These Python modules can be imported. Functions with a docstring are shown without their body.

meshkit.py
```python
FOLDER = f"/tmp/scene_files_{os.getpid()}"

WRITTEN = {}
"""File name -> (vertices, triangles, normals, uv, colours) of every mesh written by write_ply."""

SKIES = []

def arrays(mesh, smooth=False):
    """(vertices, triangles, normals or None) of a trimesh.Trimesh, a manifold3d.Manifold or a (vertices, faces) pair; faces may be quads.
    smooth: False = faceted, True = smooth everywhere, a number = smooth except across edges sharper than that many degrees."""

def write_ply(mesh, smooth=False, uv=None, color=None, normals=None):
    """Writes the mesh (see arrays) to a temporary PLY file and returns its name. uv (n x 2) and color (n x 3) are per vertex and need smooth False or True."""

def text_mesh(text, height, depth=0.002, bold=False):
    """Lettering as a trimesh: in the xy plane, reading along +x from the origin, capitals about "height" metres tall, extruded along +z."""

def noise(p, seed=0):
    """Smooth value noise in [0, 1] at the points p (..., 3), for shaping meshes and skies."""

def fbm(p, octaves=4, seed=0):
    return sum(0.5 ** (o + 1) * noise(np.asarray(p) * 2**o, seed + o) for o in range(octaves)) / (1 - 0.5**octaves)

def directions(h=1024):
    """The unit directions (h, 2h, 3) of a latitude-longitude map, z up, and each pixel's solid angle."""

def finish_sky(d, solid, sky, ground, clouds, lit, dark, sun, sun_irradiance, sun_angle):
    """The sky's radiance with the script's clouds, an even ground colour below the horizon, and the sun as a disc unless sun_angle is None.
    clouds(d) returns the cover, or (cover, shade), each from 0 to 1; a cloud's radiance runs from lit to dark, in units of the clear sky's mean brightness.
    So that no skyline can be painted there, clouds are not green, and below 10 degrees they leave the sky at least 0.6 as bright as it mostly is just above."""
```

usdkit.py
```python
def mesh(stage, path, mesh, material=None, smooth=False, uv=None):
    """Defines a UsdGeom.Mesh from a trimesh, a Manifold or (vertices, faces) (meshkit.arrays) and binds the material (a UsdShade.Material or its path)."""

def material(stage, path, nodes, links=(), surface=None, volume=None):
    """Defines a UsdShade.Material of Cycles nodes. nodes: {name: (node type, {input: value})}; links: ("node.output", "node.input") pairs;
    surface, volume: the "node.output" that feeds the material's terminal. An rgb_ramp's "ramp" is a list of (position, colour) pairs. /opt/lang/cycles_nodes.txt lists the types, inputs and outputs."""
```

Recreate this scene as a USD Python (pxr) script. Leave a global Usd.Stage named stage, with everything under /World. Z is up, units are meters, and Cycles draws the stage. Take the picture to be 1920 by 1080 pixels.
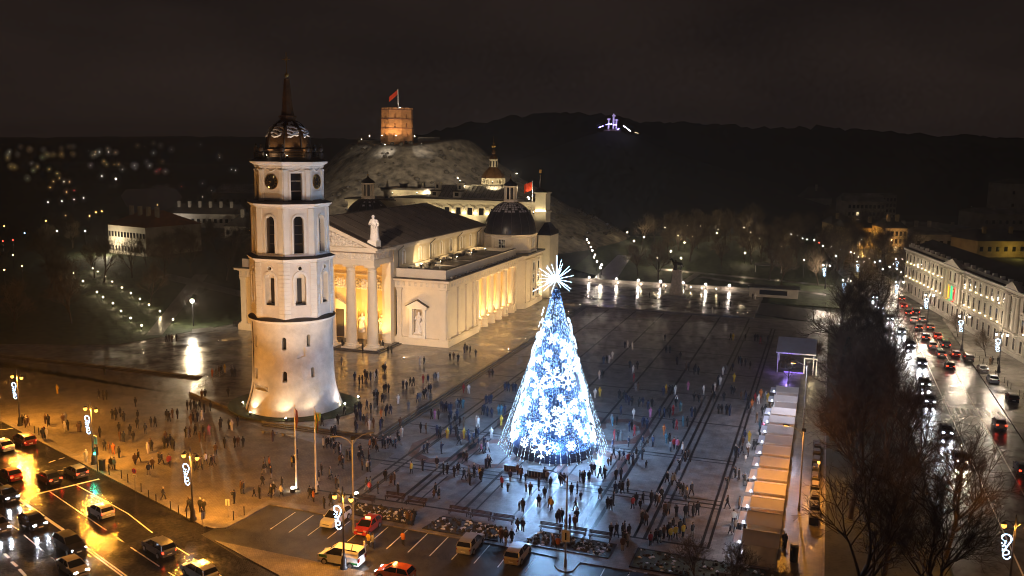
import math, random
import numpy as np
import trimesh, manifold3d as m3, usdkit, meshkit
from pxr import Usd, UsdGeom, UsdLux, UsdShade, Gf, Sdf

rng = random.Random(11)
stage = Usd.Stage.CreateInMemory()
UsdGeom.SetStageUpAxis(stage, 'Z'); UsdGeom.SetStageMetersPerUnit(stage, 1.0)
WORLD = UsdGeom.Xform.Define(stage, '/World'); stage.SetDefaultPrim(WORLD.GetPrim())

# ------------------------------------------------------------------ camera (a drone 44 m above the square)
CAM_H, CAM_F, CAM_PITCH, CAM_ROLL = 44.0, 1725.4, math.atan((540 - 272.7) / 1725.4), 0.012555
_R = np.array([1, 0, 0.]); _F = np.array([0, math.cos(CAM_PITCH), -math.sin(CAM_PITCH)]); _U = np.array([0, math.sin(CAM_PITCH), math.cos(CAM_PITCH)])
_R, _U = math.cos(CAM_ROLL) * _R + math.sin(CAM_ROLL) * _U, -math.sin(CAM_ROLL) * _R + math.cos(CAM_ROLL) * _U
EYE = np.array([0, 0, CAM_H])
cam = UsdGeom.Camera.Define(stage, '/World/camera')
cam.CreateHorizontalApertureAttr(36.0); cam.CreateVerticalApertureAttr(20.25)
cam.CreateFocalLengthAttr(36.0 * CAM_F / 1920); cam.CreateClippingRangeAttr((1.0, 9000.0))
cam.CreateExposureAttr(0.0)
_m = Gf.Matrix4d(1.0)
_m.SetRow(0, Gf.Vec4d(*_R, 0)); _m.SetRow(1, Gf.Vec4d(*_U, 0)); _m.SetRow(2, Gf.Vec4d(*(-_F), 0)); _m.SetRow(3, Gf.Vec4d(*EYE, 1))
cam.AddTransformOp().Set(_m)

# ------------------------------------------------------------------ sky: overcast winter night, a brown glow of the town in the clouds
sky = UsdLux.DomeLight.Define(stage, '/World/sky')
_sm = usdkit.material(stage, '/World/Looks/night_sky', {
    'sky': ('sky_texture', {'sky_type': 'single_scattering', 'sun_disc': False, 'sun_elevation': -0.12, 'sun_rotation': 2.6}),
    'tc': ('texture_coordinate', {}),
    'map': ('mapping', {'scale': (1.0, 1.0, 3.0)}),
    'n': ('noise_texture', {'scale': 3.0, 'detail': 5.0, 'roughness': 0.55}),
    'r': ('rgb_ramp', {'ramp': [(0.30, (0.085, 0.058, 0.054)), (0.70, (0.205, 0.136, 0.114))]}),
    'mix': ('mix', {'mix_type': 'add', 'fac': 1.0}),
    'bg': ('background_shader', {'strength': 0.1})},
    [('tc.generated', 'map.vector'), ('map.vector', 'n.vector'), ('n.fac', 'r.fac'), ('sky.color', 'mix.color1'), ('r.color', 'mix.color2'), ('mix.color', 'bg.color')], surface='bg.background')
UsdShade.MaterialBindingAPI.Apply(sky.GetPrim()).Bind(_sm)
sky.GetPrim().SetCustomDataByKey('kind', 'structure'); sky.GetPrim().SetCustomDataByKey('label', 'dark brown overcast winter night sky')

# ------------------------------------------------------------------ frames
# L frame: origin at the cathedral's right front corner, u to the right along its front, v to the back
YAW = 1.24333
LS = np.array([math.cos(YAW), math.sin(YAW), 0]); LE = np.array([math.sin(YAW), -math.cos(YAW), 0])
ROT = math.degrees(YAW) - 90.0
ORG = np.array([-13.785, 197.015, 0.0])
def L(u, v, z=0.0): return ORG + LE * u + LS * v + np.array([0, 0, z])
def toL(p): q = np.asarray(p, float) - ORG; return float(q @ LE), float(q @ LS)
def at(px, py, z=0.0):
    """The point of the level z that a pixel of the photograph shows."""
    d = _F * CAM_F + _R * (px - 960) + _U * (540 - py)
    return EYE + d * (z - CAM_H) / d[2]
def far(px, py, y):
    """The point at distance y (metres ahead) that a pixel shows."""
    d = _F * CAM_F + _R * (px - 960) + _U * (540 - py)
    return EYE + d * y / d[1]
PLAZA, ROADZ, LAWN = -0.36, -0.48, -0.30
TERRACE = [(-90, -27), (-31, -30), (-31.5, -34), (-19.5, -60.6), (13.9, -60.6), (13.9, 62.5), (60, 62.5), (60, 130), (-90, 130)]
def inside(u, v, poly):
    c = False
    for i in range(len(poly)):
        (x1, y1), (x2, y2) = poly[i - 1], poly[i]
        if (y1 > v) != (y2 > v) and u < (x2 - x1) * (v - y1) / (y2 - y1) + x1: c = not c
    return c
def G(px, py):
    """Where something stands whose foot shows at this pixel: on the cathedral terrace or on the lower square."""
    p = at(px, py, 0.0)
    return p if inside(*toL(p), TERRACE) else at(px, py, PLAZA)

# ------------------------------------------------------------------ naming
_count = {}
def numbered(parent, name):
    k = (parent, name); n = _count.get(k, 0); _count[k] = n + 1
    return name if n == 0 else f'{name}_{n:03d}'
def path_of(p): return '/World' if p is None else (p if isinstance(p, str) else str(p.GetPath()))
def tag(o, label=None, cat=None, group=None, kind=None):
    for k, v in (('label', label), ('category', cat), ('group', group), ('kind', kind)):
        if v: o.SetCustomDataByKey(k, v)
    return o
def thing(name, label, cat, loc=(0, 0, 0), rotz=0.0, group=None, scale=None):
    x = UsdGeom.Xform.Define(stage, '/World/' + numbered('/World', name))
    x.AddTranslateOp().Set(Gf.Vec3d(*map(float, loc))); x.AddRotateZOp().Set(float(rotz))
    if scale: x.AddScaleOp().Set(Gf.Vec3f(*([scale] * 3 if np.ndim(scale) == 0 else scale)))
    return tag(x.GetPrim(), label, cat, group)
def dup(root, loc, rotz, label=None, group=None, inst=True, scale=None, cat=None):
    name = root.GetName()
    if name[-4:-3] == '_' and name[-3:].isdigit(): name = name[:-4]
    was = root.GetCustomData()
    x = UsdGeom.Xform.Define(stage, '/World/' + numbered('/World', name)); p = x.GetPrim()
    p.GetReferences().AddInternalReference(root.GetPath())
    p.GetAttribute('xformOp:translate').Set(Gf.Vec3d(*map(float, loc))); p.GetAttribute('xformOp:rotateZ').Set(float(rotz))
    if scale and p.GetAttribute('xformOp:scale'): p.GetAttribute('xformOp:scale').Set(Gf.Vec3f(*([scale] * 3 if np.ndim(scale) == 0 else scale)))
    tag(p, label or was.get('label'), cat or was.get('category'), group or was.get('group'))
    if inst: p.SetInstanceable(True)
    return p

_ONES = 'zero one two three four five six seven eight nine ten eleven twelve thirteen fourteen fifteen sixteen seventeen eighteen nineteen'.split()
_TENS = 'zero ten twenty thirty forty fifty sixty seventy eighty ninety'.split()
def words(n): return _ONES[n] if n < 20 else _TENS[n // 10] + ('-' + _ONES[n % 10] if n % 10 else '')
def nth(n):
    w = words(n); a, _, b = w.rpartition('-'); b = {'one': 'first', 'two': 'second', 'three': 'third', 'five': 'fifth', 'eight': 'eighth', 'nine': 'ninth', 'twelve': 'twelfth'}.get(b, b[:-1] + 'ieth' if b.endswith('y') else b + 'th'); return (a + '-' if a else '') + b
# ------------------------------------------------------------------ mesh building
class MB:
    def __init__(s): s.v, s.f, s.n = [], [], 0
    def add(s, v, f, m=None):
        v = np.asarray(v, float); f = np.asarray(f, int)
        if f.shape[1] == 4: f = np.vstack([f[:, [0, 1, 2]], f[:, [0, 2, 3]]])
        if m is not None: v = v @ m[:3, :3].T + m[:3, 3]
        s.v.append(v); s.f.append(f + s.n); s.n += len(v); return s
    def mesh(s, t): return s.add(t.vertices, t.faces)
    def box(s, x0, x1, y0, y1, z0, z1):
        v = [(x, y, z) for z in (z0, z1) for x, y in ((x0, y0), (x1, y0), (x1, y1), (x0, y1))]
        return s.add(v, [(3, 2, 1, 0), (4, 5, 6, 7), (0, 1, 5, 4), (1, 2, 6, 5), (2, 3, 7, 6), (3, 0, 4, 7)])
    def rbox(s, c, size, rz=0.0, rx=0.0):
        hx, hy, hz = (q / 2 for q in size)
        v = np.array([(x, y, z) for z in (-hz, hz) for x, y in ((-hx, -hy), (hx, -hy), (hx, hy), (-hx, hy))])
        a, b = math.cos(rx), math.sin(rx); v = v @ np.array([[1, 0, 0], [0, a, -b], [0, b, a]]).T
        a, b = math.cos(rz), math.sin(rz); v = v @ np.array([[a, -b, 0], [b, a, 0], [0, 0, 1]]).T
        return s.add(v + np.asarray(c, float), [(3, 2, 1, 0), (4, 5, 6, 7), (0, 1, 5, 4), (1, 2, 6, 5), (2, 3, 7, 6), (3, 0, 4, 7)])
    def lathe(s, prof, n=24, c=(0, 0, 0), ph=0.0, a0=0.0, a1=2 * math.pi, cap=True):
        full = a1 - a0 > 6.28; m = n if full else n + 1
        ang = a0 + ph + (a1 - a0) * np.arange(m) / n
        v = np.array([(c[0] + r * math.cos(t), c[1] + r * math.sin(t), c[2] + z) for r, z in prof for t in ang])
        f = []
        for i in range(len(prof) - 1):
            for j in range(n):
                k = (j + 1) % m
                f.append((i * m + j, i * m + k, (i + 1) * m + k, (i + 1) * m + j))
        s.add(v, f)
        if cap and full:
            for i, flip in ((0, True), (len(prof) - 1, False)):
                if prof[i][0] > 1e-3:
                    w = np.vstack([v[i * m:(i + 1) * m], [[c[0], c[1], c[2] + prof[i][1]]]])
                    s.add(w, [((j + 1) % m, j, m) if flip else (j, (j + 1) % m, m) for j in range(m)])
        return s
    def tube(s, pts, r, n=6, cap=True):
        p = np.asarray(pts, float); t = np.gradient(p, axis=0) if len(p) > 2 else np.repeat((p[1] - p[0])[None], 2, 0)
        t /= np.linalg.norm(t, axis=1, keepdims=True) + 1e-12
        a = np.cross(t, np.where(np.abs(t[:, 2:]) < .9, [0, 0, 1.], [1., 0, 0])); a /= np.linalg.norm(a, axis=1, keepdims=True) + 1e-12
        b = np.cross(t, a); ang = np.arange(n) * 2 * math.pi / n; r = np.broadcast_to(r, (len(p),))
        v = (p[:, None] + r[:, None, None] * (np.cos(ang)[None, :, None] * a[:, None] + np.sin(ang)[None, :, None] * b[:, None])).reshape(-1, 3)
        f = [(i * n + j, i * n + (j + 1) % n, (i + 1) * n + (j + 1) % n, (i + 1) * n + j) for i in range(len(p) - 1) for j in range(n)]
        s.add(v, f)
        if cap:
            s.add(v[:n], [(0, j + 1, j) for j in range(1, n - 1)]); s.add(v[-n:], [(0, j, j + 1) for j in range(1, n - 1)])
        return s
    def prism(s, poly, z0, z1):
        """Convex or plain polygon (counter-clockwise), raised from z0 to z1."""
        from shapely.geometry import Polygon
        t = trimesh.creation.extrude_polygon(Polygon(poly), z1 - z0, engine='earcut')
        return s.add(np.asarray(t.vertices) + [0, 0, z0], t.faces)
    def sheet(s, poly, z):
        from shapely.geometry import Polygon
        v, f = trimesh.creation.triangulate_polygon(Polygon(poly), engine='earcut')
        v = np.c_[v, np.full(len(v), z)]
        f = np.asarray(f)
        nz = np.cross(v[f[:, 1]] - v[f[:, 0]], v[f[:, 2]] - v[f[:, 0]])[:, 2]
        f[nz < 0] = f[nz < 0][:, ::-1]
        return s.add(v, f)
    def man(s, m):
        q = m.to_mesh(); return s.add(q.vert_properties[:, :3], q.tri_verts)
    def ball(s, c, r, sub=1, sc=(1, 1, 1)):
        t = trimesh.creation.icosphere(sub, 1.0); return s.add(np.asarray(t.vertices) * r * np.asarray(sc) + np.asarray(c, float), t.faces)
    def move(s, rz=0.0, loc=(0, 0, 0), sc=1.0):
        a, b = math.cos(rz), math.sin(rz); M = np.array([[a, -b, 0], [b, a, 0], [0, 0, 1]])
        s.v = [(v * sc) @ M.T + np.asarray(loc, float) for v in s.v]; return s
    def build(s, name, mat, parent=None, smooth=False):
        pp = path_of(parent); path = pp + '/' + numbered(pp, name)
        return usdkit.mesh(stage, path, (np.vstack(s.v), np.vstack(s.f)), MATS[mat] if isinstance(mat, str) else mat, smooth=smooth).GetPrim()
def cube_man(x0, x1, y0, y1, z0, z1): return m3.Manifold.cube((x1 - x0, y1 - y0, z1 - z0)).translate((x0, y0, z0))
def arch_poly(w, h, n=8, round_top=True):
    """Outline (x, z) of an opening of width w and height h, round-headed, its foot at z = 0."""
    r = w / 2
    if not round_top: return [(-r, 0), (r, 0), (r, h), (-r, h)]
    return [(-r, 0), (r, 0)] + [(r * math.cos(t), h - r + r * math.sin(t)) for t in np.linspace(0, math.pi, n)]
def opening(poly, d0, d1, ang, dist_c, z):
    """A prism cut by an outline, its axis pointing along angle ang, from distance d0 to d1 of the centre; dist_c shifts it sideways."""
    m = m3.CrossSection([np.array(poly)]).extrude(d1 - d0)          # outline in xy, along z
    m = m.rotate((90, 0, 0)).translate((dist_c, d1, z))             # outline in xz, along y from d0 to d1
    return m.rotate((0, 0, math.degrees(ang) - 90))
def wall_plate(poly, holes, t):
    """A plate (x right, z up, thickness along +y from 0 to t) with holes."""
    c = m3.CrossSection([np.array(poly)])
    for h in holes: c = c - m3.CrossSection([np.array(h)])
    return c.extrude(t).rotate((90, 0, 0)).translate((0, t, 0))

# ------------------------------------------------------------------ materials
MATS = {}
def mat(name, color, rough=0.6, metal=0.0, var=0.12, scale=0.6, bump=0.0, bscale=6.0, spec=0.5, dirt=None, coat=0.0):
    """Principled, its colour varied by noise in world space, with a fine relief."""
    c = np.array(color, float)
    nodes = {'g': ('geometry', {}), 'n': ('noise_texture', {'scale': scale, 'detail': 5.0, 'roughness': 0.6}),
             'r': ('rgb_ramp', {'ramp': [(0.25, tuple(np.clip(c * (1 - 1.6 * var), 0, 1))), (0.75, tuple(np.clip(c * (1 + 1.6 * var), 0, 1)))]}),
             'p': ('principled_bsdf', {'roughness': rough, 'metallic': metal, 'specular_ior_level': spec, 'coat_weight': coat})}
    links = [('g.position', 'n.vector'), ('n.fac', 'r.fac'), ('r.color', 'p.base_color')]
    if bump:
        nodes['bn'] = ('noise_texture', {'scale': bscale, 'detail': 4.0}); nodes['b'] = ('bump', {'strength': 1.0, 'distance': bump})
        links += [('g.position', 'bn.vector'), ('bn.fac', 'b.height'), ('b.normal', 'p.normal')]
    MATS[name] = usdkit.material(stage, '/World/Looks/' + name, nodes, links, surface='p.BSDF'); return MATS[name]
def emit(name, color, strength):
    MATS[name] = usdkit.material(stage, '/World/Looks/' + name, {'e': ('emission', {'color': color, 'strength': strength})}, [], surface='e.emission'); return MATS[name]
def spot(parent, pos, target, color, power, angle=60.0, radius=0.12, soft=0.5):
    """The beam of a floodlight: pos and target in the frame of the thing it belongs to."""
    pp = path_of(parent)
    l = UsdLux.SphereLight.Define(stage, pp + '/' + numbered(pp, 'beam'))
    l.CreateRadiusAttr(radius); l.CreateIntensityAttr(float(power)); l.CreateNormalizeAttr(True); l.CreateColorAttr(Gf.Vec3f(*color))
    sh = UsdLux.ShapingAPI.Apply(l.GetPrim()); sh.CreateShapingConeAngleAttr(angle / 2); sh.CreateShapingConeSoftnessAttr(soft)
    d = np.asarray(target, float) - np.asarray(pos, float); d /= np.linalg.norm(d)
    z = -d; x = np.cross([0, 0, 1.], z); x = x / (np.linalg.norm(x) + 1e-9) if np.linalg.norm(x) > 1e-4 else np.array([1., 0, 0]); y = np.cross(z, x)
    m = Gf.Matrix4d(1.0); m.SetRow(0, Gf.Vec4d(*x, 0)); m.SetRow(1, Gf.Vec4d(*y, 0)); m.SetRow(2, Gf.Vec4d(*z, 0)); m.SetRow(3, Gf.Vec4d(*map(float, pos), 1))
    l.AddTransformOp().Set(m); return l
def point(parent, pos, color, power, radius=0.15):
    pp = path_of(parent)
    l = UsdLux.SphereLight.Define(stage, pp + '/' + numbered(pp, 'glow'))
    l.CreateRadiusAttr(radius); l.CreateIntensityAttr(float(power)); l.CreateNormalizeAttr(True); l.CreateColorAttr(Gf.Vec3f(*color))
    l.AddTranslateOp().Set(Gf.Vec3d(*map(float, pos))); return l

# ------------------------------------------------------------------ materials of the setting
def paving(name, c1, c2, mortar, bw, rh, rough=(0.16, 0.42), scale=1.0, bump=0.006, rot=0.0, wet=0.5):
    """Wet stone paving: slabs or setts in the direction of the cathedral, puddled gloss."""
    n = {'g': ('geometry', {}), 'm': ('mapping', {'rotation': (0, 0, rot)}),
         'b': ('brick_texture', {'color1': c1, 'color2': c2, 'mortar': mortar, 'scale': scale, 'mortar_size': 0.02, 'brick_width': bw, 'row_height': rh, 'mortar_smooth': 0.4}),
         'n': ('noise_texture', {'scale': 0.16, 'detail': 5.0, 'roughness': 0.6}),
         'n2': ('noise_texture', {'scale': 0.55, 'detail': 4.0}),
         'r': ('map_range', {'from_min': 0.35, 'from_max': 0.68, 'to_min': rough[0], 'to_max': rough[1], 'clamp': True}),
         'cr': ('rgb_ramp', {'ramp': [(0.3, (0.62, 0.62, 0.64)), (0.7, (1.1, 1.08, 1.05))]}),
         'mx': ('mix', {'mix_type': 'multiply', 'fac': 1.0}),
         'n3': ('noise_texture', {'scale': 2.6, 'detail': 3.0}),
         'add': ('math', {'math_type': 'multiply_add', 'value2': 0.35}),
         'bp': ('bump', {'strength': 1.0, 'distance': bump}),
         'p': ('principled_bsdf', {'specular_ior_level': wet})}
    l = [('g.position', 'm.vector'), ('m.vector', 'b.vector'), ('g.position', 'n.vector'), ('g.position', 'n2.vector'), ('g.position', 'n3.vector'),
         ('n.fac', 'r.value'), ('r.result', 'p.roughness'), ('n2.fac', 'cr.fac'), ('b.color', 'mx.color1'), ('cr.color', 'mx.color2'), ('mx.color', 'p.base_color'),
         ('b.fac', 'add.value1'), ('n3.fac', 'add.value3'), ('add.value', 'bp.height'), ('bp.normal', 'p.normal')]
    MATS[name] = usdkit.material(stage, '/World/Looks/' + name, n, l, surface='p.BSDF')
R_ = -math.radians(ROT)
paving('plaza_granite', (.27, .25, .245), (.21, .195, .195), (.12, .115, .115), .9, .45, rot=R_, rough=(.25, .50))
paving('terrace_granite', (.25, .23, .205), (.20, .185, .165), (.11, .105, .095), .8, .8, rot=R_, rough=(.12, .34))
paving('sett_paving', (.27, .235, .19), (.19, .165, .135), (.10, .09, .08), .22, .22, rot=R_, rough=(.42, .62), bump=.01)
paving('red_granite', (.20, .10, .08), (.16, .08, .07), (.06, .04, .04), .9, .45, rot=R_, rough=(.2, .45))
paving('yellow_setts', (.2, .165, .1), (.15, .125, .08), (.07, .06, .045), .55, .3, rot=R_, rough=(.3, .5))
mat('dark_granite', (.025, .024, .025), .28, var=.2, scale=2)
mat('kerb_stone', (.19, .18, .165), .45, var=.2, scale=1.5, bump=.01)
mat('step_stone', (.05, .046, .044), .3, var=.2, scale=1.2)
def cobble(name, col, rough):
    n = {'g': ('geometry', {}), 'v': ('voronoi_texture', {'feature': 'distance_to_edge', 'scale': 4.2, 'randomness': .55}), 'v2': ('voronoi_texture', {'scale': 4.2, 'randomness': .55}),
         'n': ('noise_texture', {'scale': .35, 'detail': 4.0}), 'h': ('math', {'math_type': 'minimum', 'value2': .16}),
         'sl': ('math', {'math_type': 'multiply', 'value2': 0.5}), 'sep': ('separate_color', {'color_type': 'rgb'}), 'ad': ('math', {'math_type': 'add'}),
         'r': ('map_range', {'from_min': .3, 'from_max': .7, 'to_min': rough[0], 'to_max': rough[1], 'clamp': True}),
         'c': ('rgb_ramp', {'ramp': [(0, tuple(np.array(col) * .6)), (1, tuple(np.array(col) * 1.35))]}),
         'b': ('bump', {'strength': 1.0, 'distance': .022}), 'p': ('principled_bsdf', {'specular_ior_level': .6})}
    l = [('g.position', 'v.vector'), ('g.position', 'v2.vector'), ('g.position', 'n.vector'), ('v.distance', 'h.value1'), ('h.value', 'ad.value1'), ('v2.color', 'sep.color'), ('sep.r', 'sl.value1'), ('sl.value', 'ad.value2'), ('h.value', 'b.height'),
         ('b.normal', 'p.normal'), ('n.fac', 'r.value'), ('r.result', 'p.roughness'), ('sep.r', 'c.fac'), ('c.color', 'p.base_color')]
    MATS[name] = usdkit.material(stage, '/World/Looks/' + name, n, l, surface='p.BSDF')
cobble('wet_cobbles', (.030, .028, .026), (.09, .2))
cobble('street_cobbles', (.035, .033, .032), (.2, .38))
mat('parking_asphalt', (.05, .048, .047), .3, var=.3, scale=.5, bump=.006, bscale=9)
mat('road_paint', (.75, .73, .68), .45, var=.12, scale=3)
mat('lawn_grass', (.035, .05, .018), .8, var=.5, scale=.5, bump=.05, bscale=6)
mat('dark_land', (.02, .024, .014), .9, var=.4, scale=.02)
mat('park_ground', (.045, .05, .026), .85, var=.5, scale=.12, bump=.05, bscale=3)
mat('park_path', (.12, .11, .095), .35, var=.2, scale=.5)
mat('soil', (.05, .042, .032), .7, var=.5, scale=1.6, bump=.05, bscale=6)

def ground(name, poly, z, m, label, depth=None, frame='L'):
    b = MB()
    if depth: b.prism(poly, z - depth, z)
    else: b.sheet(poly, z)
    if frame == 'L': b.move(math.radians(ROT), ORG)
    o = b.build(name, m); tag(o, label, kind='structure'); return o
# the land out to the horizon, as one sheet
ground('ground', [(-2600, -200), (2600, -200), (2600, 4000), (-2600, 4000)], -.62, 'dark_land', 'dark land stretching out to the horizon', frame='W')
# the main road at the left and the street at the right
KERB = lambda u: -74.3 - .4085 * (u + 46)
ground('road', [(-220, KERB(-220)), (-46, KERB(-46)), (10.5, KERB(10.5)), (60, KERB(60)), (60, -200), (-220, -200)], ROADZ, 'wet_cobbles', 'wet cobbled road with traffic along the lower left')
ground('street', [(91.6, -140), (107.6, -140), (107.6, 96), (98, 170), (82, 420), (66, 420), (82, 170), (91.6, 96)], ROADZ, 'street_cobbles', 'wet cobbled street between the bare trees and the long pale building')
ground('crossing_road', [(62, 72), (91.6, 60), (91.6, 78), (62, 92), (56, 92), (56, 78)], ROADZ + .006, 'parking_asphalt', 'dark road crossing behind the square')
ground('car_park', [(11, -99), (13.2, -88.75), (42.6, -89.9), (51.1, -90.7), (62.6, -91), (80, -91.6), (80, -103.2), (18.8, -102.6)], ROADZ + .012, 'parking_asphalt', 'wet asphalt car park with white bay lines')
# the lower square
PLZ = [(-150, KERB(-150)), (-46, KERB(-46)), (9.8, KERB(9.8)), (11.4, KERB(11.4) + .5), (12.6, -96.6), (13.0, -93), (13.25, -88.75), (42.6, -89.9), (51.0, -90.7), (51.2, -92.6), (51.8, -93.4), (52.7, -93.7), (53.4, -93.2), (53.6, -91.0), (62.6, -91), (80, -91.6), (80, 66), (-150, 66)]
plaza = ground('plaza', PLZ, PLAZA, 'plaza_granite', 'wet granite paving of the cathedral square', depth=.3)
ground('sett_pavement', [(-140, KERB(-140) + 1.1), (-46, KERB(-46) + 1.1), (9.3, KERB(9.3) + 1.4), (11.6, -96), (12.3, -93), (12.4, -87.6), (19.3, -87.4), (19.3, -66), (6, -66), (-6, -62.4), (-14, -58.6), (-28, -51.4), (-34, -42.5), (-140, -42.5)], PLAZA + .006, 'sett_paving', 'brownish sett pavement between the road and the bell tower')
ground('stall_path', [(73.6, -92), (78.4, -92), (78.4, 20), (73.6, 20)], PLAZA + .006, 'yellow_setts', 'paved path behind the row of market stalls')
ground('kerb', [(-150, KERB(-150) - .02), (10.2, KERB(10.2) - .02), (10.2, KERB(10.2) + .34), (-150, KERB(-150) + .34)], PLAZA + .02, 'kerb_stone', 'pale kerb between pavement and cobbled road', depth=.2)
isl = [(13.4, -99.95), (18.9, -102.9), (80, -103.4), (80, -108), (40, -110.2), (28, -106)]
ground('traffic_island', isl, PLAZA, 'sett_paving', 'paved strip between car park and road', depth=.25)
# the upper terrace round cathedral and tower with its steps
TERRACE[:] = [(-110, -40.2), (-33.6, -40), (-29, -50), (-13.5, -57.2), (-6, -60.7), (13.9, -60.7), (13.9, 65), (60, 65), (60, 111), (-110, 111)]
ground('terrace', TERRACE, 0.0, 'terrace_granite', 'wet stone terrace round the cathedral and bell tower', depth=.62)
_st = MB()
for k in (1, 2):
    o = .55 * k; z1 = -.12 * k
    _st.box(13.9, 13.9 + o, -60.7 - o, 65, -.6, z1); _st.box(-6, 13.9, -60.7 - o, -60.7, -.6, z1); _st.box(-110, -33.6, -40.1 - o, -40.1, -.6, z1)
    _st.box(13.9 + o, 60, 65 - o, 65, -.6, z1)
tag(_st.move(math.radians(ROT), ORG).build('steps', 'step_stone'), 'dark stone steps running along the edge of the terrace', kind='structure')
_ap = MB()
for pts in ([(13.3, -60.7), (13.9, -60.7), (13.9, 65), (13.3, 65)], [(-6, -60.7), (13.3, -60.7), (13.3, -60.2), (-6, -60.2)]): _ap.sheet(pts, .004)
tag(_ap.move(math.radians(ROT), ORG).build('terrace_edge', 'dark_granite'), 'dark granite edging along the terrace steps', kind='structure')
# dark granite bands that lay the square out in a grid
def band(u0, u1, v0, v1):
    o = MB().sheet([(u0, v0), (u1, v0), (u1, v1), (u0, v1)], PLAZA + .012).move(math.radians(ROT), ORG).build('paving_band', 'dark_granite', plaza)
GRID = [21.3, 28.8, 36.5, 44.0, 51.5, 59.0]
for u in GRID: band(u - .2, u + .2, -82.6, 64)
for u in (22.6, 27.6, 60.0, 65.4, 66.2, 52.7, 57.8): band(u - .16, u + .16, -82.6, -18 if u < 59 else 52)
for v in (-82.6, -69.4, -52.2, -34.6, -17.5, 0, 17.5, 35, 52): band(15.3, 66.3, v - .2, v + .2)
for v in (-68.1, -70.7, -53.4): band(19.4, 66.3, v - .14, v + .14)
for u0 in (30.0, 37.8, 45.3, 52.8, 22.8):                            # inset frames of the front cells
    for v0, v1 in ((-81.3, -72), (-66.8, -54.8)):
        band(u0, u0 + .24, v0, v1); band(u0 + 4.9, u0 + 5.14, v0, v1)
for k, (u, v) in enumerate([(25, -61), (32.6, -61), (32.6, -44), (47.5, -44), (47.5, -61), (40.2, -43)]):   # reddish octagon rims between the bands
    pts = [(u + 5.2 * math.cos(a), v + 7.2 * math.sin(a)) for a in np.linspace(0, 2 * math.pi, 9)]; q = [(u + 3.6 * math.cos(a), v + 5.2 * math.sin(a)) for a in np.linspace(0, 2 * math.pi, 9)]
    b = MB(); w = [(x, y, PLAZA + .008) for x, y in pts + q]; b.add(w, [(i, i + 1, i + 10, i + 9) for i in range(8)])
    b.move(math.radians(ROT), ORG).build('red_paving', 'red_granite', plaza)
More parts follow.
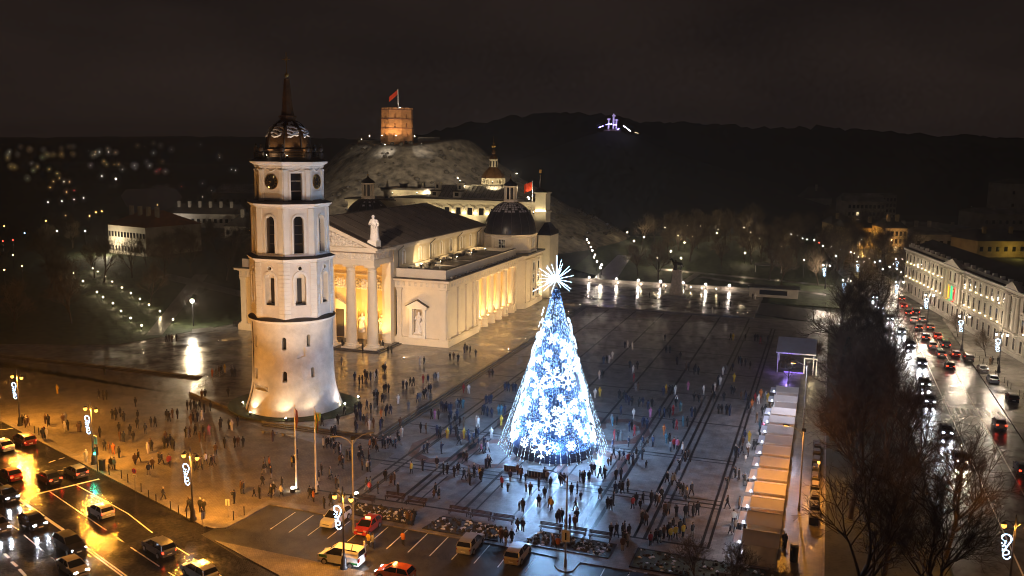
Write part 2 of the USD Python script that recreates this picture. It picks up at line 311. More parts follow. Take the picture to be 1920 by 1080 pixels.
# planted beds, lawns
def bed(poly, label, m='soil', name='flower_bed'):
    o = thing(name, label, 'flower bed', L(poly[0][0], poly[0][1], PLAZA), ROT); p0 = np.array(poly[0]); pl = np.array(poly) - p0
    b = MB(); 
    for i in range(len(pl)):
        a, c = pl[i], pl[(i + 1) % len(pl)]; d = (c - a); n = np.hypot(*d); b.rbox(((a[0] + c[0]) / 2, (a[1] + c[1]) / 2, .06), (n + .2, .2, .12), math.atan2(d[1], d[0]))
    b.build('edging', 'dark_granite', o)
    MB().prism([tuple(q) for q in pl], .0, .09).build('soil', m, o)
    r = random.Random(len(label)); from_ = MB(); snow = MB()
    x0, y0 = pl.min(0); x1, y1 = pl.max(0)
    for k in range(170):
        x, y = r.uniform(x0 + .3, x1 - .3), r.uniform(y0 + .3, y1 - .3)
        if not inside(x, y, [tuple(q) for q in pl]): continue
        h = r.uniform(.12, .4); s = r.uniform(.1, .28)
        tgt = snow if r.random() < .35 else from_
        if tgt is snow: h *= .5
        t = trimesh.creation.icosphere(0, 1.0); v = np.asarray(t.vertices) * np.array([s, s * r.uniform(.6, 1.2), h]) * (1 + .5 * (np.random.RandomState(k).rand(12, 1) - .5))
        tgt.add(v + [x, y, .1], t.faces)
    if from_.n: tag(from_.build('low_plants', 'bed_plants', o), kind='stuff')
    if snow.n: tag(snow.build('snow_patches', 'snow', o), kind='stuff')
mat('bed_plants', (.05, .04, .02), .8, var=.5, scale=3)
mat('snow', (.72, .72, .74), .6, var=.08, scale=2)
bed([(23.4, -88), (32.6, -88.3), (31.3, -84.6), (23.4, -84.7)], 'planted bed behind the red hatchback with leafy low shrubs')
bed([(34.2, -88.9), (43.4, -89.1), (42.6, -85.5), (35.0, -84.9)], 'planted bed under snow beside the first silver car')
bed([(46.3, -88.8), (56.2, -89), (56.3, -85.4), (47.3, -84.9)], 'planted bed behind the two benches by the slim lamp post')
bed([(58.9, -90.2), (75, -90.6), (75, -86.2), (58.9, -85.4)], 'grassy bed at the lower right of the square', m='lawn_grass')
# park ground on the right and at the back, lawn round the tower
ground('park_lawn', [(78.6, -140), (91.2, -140), (91.2, 62), (78.6, 62)], PLAZA + .06, 'park_ground', 'dark park ground under the bare trees on the right', depth=.3)
ground('back_park', [(15, 112), (62, 112), (62, 92), (82, 90), (75, 300), (-30, 320), (-10, 140)], -.2, 'lawn_grass', 'lawns of the park behind the square', depth=.3)
ground('left_park', [(-260, -40), (-110, -40), (-68, -24), (-58, 8), (-62, 40), (-62, 160), (-260, 160)], .06, 'lawn_grass', 'dark lawns of the park left of the cathedral', depth=.5)
ground('right_pavement', [(107.7, -140), (126, -140), (126, 110), (107.7, 96)], PLAZA, 'terrace_granite', 'pavement in front of the long pale building', depth=.3)
tl = [(-7.1 + 11.5 * math.cos(a), -50.4 + 9.8 * math.sin(a)) for a in np.linspace(0, 2 * math.pi, 25)[:-1]]
ground('tower_lawn', [p if p[1] > -60.2 else (p[0], -60.2) for p in tl], .10, 'lawn_grass', 'small lawn round the foot of the bell tower', depth=.3)
# park paths
for i, pts in enumerate([[(-69, -14), (-66, -12), (-118, 74), (-122, 72)], [(-64, -4), (-61, -8), (-58, -4), (-61, 0)], [(-60, 30), (-62, 36), (-130, 70), (-130, 62)]]):
    ground('park_path', pts, .07 + .003 * i, 'park_path', 'pale footpath through the dark park')
for i, pts in enumerate([[(4, 112), (12, 112), (2, 190), (-4, 190)], [(31.5, 112), (34, 112), (36, 150), (33.5, 150)], [(20, 150), (80, 132), (80, 136), (20, 155)], [(36, 136), (78, 112), (78, 115), (37, 140)]]):
    ground('park_path', pts, -.19 + .003 * i, 'park_path', 'pale footpath crossing the lawns behind the square')
# painted markings
def line(p1, p2, w, z, parent=None, name='road_marking'):
    a, b = at(*p1, z), at(*p2, z); d = (b - a)[:2]; n = np.array([-d[1], d[0]]) / np.hypot(*d) * w / 2
    MB().add([(*(a[:2] - n), z), (*(b[:2] - n), z), (*(b[:2] + n), z), (*(a[:2] + n), z)], [(0, 1, 2, 3)]).build(name, 'road_paint', parent)
_rm = thing('road_markings', 'white painted lines on the wet road at the left', 'road markings'); 
for a, b, w in [((141, 908), (240, 963), .16), ((240, 963), (286, 999), .16), ((92, 921), (199, 994), .16), ((70, 926), (186, 898), .4), ((0, 905), (30, 928), .14), ((33, 933), (130, 1000), .18), ((160, 1024), (240, 1082), .18), ((36, 938), (124, 999), .18), ((155, 1025), (232, 1082), .18),
                ((45, 1003), (82, 1034), .13), ((96, 1045), (112, 1056), .13), ((16, 981), (31, 991), .13), ((219, 1008), (231, 1016), .13), ((245, 1026), (299, 1062), .16), ((316, 1073), (330, 1082), .16), ((327, 1024), (355, 1041), .16), ((372, 1052), (416, 1081), .16), ((398, 1012), (451, 1044), .2), ((0, 806), (26, 803), .2), ((108, 883), (121, 881), .2), ((92, 867), (104, 863), .2),
                ((110, 861), (121, 858), .2), ((8, 1038), (17, 1046), .3), ((22, 1053), (32, 1062), .3), ((36, 1067), (48, 1080), .3)]:
    line(a, b, w, ROADZ + .005, _rm)
_bm = thing('bay_lines', 'white bay lines of the wet car park', 'road markings')
for k, u in enumerate([17.5, 20.0, 22.5, 25.0, 27.5, 30.0, 32.5, 35.1, 37.7, 40.3, 42.9, 45.6, 48.7, 56.4, 59.1, 61.8]):
    MB().add([L(u - .06, -95, ROADZ + .017), L(u + .06, -95, ROADZ + .017), L(u + .06, -89.6 if u < 43 else -91.2, ROADZ + .017), L(u - .06, -89.6 if u < 43 else -91.2, ROADZ + .017)], [(0, 1, 2, 3)]).build('bay_line', 'road_paint', _bm)
_sl = thing('street_markings', 'white lane lines and crossing on the street at the right', 'road markings')
def lquad(u0, u1, v0, v1, z, parent, name='road_marking', m='road_paint'): MB().add([L(u0, v0, z), L(u1, v0, z), L(u1, v1, z), L(u0, v1, z)], [(0, 1, 2, 3)]).build(name, m, parent)
for u in (98.6, 103.3): lquad(u - .09, u + .09, -120, 60, ROADZ + .005, _sl)
for k in range(9): lquad(98.9 + k * .95, 99.4 + k * .95, -13.2, -9.2, ROADZ + .009, _sl, 'crossing_bar')

# ------------------------------------------------------------------ bell tower
mat('white_plaster', (.72, .67, .61), .75, var=.09, scale=.5, bump=.02, bscale=2.5)
mat('base_plaster', (.66, .61, .55), .7, var=.16, scale=.45, bump=.06, bscale=1.3)
mat('trim_plaster', (.78, .75, .69), .7, var=.05, scale=.6)
mat('dark_roof', (.045, .035, .03), .5, var=.3, scale=1.0)
mat('copper_roof', (.14, .075, .035), .4, metal=.5, var=.25, scale=1.2)
mat('void', (.012, .011, .011), .5, var=.1)
mat('gold', (.9, .6, .18), .25, metal=1.0, var=.05)
mat('iron', (.03, .028, .027), .5, metal=.6)
mat('frame_dark', (.06, .045, .035), .5)
mat('grey_stone', (.32, .29, .25), .7, var=.2, scale=2)
MATS['glass_dark'] = usdkit.material(stage, '/World/Looks/glass_dark', {'p': ('principled_bsdf', {'base_color': (.015, .015, .018), 'roughness': .12, 'specular_ior_level': .6})}, [], surface='p.BSDF')
TW = L(-7.12, -50.38)
tower = thing('bell_tower', 'tall white round-based bell tower with clocks, copper dome and spire', 'bell tower', TW, ROT)
def ngon(n, r_in, ph):           # regular polygon with inradius r_in; ph: angle of a face normal
    R = r_in / math.cos(math.pi / n); return [(R * math.cos(ph + (k + .5) * 2 * math.pi / n), R * math.sin(ph + (k + .5) * 2 * math.pi / n)) for k in range(n)]
FACES = [k * math.pi / 4 - math.pi / 2 for k in range(8)]     # -90 deg is the front
# base, a flaring drum
prof = [(8.05, 0.0), (7.75, .8), (7.35, 2.0), (7.0, 3.4), (6.82, 4.8), (6.7, 7), (6.62, 10.8), (6.66, 13), (6.74, 15.2)]
base = m3.Manifold.revolve(m3.CrossSection([np.array([(0, 0)] + prof + [(0, 15.2)])]), 64)
slots = []
for ang, z, w, h in [(-160, 11.1, .55, 1.9), (-121, 10.9, .7, 2.1), (-70, 10.9, .7, 2.1), (-36, 11.3, .6, 2.0), (-162, 6.0, .45, 1.5), (-120, 5.6, .7, 1.8), (-70, 5.6, .75, 1.8), (-31, 6.1, .55, 1.7), (40, 11, .7, 2), (100, 11, .7, 2)]:
    base = base - opening(arch_poly(w, h), 5.3, 9.0, math.radians(ang), 0, z); slots.append((ang, z, w, h))
base = base - opening([(-1.7, 0), (1.7, 0), (1.7, .75), (-1.7, .75)], 6.62, 9.0, math.radians(-109), 0, 3.9)
base = base - opening([(-.45, .4), (.9, 0), (.9, .5), (.3, .6), (.3, 1.9), (-.45, 1.9)], 6.4, 9.0, math.radians(-45), 0, 9.4)
MB().man(base).build('base', 'base_plaster', tower, smooth=40)
for ang, z, w, h in slots:
    a = math.radians(ang); MB().rbox((5.55 * math.cos(a), 5.55 * math.sin(a), z + h / 2), (w + .2, .06, h), a - math.pi / 2).build('slot_window', 'void', tower)
MB().rbox((6.66 * math.cos(math.radians(-109)), 6.66 * math.sin(math.radians(-109)), 4.27), (3.3, .08, .66), math.radians(-109) + math.pi / 2).build('stone_tablet', 'grey_stone', tower)
MB().tube([(6.75 * math.cos(math.radians(-129)), 6.75 * math.sin(math.radians(-129)), 15), (6.72 * math.cos(math.radians(-129)), 6.72 * math.sin(math.radians(-129)), 5), (7.1 * math.cos(math.radians(-129)), 7.1 * math.sin(math.radians(-129)), 3.2), (8.1 * math.cos(math.radians(-129)), 8.1 * math.sin(math.radians(-129)), .1)], .07).build('lightning_wire', 'iron', tower)
MB().lathe([(6.7, 15.15), (7.1, 15.35), (7.1, 15.6), (6.9, 15.6)], 64).build('rim', 'trim_plaster', tower, smooth=40)
MB().lathe([(7.14, 15.58), (7.16, 15.66), (6.2, 16.15)], 64).build('ledge_roof', 'dark_roof', tower, smooth=40)
def tier(z0, z1, r, cuts):
    m = m3.CrossSection([np.array(ngon(8, r, -math.pi / 2))]).extrude(z1 - z0).translate((0, 0, z0))
    for c in cuts: m = m - c
    return m
def face_box(b, ang, r, s0, s1, z0, z1, d=.14):
    """A flat strip on a face: from s0 to s1 along it, proud of it by d."""
    c, s = math.cos(ang), math.sin(ang); t = np.array([-s, c]); n = np.array([c, s])
    m = n * (r + d / 2 - .02) + t * (s0 + s1) / 2
    b.rbox((m[0], m[1], (z0 + z1) / 2), (s1 - s0, d + .04, z1 - z0), ang + math.pi / 2)
def arch_trim(b, ang, r, w, h, z, band=.28, d=.16):
    out = arch_poly(w + 2 * band, h + band, 12); inn = arch_poly(w, h, 12)
    p = m3.CrossSection([np.array(out)]) - m3.CrossSection([np.array(inn)])
    m = p.extrude(d + .03).rotate((90, 0, 0)).translate((0, r + d, z)).rotate((0, 0, math.degrees(ang) - 90)); b.man(m)
# second tier
R2 = 6.25
cuts = []
for a in FACES:
    cuts += [opening(arch_poly(1.75, 5.2, 12), R2 - .9, R2 + 1, a, 0, 18.1), opening([(.32 * math.cos(t), .32 * math.sin(t)) for t in np.linspace(0, 2 * math.pi, 13)[:-1]], R2 - .6, R2 + 1, a, 0, 24.1)]
MB().man(tier(15.9, 25.3, R2, cuts)).build('second_tier', 'white_plaster', tower)
side2 = 2 * R2 * math.tan(math.pi / 8)
for a in FACES:
    b = MB(); arch_trim(b, a, R2, 1.75, 5.2, 18.1, .34); b.build('window_surround', 'trim_plaster', tower)
    b = MB(); face_box(b, a, R2 - .82, -.35, .35, 18.3, 22.4, .1); face_box(b, a, R2 - .7, -.85, .85, 18.1, 18.35, .5); b.build('slit_window', 'void', tower)
    b = MB(); p = m3.CrossSection.circle(.5, 16) - m3.CrossSection.circle(.32, 16); b.man(p.extrude(.16).rotate((90, 0, 0)).translate((0, R2 + .12, 24.1)).rotate((0, 0, math.degrees(a) - 90))); b.build('oculus', 'trim_plaster', tower)
    for s in (-1, 1):                                               # rusticated corner strips, stone by stone
        for k in range(14):
            z0 = 16.15 + k * .63
            b = MB(); s0, s1 = sorted((s * (side2 / 2 - .02), s * (side2 / 2 - .95))); face_box(b, a, R2, s0, s1, z0 + .035, z0 + .6, .1); b.build('quoin', 'trim_plaster', tower)
    c, s_ = math.cos(a), math.sin(a); MB().rbox((c * (R2 - .5), s_ * (R2 - .5), 24.1), (.6, .06, .6), a + math.pi / 2).build('oculus_void', 'void', tower)
def cornice(z, prof, name='cornice', m='trim_plaster', ph=-math.pi / 2):
    k = 1 / math.cos(math.pi / 8); MB().lathe([(r * k, z + dz) for r, dz in prof], 8, ph=ph + math.pi / 8).build(name, m, tower)
cornice(25.0, [(6.25, 0), (6.42, .1), (6.42, .3), (6.62, .45), (6.68, .62), (6.3, .64)])
cornice(25.62, [(6.74, 0), (6.74, .06), (5.7, .5)], 'ledge_roof', 'dark_roof')
# third tier with tall arched windows
R3 = 5.78; cuts = []
for a in FACES: cuts.append(opening(arch_poly(1.65, 6.0, 12), R3 - .8, R3 + 1, a, 0, 26.45))
MB().man(tier(25.9, 34.1, R3, cuts)).build('third_tier', 'white_plaster', tower)
side3 = 2 * R3 * math.tan(math.pi / 8)
for a in FACES:
    b = MB(); arch_trim(b, a, R3, 1.65, 6.0, 26.45, .3); b.build('window_surround', 'trim_plaster', tower)
    w = MB(); face_box(w, a, R3 - .74, -.82, .82, 26.45, 32.3, .08); w = w.build('bell_window', 'glass_dark', tower)
    for z in (27.9, 29.4, 30.9): b = MB(); face_box(b, a, R3 - .66, -.82, .82, z, z + .09, .06); b.build('bar', 'frame_dark', w)
    b = MB(); face_box(b, a, R3 - .66, -.82, -.55, 26.45, 32.0, .4); b.build('reveal_strip', 'frame_dark', w)
    for s in (-1, 1): b = MB(); s0, s1 = sorted((s * (side3 / 2 - .02), s * (side3 / 2 - .85))); face_box(b, a, R3, s0, s1, 26.2, 33.6, .12); b.build('pilaster', 'trim_plaster', tower)
    b = MB(); face_box(b, a, R3, -side3 / 2 + .06, side3 / 2 - .06, 25.98, 26.3, .17); b.build('plinth_band', 'trim_plaster', tower)
cornice(33.7, [(5.8, 0), (5.98, .1), (5.98, .3), (6.3, .5), (6.36, .66), (5.8, .7)])
cornice(34.37, [(6.42, 0), (6.42, .06), (5.0, .55)], 'ledge_roof', 'dark_roof')
# fourth tier with the clocks
R4 = 5.05; cuts = []
for i, a in enumerate(FACES):
    if i % 2: cuts.append(opening(arch_poly(1.8, 4.3, 4, False), R4 - .9, R4 + 1, a, 0, 34.9))
MB().man(tier(34.6, 40.4, R4, cuts)).build('clock_tier', 'white_plaster', tower)
side4 = 2 * R4 * math.tan(math.pi / 8)
for i, a in enumerate(FACES):
    for s in (-1, 1):
        b = MB(); s0, s1 = sorted((s * (side4 / 2 - .06), s * (side4 / 2 - .62))); face_box(b, a, R4, s0, s1, 34.8, 39.5, .16); face_box(b, a, R4, s0 - .08, s1 + .08, 39.5, 39.75, .24); face_box(b, a, R4, s0 - .06, s1 + .06, 34.7, 35.05, .22); b.build('pilaster', 'trim_plaster', tower)
    b = MB(); b.tube([np.array([math.cos(a), math.sin(a), 0]) * (R4 + .08) + np.array([-math.sin(a), math.cos(a), 0]) * t + [0, 0, 39.85 - .35 * math.cos(t * 2.1)] for t in np.linspace(-1.1, 1.1, 9)], .09); b.build('swag', 'trim_plaster', tower)
    if i % 2:
        b = MB(); p = m3.CrossSection([np.array(arch_poly(2.4, 4.6, 4, False))]) - m3.CrossSection([np.array(arch_poly(1.8, 4.3, 4, False))])
        b.man(p.extrude(.18).rotate((90, 0, 0)).translate((0, R4 + .14, 34.9)).rotate((0, 0, math.degrees(a) - 90))); b.build('window_surround', 'trim_plaster', tower)
        w = MB(); face_box(w, a, R4 - .84, -.9, .9, 34.9, 39.2, .08); w = w.build('tall_window', 'glass_dark', tower)
        for z in (36.3, 37.9): b = MB(); face_box(b, a, R4 - .76, -.9, .9, z, z + .1, .06); b.build('bar', 'grey_stone', w)
    else:
        def ring(r0, r1, d0, d1):
            p = m3.CrossSection.circle(r1, 40); p = p - m3.CrossSection.circle(r0, 40) if r0 else p
            return p.extrude(d1 - d0).rotate((90, 0, 0)).translate((0, R4 + d1, 37.8)).rotate((0, 0, math.degrees(a) - 90))
        ck = MB().man(ring(0, 1.16, 0.0, .1)).build('clock_face', 'iron', tower)
        b = MB().man(ring(1.1, 1.2, .05, .16)).man(ring(.66, .71, .08, .13)); b.build('clock_rim', 'gold', ck)
        b = MB(); n = np.array([math.cos(a), math.sin(a), 0]); t = np.array([-math.sin(a), math.cos(a), 0]); u = np.array([0, 0, 1.])
        for h, cnt in enumerate((3, 1, 2, 3, 2, 1, 2, 3, 4, 2, 1, 2)):  # strokes of the roman numerals
            th = h * math.pi / 6; rad = t * math.sin(th) + u * math.cos(th); tg = t * math.cos(th) - u * math.sin(th)
            for q in range(cnt):
                c0 = n * (R4 + .12) + [0, 0, 37.8] + tg * (q - (cnt - 1) / 2) * .085; b.tube([c0 + rad * .75, c0 + rad * 1.04], .026, 4)
        b.build('numerals', 'gold', ck)
        b = MB(); c0 = n * (R4 + .14) + [0, 0, 37.8]
        for th, ln, w_ in ((math.radians(285), .5, .05), (math.radians(235), .72, .035)): b.tube([c0, c0 + (t * math.sin(th) + u * math.cos(th)) * ln], w_, 4)
        b.build('clock_hands', 'gold', ck)
        b = MB(); face_box(b, a, R4, -side4 / 2 + .7, side4 / 2 - .7, 34.9, 36.3, .06); b.build('panel', 'trim_plaster', tower)
cornice(40.0, [(5.08, 0), (5.2, .12), (5.2, .4), (5.75, .75), (5.85, 1.0), (5.2, 1.03)])
cornice(41.0, [(5.9, 0), (5.9, .08), (4.4, .7)], 'top_roof', 'dark_roof')
# balustrade with urns, dome, spire
b = MB().lathe([(3.75, 41.5), (3.75, 42.7), (3.95, 42.7), (3.95, 42.95), (3.5, 42.95)], 8, ph=-math.pi / 2 + math.pi / 8); b.build('parapet', 'copper_roof', tower)
for k in range(8):
    a = FACES[k] + math.pi / 8; b = MB(); c = (5.2 * math.cos(a), 5.2 * math.sin(a), 0)
    b.lathe([(.42, 41.4), (.42, 42.3), (.5, 42.35), (.2, 42.5), (.38, 42.95), (.3, 43.25), (.1, 43.4), (.16, 43.6), (.02, 43.85)], 10, c=c); b.build('urn', 'frame_dark', tower, smooth=50)
    b = MB(); a0, a1 = FACES[k] + math.pi / 8, FACES[k] + 3 * math.pi / 8
    for z in (42.0, 42.4, 42.8): b.tube([(5.2 * math.cos(a0), 5.2 * math.sin(a0), z), (5.2 * math.cos(a1), 5.2 * math.sin(a1), z)], .035, 4)
    b.build('railing', 'iron', tower)
domep = [(3.62, 42.7), (3.6, 43.2), (3.55, 43.9), (3.4, 44.9), (3.12, 45.7), (2.7, 46.4), (2.15, 46.95), (1.55, 47.35), (1.25, 47.5)]
dome_ = MB().lathe(domep, 8, ph=math.pi / 8 - math.pi / 2).build('dome', 'copper_roof', tower, smooth=50)
b = MB()
for k in range(8):
    a = FACES[k] + math.pi / 8; b.tube([((r * .995 + .03) * math.cos(a), (r * .995 + .03) * math.sin(a), z) for r, z in domep], .09, 5)
b.build('dome_ribs', 'dark_roof', tower)
r = np.random.RandomState(4)
for k in range(8):                                                   # slid snow lying in waves on every dome panel
    a = FACES[k]
    for i, z in enumerate((47.0, 46.45, 45.95, 45.5, 45.1)):
        rr = np.interp(z, [q[1] for q in domep], [q[0] for q in domep]); nrm = math.atan2(1, .9)
        w = rr * math.tan(math.pi / 8) * (.8 if i else .6); st = []
        for sgn in (1, -1):
            pass
        top, bot = [], []
        for s in np.linspace(-w * r.uniform(.7, 1), w * r.uniform(.7, 1), 9):
            zz = z + .16 * math.sin(s * 3 + k + i * 1.3) + r.uniform(-.06, .06); hh = r.uniform(.12, .26)
            for lst, z_ in ((top, zz + hh), (bot, zz - hh)):
                r_ = np.interp(z_, [q[1] for q in domep], [q[0] for q in domep]) + .05
                lst.append((r_ * math.cos(a) - s * math.sin(a), r_ * math.sin(a) + s * math.cos(a), z_))
        mb = MB(); m_ = len(top); vv = top + bot; mid = [tuple((np.array(t1) + np.array(t2)) / 2 * np.array([1.035, 1.035, 1])) for t1, t2 in zip(top, bot)]
        mb.add(top + mid, [(j, j + m_, j + m_ + 1, j + 1) for j in range(m_ - 1)]); mb.add(mid + bot, [(j, j + m_, j + m_ + 1, j + 1) for j in range(m_ - 1)])
        mb.build('snow_patch', 'snow', dome_)
MB().lathe([(1.3, 47.4), (1.3, 48.0), (1.45, 48.05), (1.45, 48.3), (1.05, 48.4)], 8, ph=math.pi / 8).build('spire_collar', 'copper_roof', tower)
MB().lathe([(1.08, 48.4), (.92, 49.2), (.48, 54.0), (.5, 54.1), (.2, 54.25)], 8, ph=math.pi / 8).build('spire', 'copper_roof', tower)
MB().ball((0, 0, 54.75), .36, 2).build('spire_ball', 'gold', tower, smooth=True)
b = MB().tube([(0, 0, 54.2), (0, 0, 58.3)], .07, 6); b.tube([(-.7, 0, 57.2), (.7, 0, 57.2)], .06, 6); b.tube([(-.35, 0, 56.9), (.35, 0, 57.5)], .035, 5); b.tube([(.35, 0, 56.9), (-.35, 0, 57.5)], .035, 5); b.ball((0, 0, 57.2), .16, 1); b.build('cross', 'gold', tower)
# ---- floodlights on the lawn and added ones among the urns
emit('flood_glass', (1.0, .82, .55), 60)
mat('lamp_black', (.02, .02, .02), .4)
WARM = (1.0, .76, .46); AMB = (1.0, .55, .13); COOL = (1.0, .84, .80)
def floodlight(px, py, target, power, color=WARM, label='', angle=80, z=None, zoff=.35, size=.3):
    p = G(px, py) if z is None else z
    d = np.asarray(target) - p; rz = math.degrees(math.atan2(d[1], d[0])); 
    o = thing('floodlight', label, 'floodlight', p, rz)
    MB().box(-.12, .12, -.2, .2, 0, zoff - .1).build('foot', 'lamp_black', o)
    pitch = math.atan2(d[2] - zoff, np.hypot(d[0], d[1]))
    MB().rbox((0, 0, zoff), (size, size * 1.3, size * .8), 0).build('housing', 'lamp_black', o)
    MB().ball((size * .5, 0, zoff + size * .25), size * .55, 1).build('lens', 'flood_glass', o)
    a = np.array([math.hypot(d[0], d[1]), 0, d[2]]); a = a / np.linalg.norm(a)
    spot(o, np.array([0, 0, zoff]) + a * size * 1.3, np.array([math.hypot(d[0], d[1]), 0, d[2]]), color, power, angle); return o
def tw(ang, r, z): return TW + LE * (r * math.cos(math.radians(ang))) + LS * (r * math.sin(math.radians(ang))) + np.array([0, 0, z])
for k_, a_ in enumerate((-105, -60, -15, 165)):  # small lamps added to brighten the dome and spire
    q_ = TW + LE * (4.75 * math.cos(math.radians(a_))) + LS * (4.75 * math.sin(math.radians(a_))) + np.array([0, 0, 41.6])
    floodlight(0, 0, TW + LE * (1.2 * math.cos(math.radians(a_))) + LS * (1.2 * math.sin(math.radians(a_))) + np.array([0, 0, 48.5]), 120, (1, .72, .42), f'added small floodlight among the urns under the tower dome, {nth(k_ + 1)} of four', 70, z=q_, zoff=.3, size=.2)
for (px, py), ang, pw, col, lab in [((454, 760), -172, 300, WARM, 'floodlight on the lawn at the far left of the bell tower'), ((469, 779), -140, 260, WARM, 'floodlight on the lawn left of the bell tower foot'), ((537, 790), -100, 260, WARM, 'floodlight straight in front of the bell tower'),
                                    ((601, 786), -62, 240, WARM, 'floodlight beside the yellow bin by the bell tower'), ((648, 761), -18, 200, COOL, 'floodlight right of the bell tower foot, the nearer one'), ((673, 748), 5, 220, COOL, 'floodlight right of the bell tower by the kerb, the farther one')]:
    floodlight(px, py, tw(ang, 6.4, 10.5), pw, col, lab, 120)

# ------------------------------------------------------------------ the cathedral
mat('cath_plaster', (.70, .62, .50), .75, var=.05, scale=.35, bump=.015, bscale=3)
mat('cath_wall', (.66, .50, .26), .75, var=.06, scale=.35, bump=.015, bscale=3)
mat('nave_wall', (.64, .54, .38), .75, var=.07, scale=.3)
mat('roof_sheet', (.21, .175, .15), .5, var=.22, scale=.35, bump=.02, bscale=1.2)
mat('flat_roof', (.05, .045, .042), .45, var=.4, scale=.4)
mat('dome_sheet', (.022, .02, .022), .3, var=.3, scale=1.5, spec=.4)
mat('statue_stone', (.75, .72, .7), .65, var=.1, scale=2.5)
mat('relief_stone', (.62, .57, .5), .7, var=.15, scale=2)
cath = thing('cathedral', 'white neoclassical cathedral with columned portico, side colonnade and two dark domes', 'cathedral', ORG, ROT)
def part(name, m, fn, parent=cath, smooth=False):
    b = MB(); fn(b); return b.build(name, m, parent, smooth)
def boxes(name, m, lst, parent=cath):
    b = MB()
    for q in lst: b.box(*q)
    return b.build(name, m, parent)
def figure(b, c, h, face=-math.pi / 2, seed=0, tablet=True):
    """A draped standing statue of height h on the point c, facing the angle face: robe with folds, torso, arms, neck, head."""
    r = np.random.RandomState(seed); s = h / 1.8
    n = 20; ang = np.arange(n) * 2 * math.pi / n; prof = [(.30, 0), (.31, .12), (.27, .5), (.235, .9), (.20, 1.1), (.235, 1.32), (.22, 1.45), (.09, 1.53), (.075, 1.58)]
    v = []
    for q, (rr, z) in enumerate(prof):
        k = max(0, 1 - z / 1.3); fold = 1 + .16 * k * np.sin(ang * 6 + z * 2.2 + seed) + .05 * np.sin(ang * 11 + z)
        v += [(rr * f * math.cos(t) * 1.12 + .05 * math.sin(z * 2 + seed), rr * f * math.sin(t) * .8, z) for t, f in zip(ang, fold)]
    f = [(i * n + j, i * n + (j + 1) % n, (i + 1) * n + (j + 1) % n, (i + 1) * n + j) for i in range(len(prof) - 1) for j in range(n)]
    w = MB().add(v, f); sph = lambda p, q: m3.Manifold.sphere(q, 10).translate(p)
    w.ball((.05 * math.sin(3 + seed), -.02, 1.68), .115, 2, (1, 1.08, 1.2))
    def limb(*js):
        for (p0, r0), (p1, r1) in zip(js, js[1:]): w.man(m3.Manifold.batch_hull([sph(p0, r0), sph(p1, r1)]))
    limb(((-.24, 0, 1.40), .085), ((-.34, -.05, 1.12), .07), ((-.12, -.22, 1.06 + .1 * math.sin(seed)), .05))
    limb(((.24, 0, 1.40), .085), ((.36, .0, 1.14), .07), ((.34, -.18, .95), .05))
    limb(((-.2, -.05, 1.4), .09), ((.2, -.18, .85), .1), ((.26, -.1, .45), .09))
    if tablet: w.rbox((.36, -.16, .62), (.1, .3, .85), .2, .1)
    w.box(-.34, .34, -.28, .28, -.06, .02)
    w.move(face + math.pi / 2, (0, 0, .06 * 1), s); w.move(0, c)
    for vv, ff in zip(w.v, [None] * len(w.v)): pass
    b.add(np.vstack(w.v), np.vstack(w.f))
def relief(b, u0, u1, v, z0, z1, seed, d=.28, plane='v', s=-1):
    """A carved relief: small figures in a row standing out of the wall."""
    r = np.random.RandomState(seed); n = max(3, int((u1 - u0) / .55))
    for i in range(n):
        x = u0 + (i + .5) * (u1 - u0) / n + r.uniform(-.1, .1); hh = (z1 - z0) * r.uniform(.7, .97)
        for part_ in range(4):
            z = z0 + hh * (part_ + .5) / 4; off = r.uniform(-.16, .16); rad = ((.3, .32, .28, .17)[part_]) * (z1 - z0) / 2.8
            c = (x + off, v + s * d * .2, z) if plane == 'v' else (v - s * d * .2, x + off, z)
            b.ball(c, rad, 1, (1, d / rad * .7, 1.25) if plane == 'v' else (d / rad * .7, 1, 1.25))
def triglyphs(b, a0, a1, n, v, z0, z1, plane='v', s=-1, w=.62, d=.09):
    for i in range(n):
        x = a0 + (a1 - a0) * (i / (n - 1) if n > 1 else .5)
        for k in (-1, 0, 1):
            q = x + k * w / 3
            if plane == 'v': b.box(q - w * .12, q + w * .12, min(v, v + s * d), max(v, v + s * d), z0, z1)
            else: b.box(min(v, v - s * d), max(v, v - s * d), q - w * .12, q + w * .12, z0, z1)
MIR = lambda u0, u1: (-54 - u1, -54 - u0)
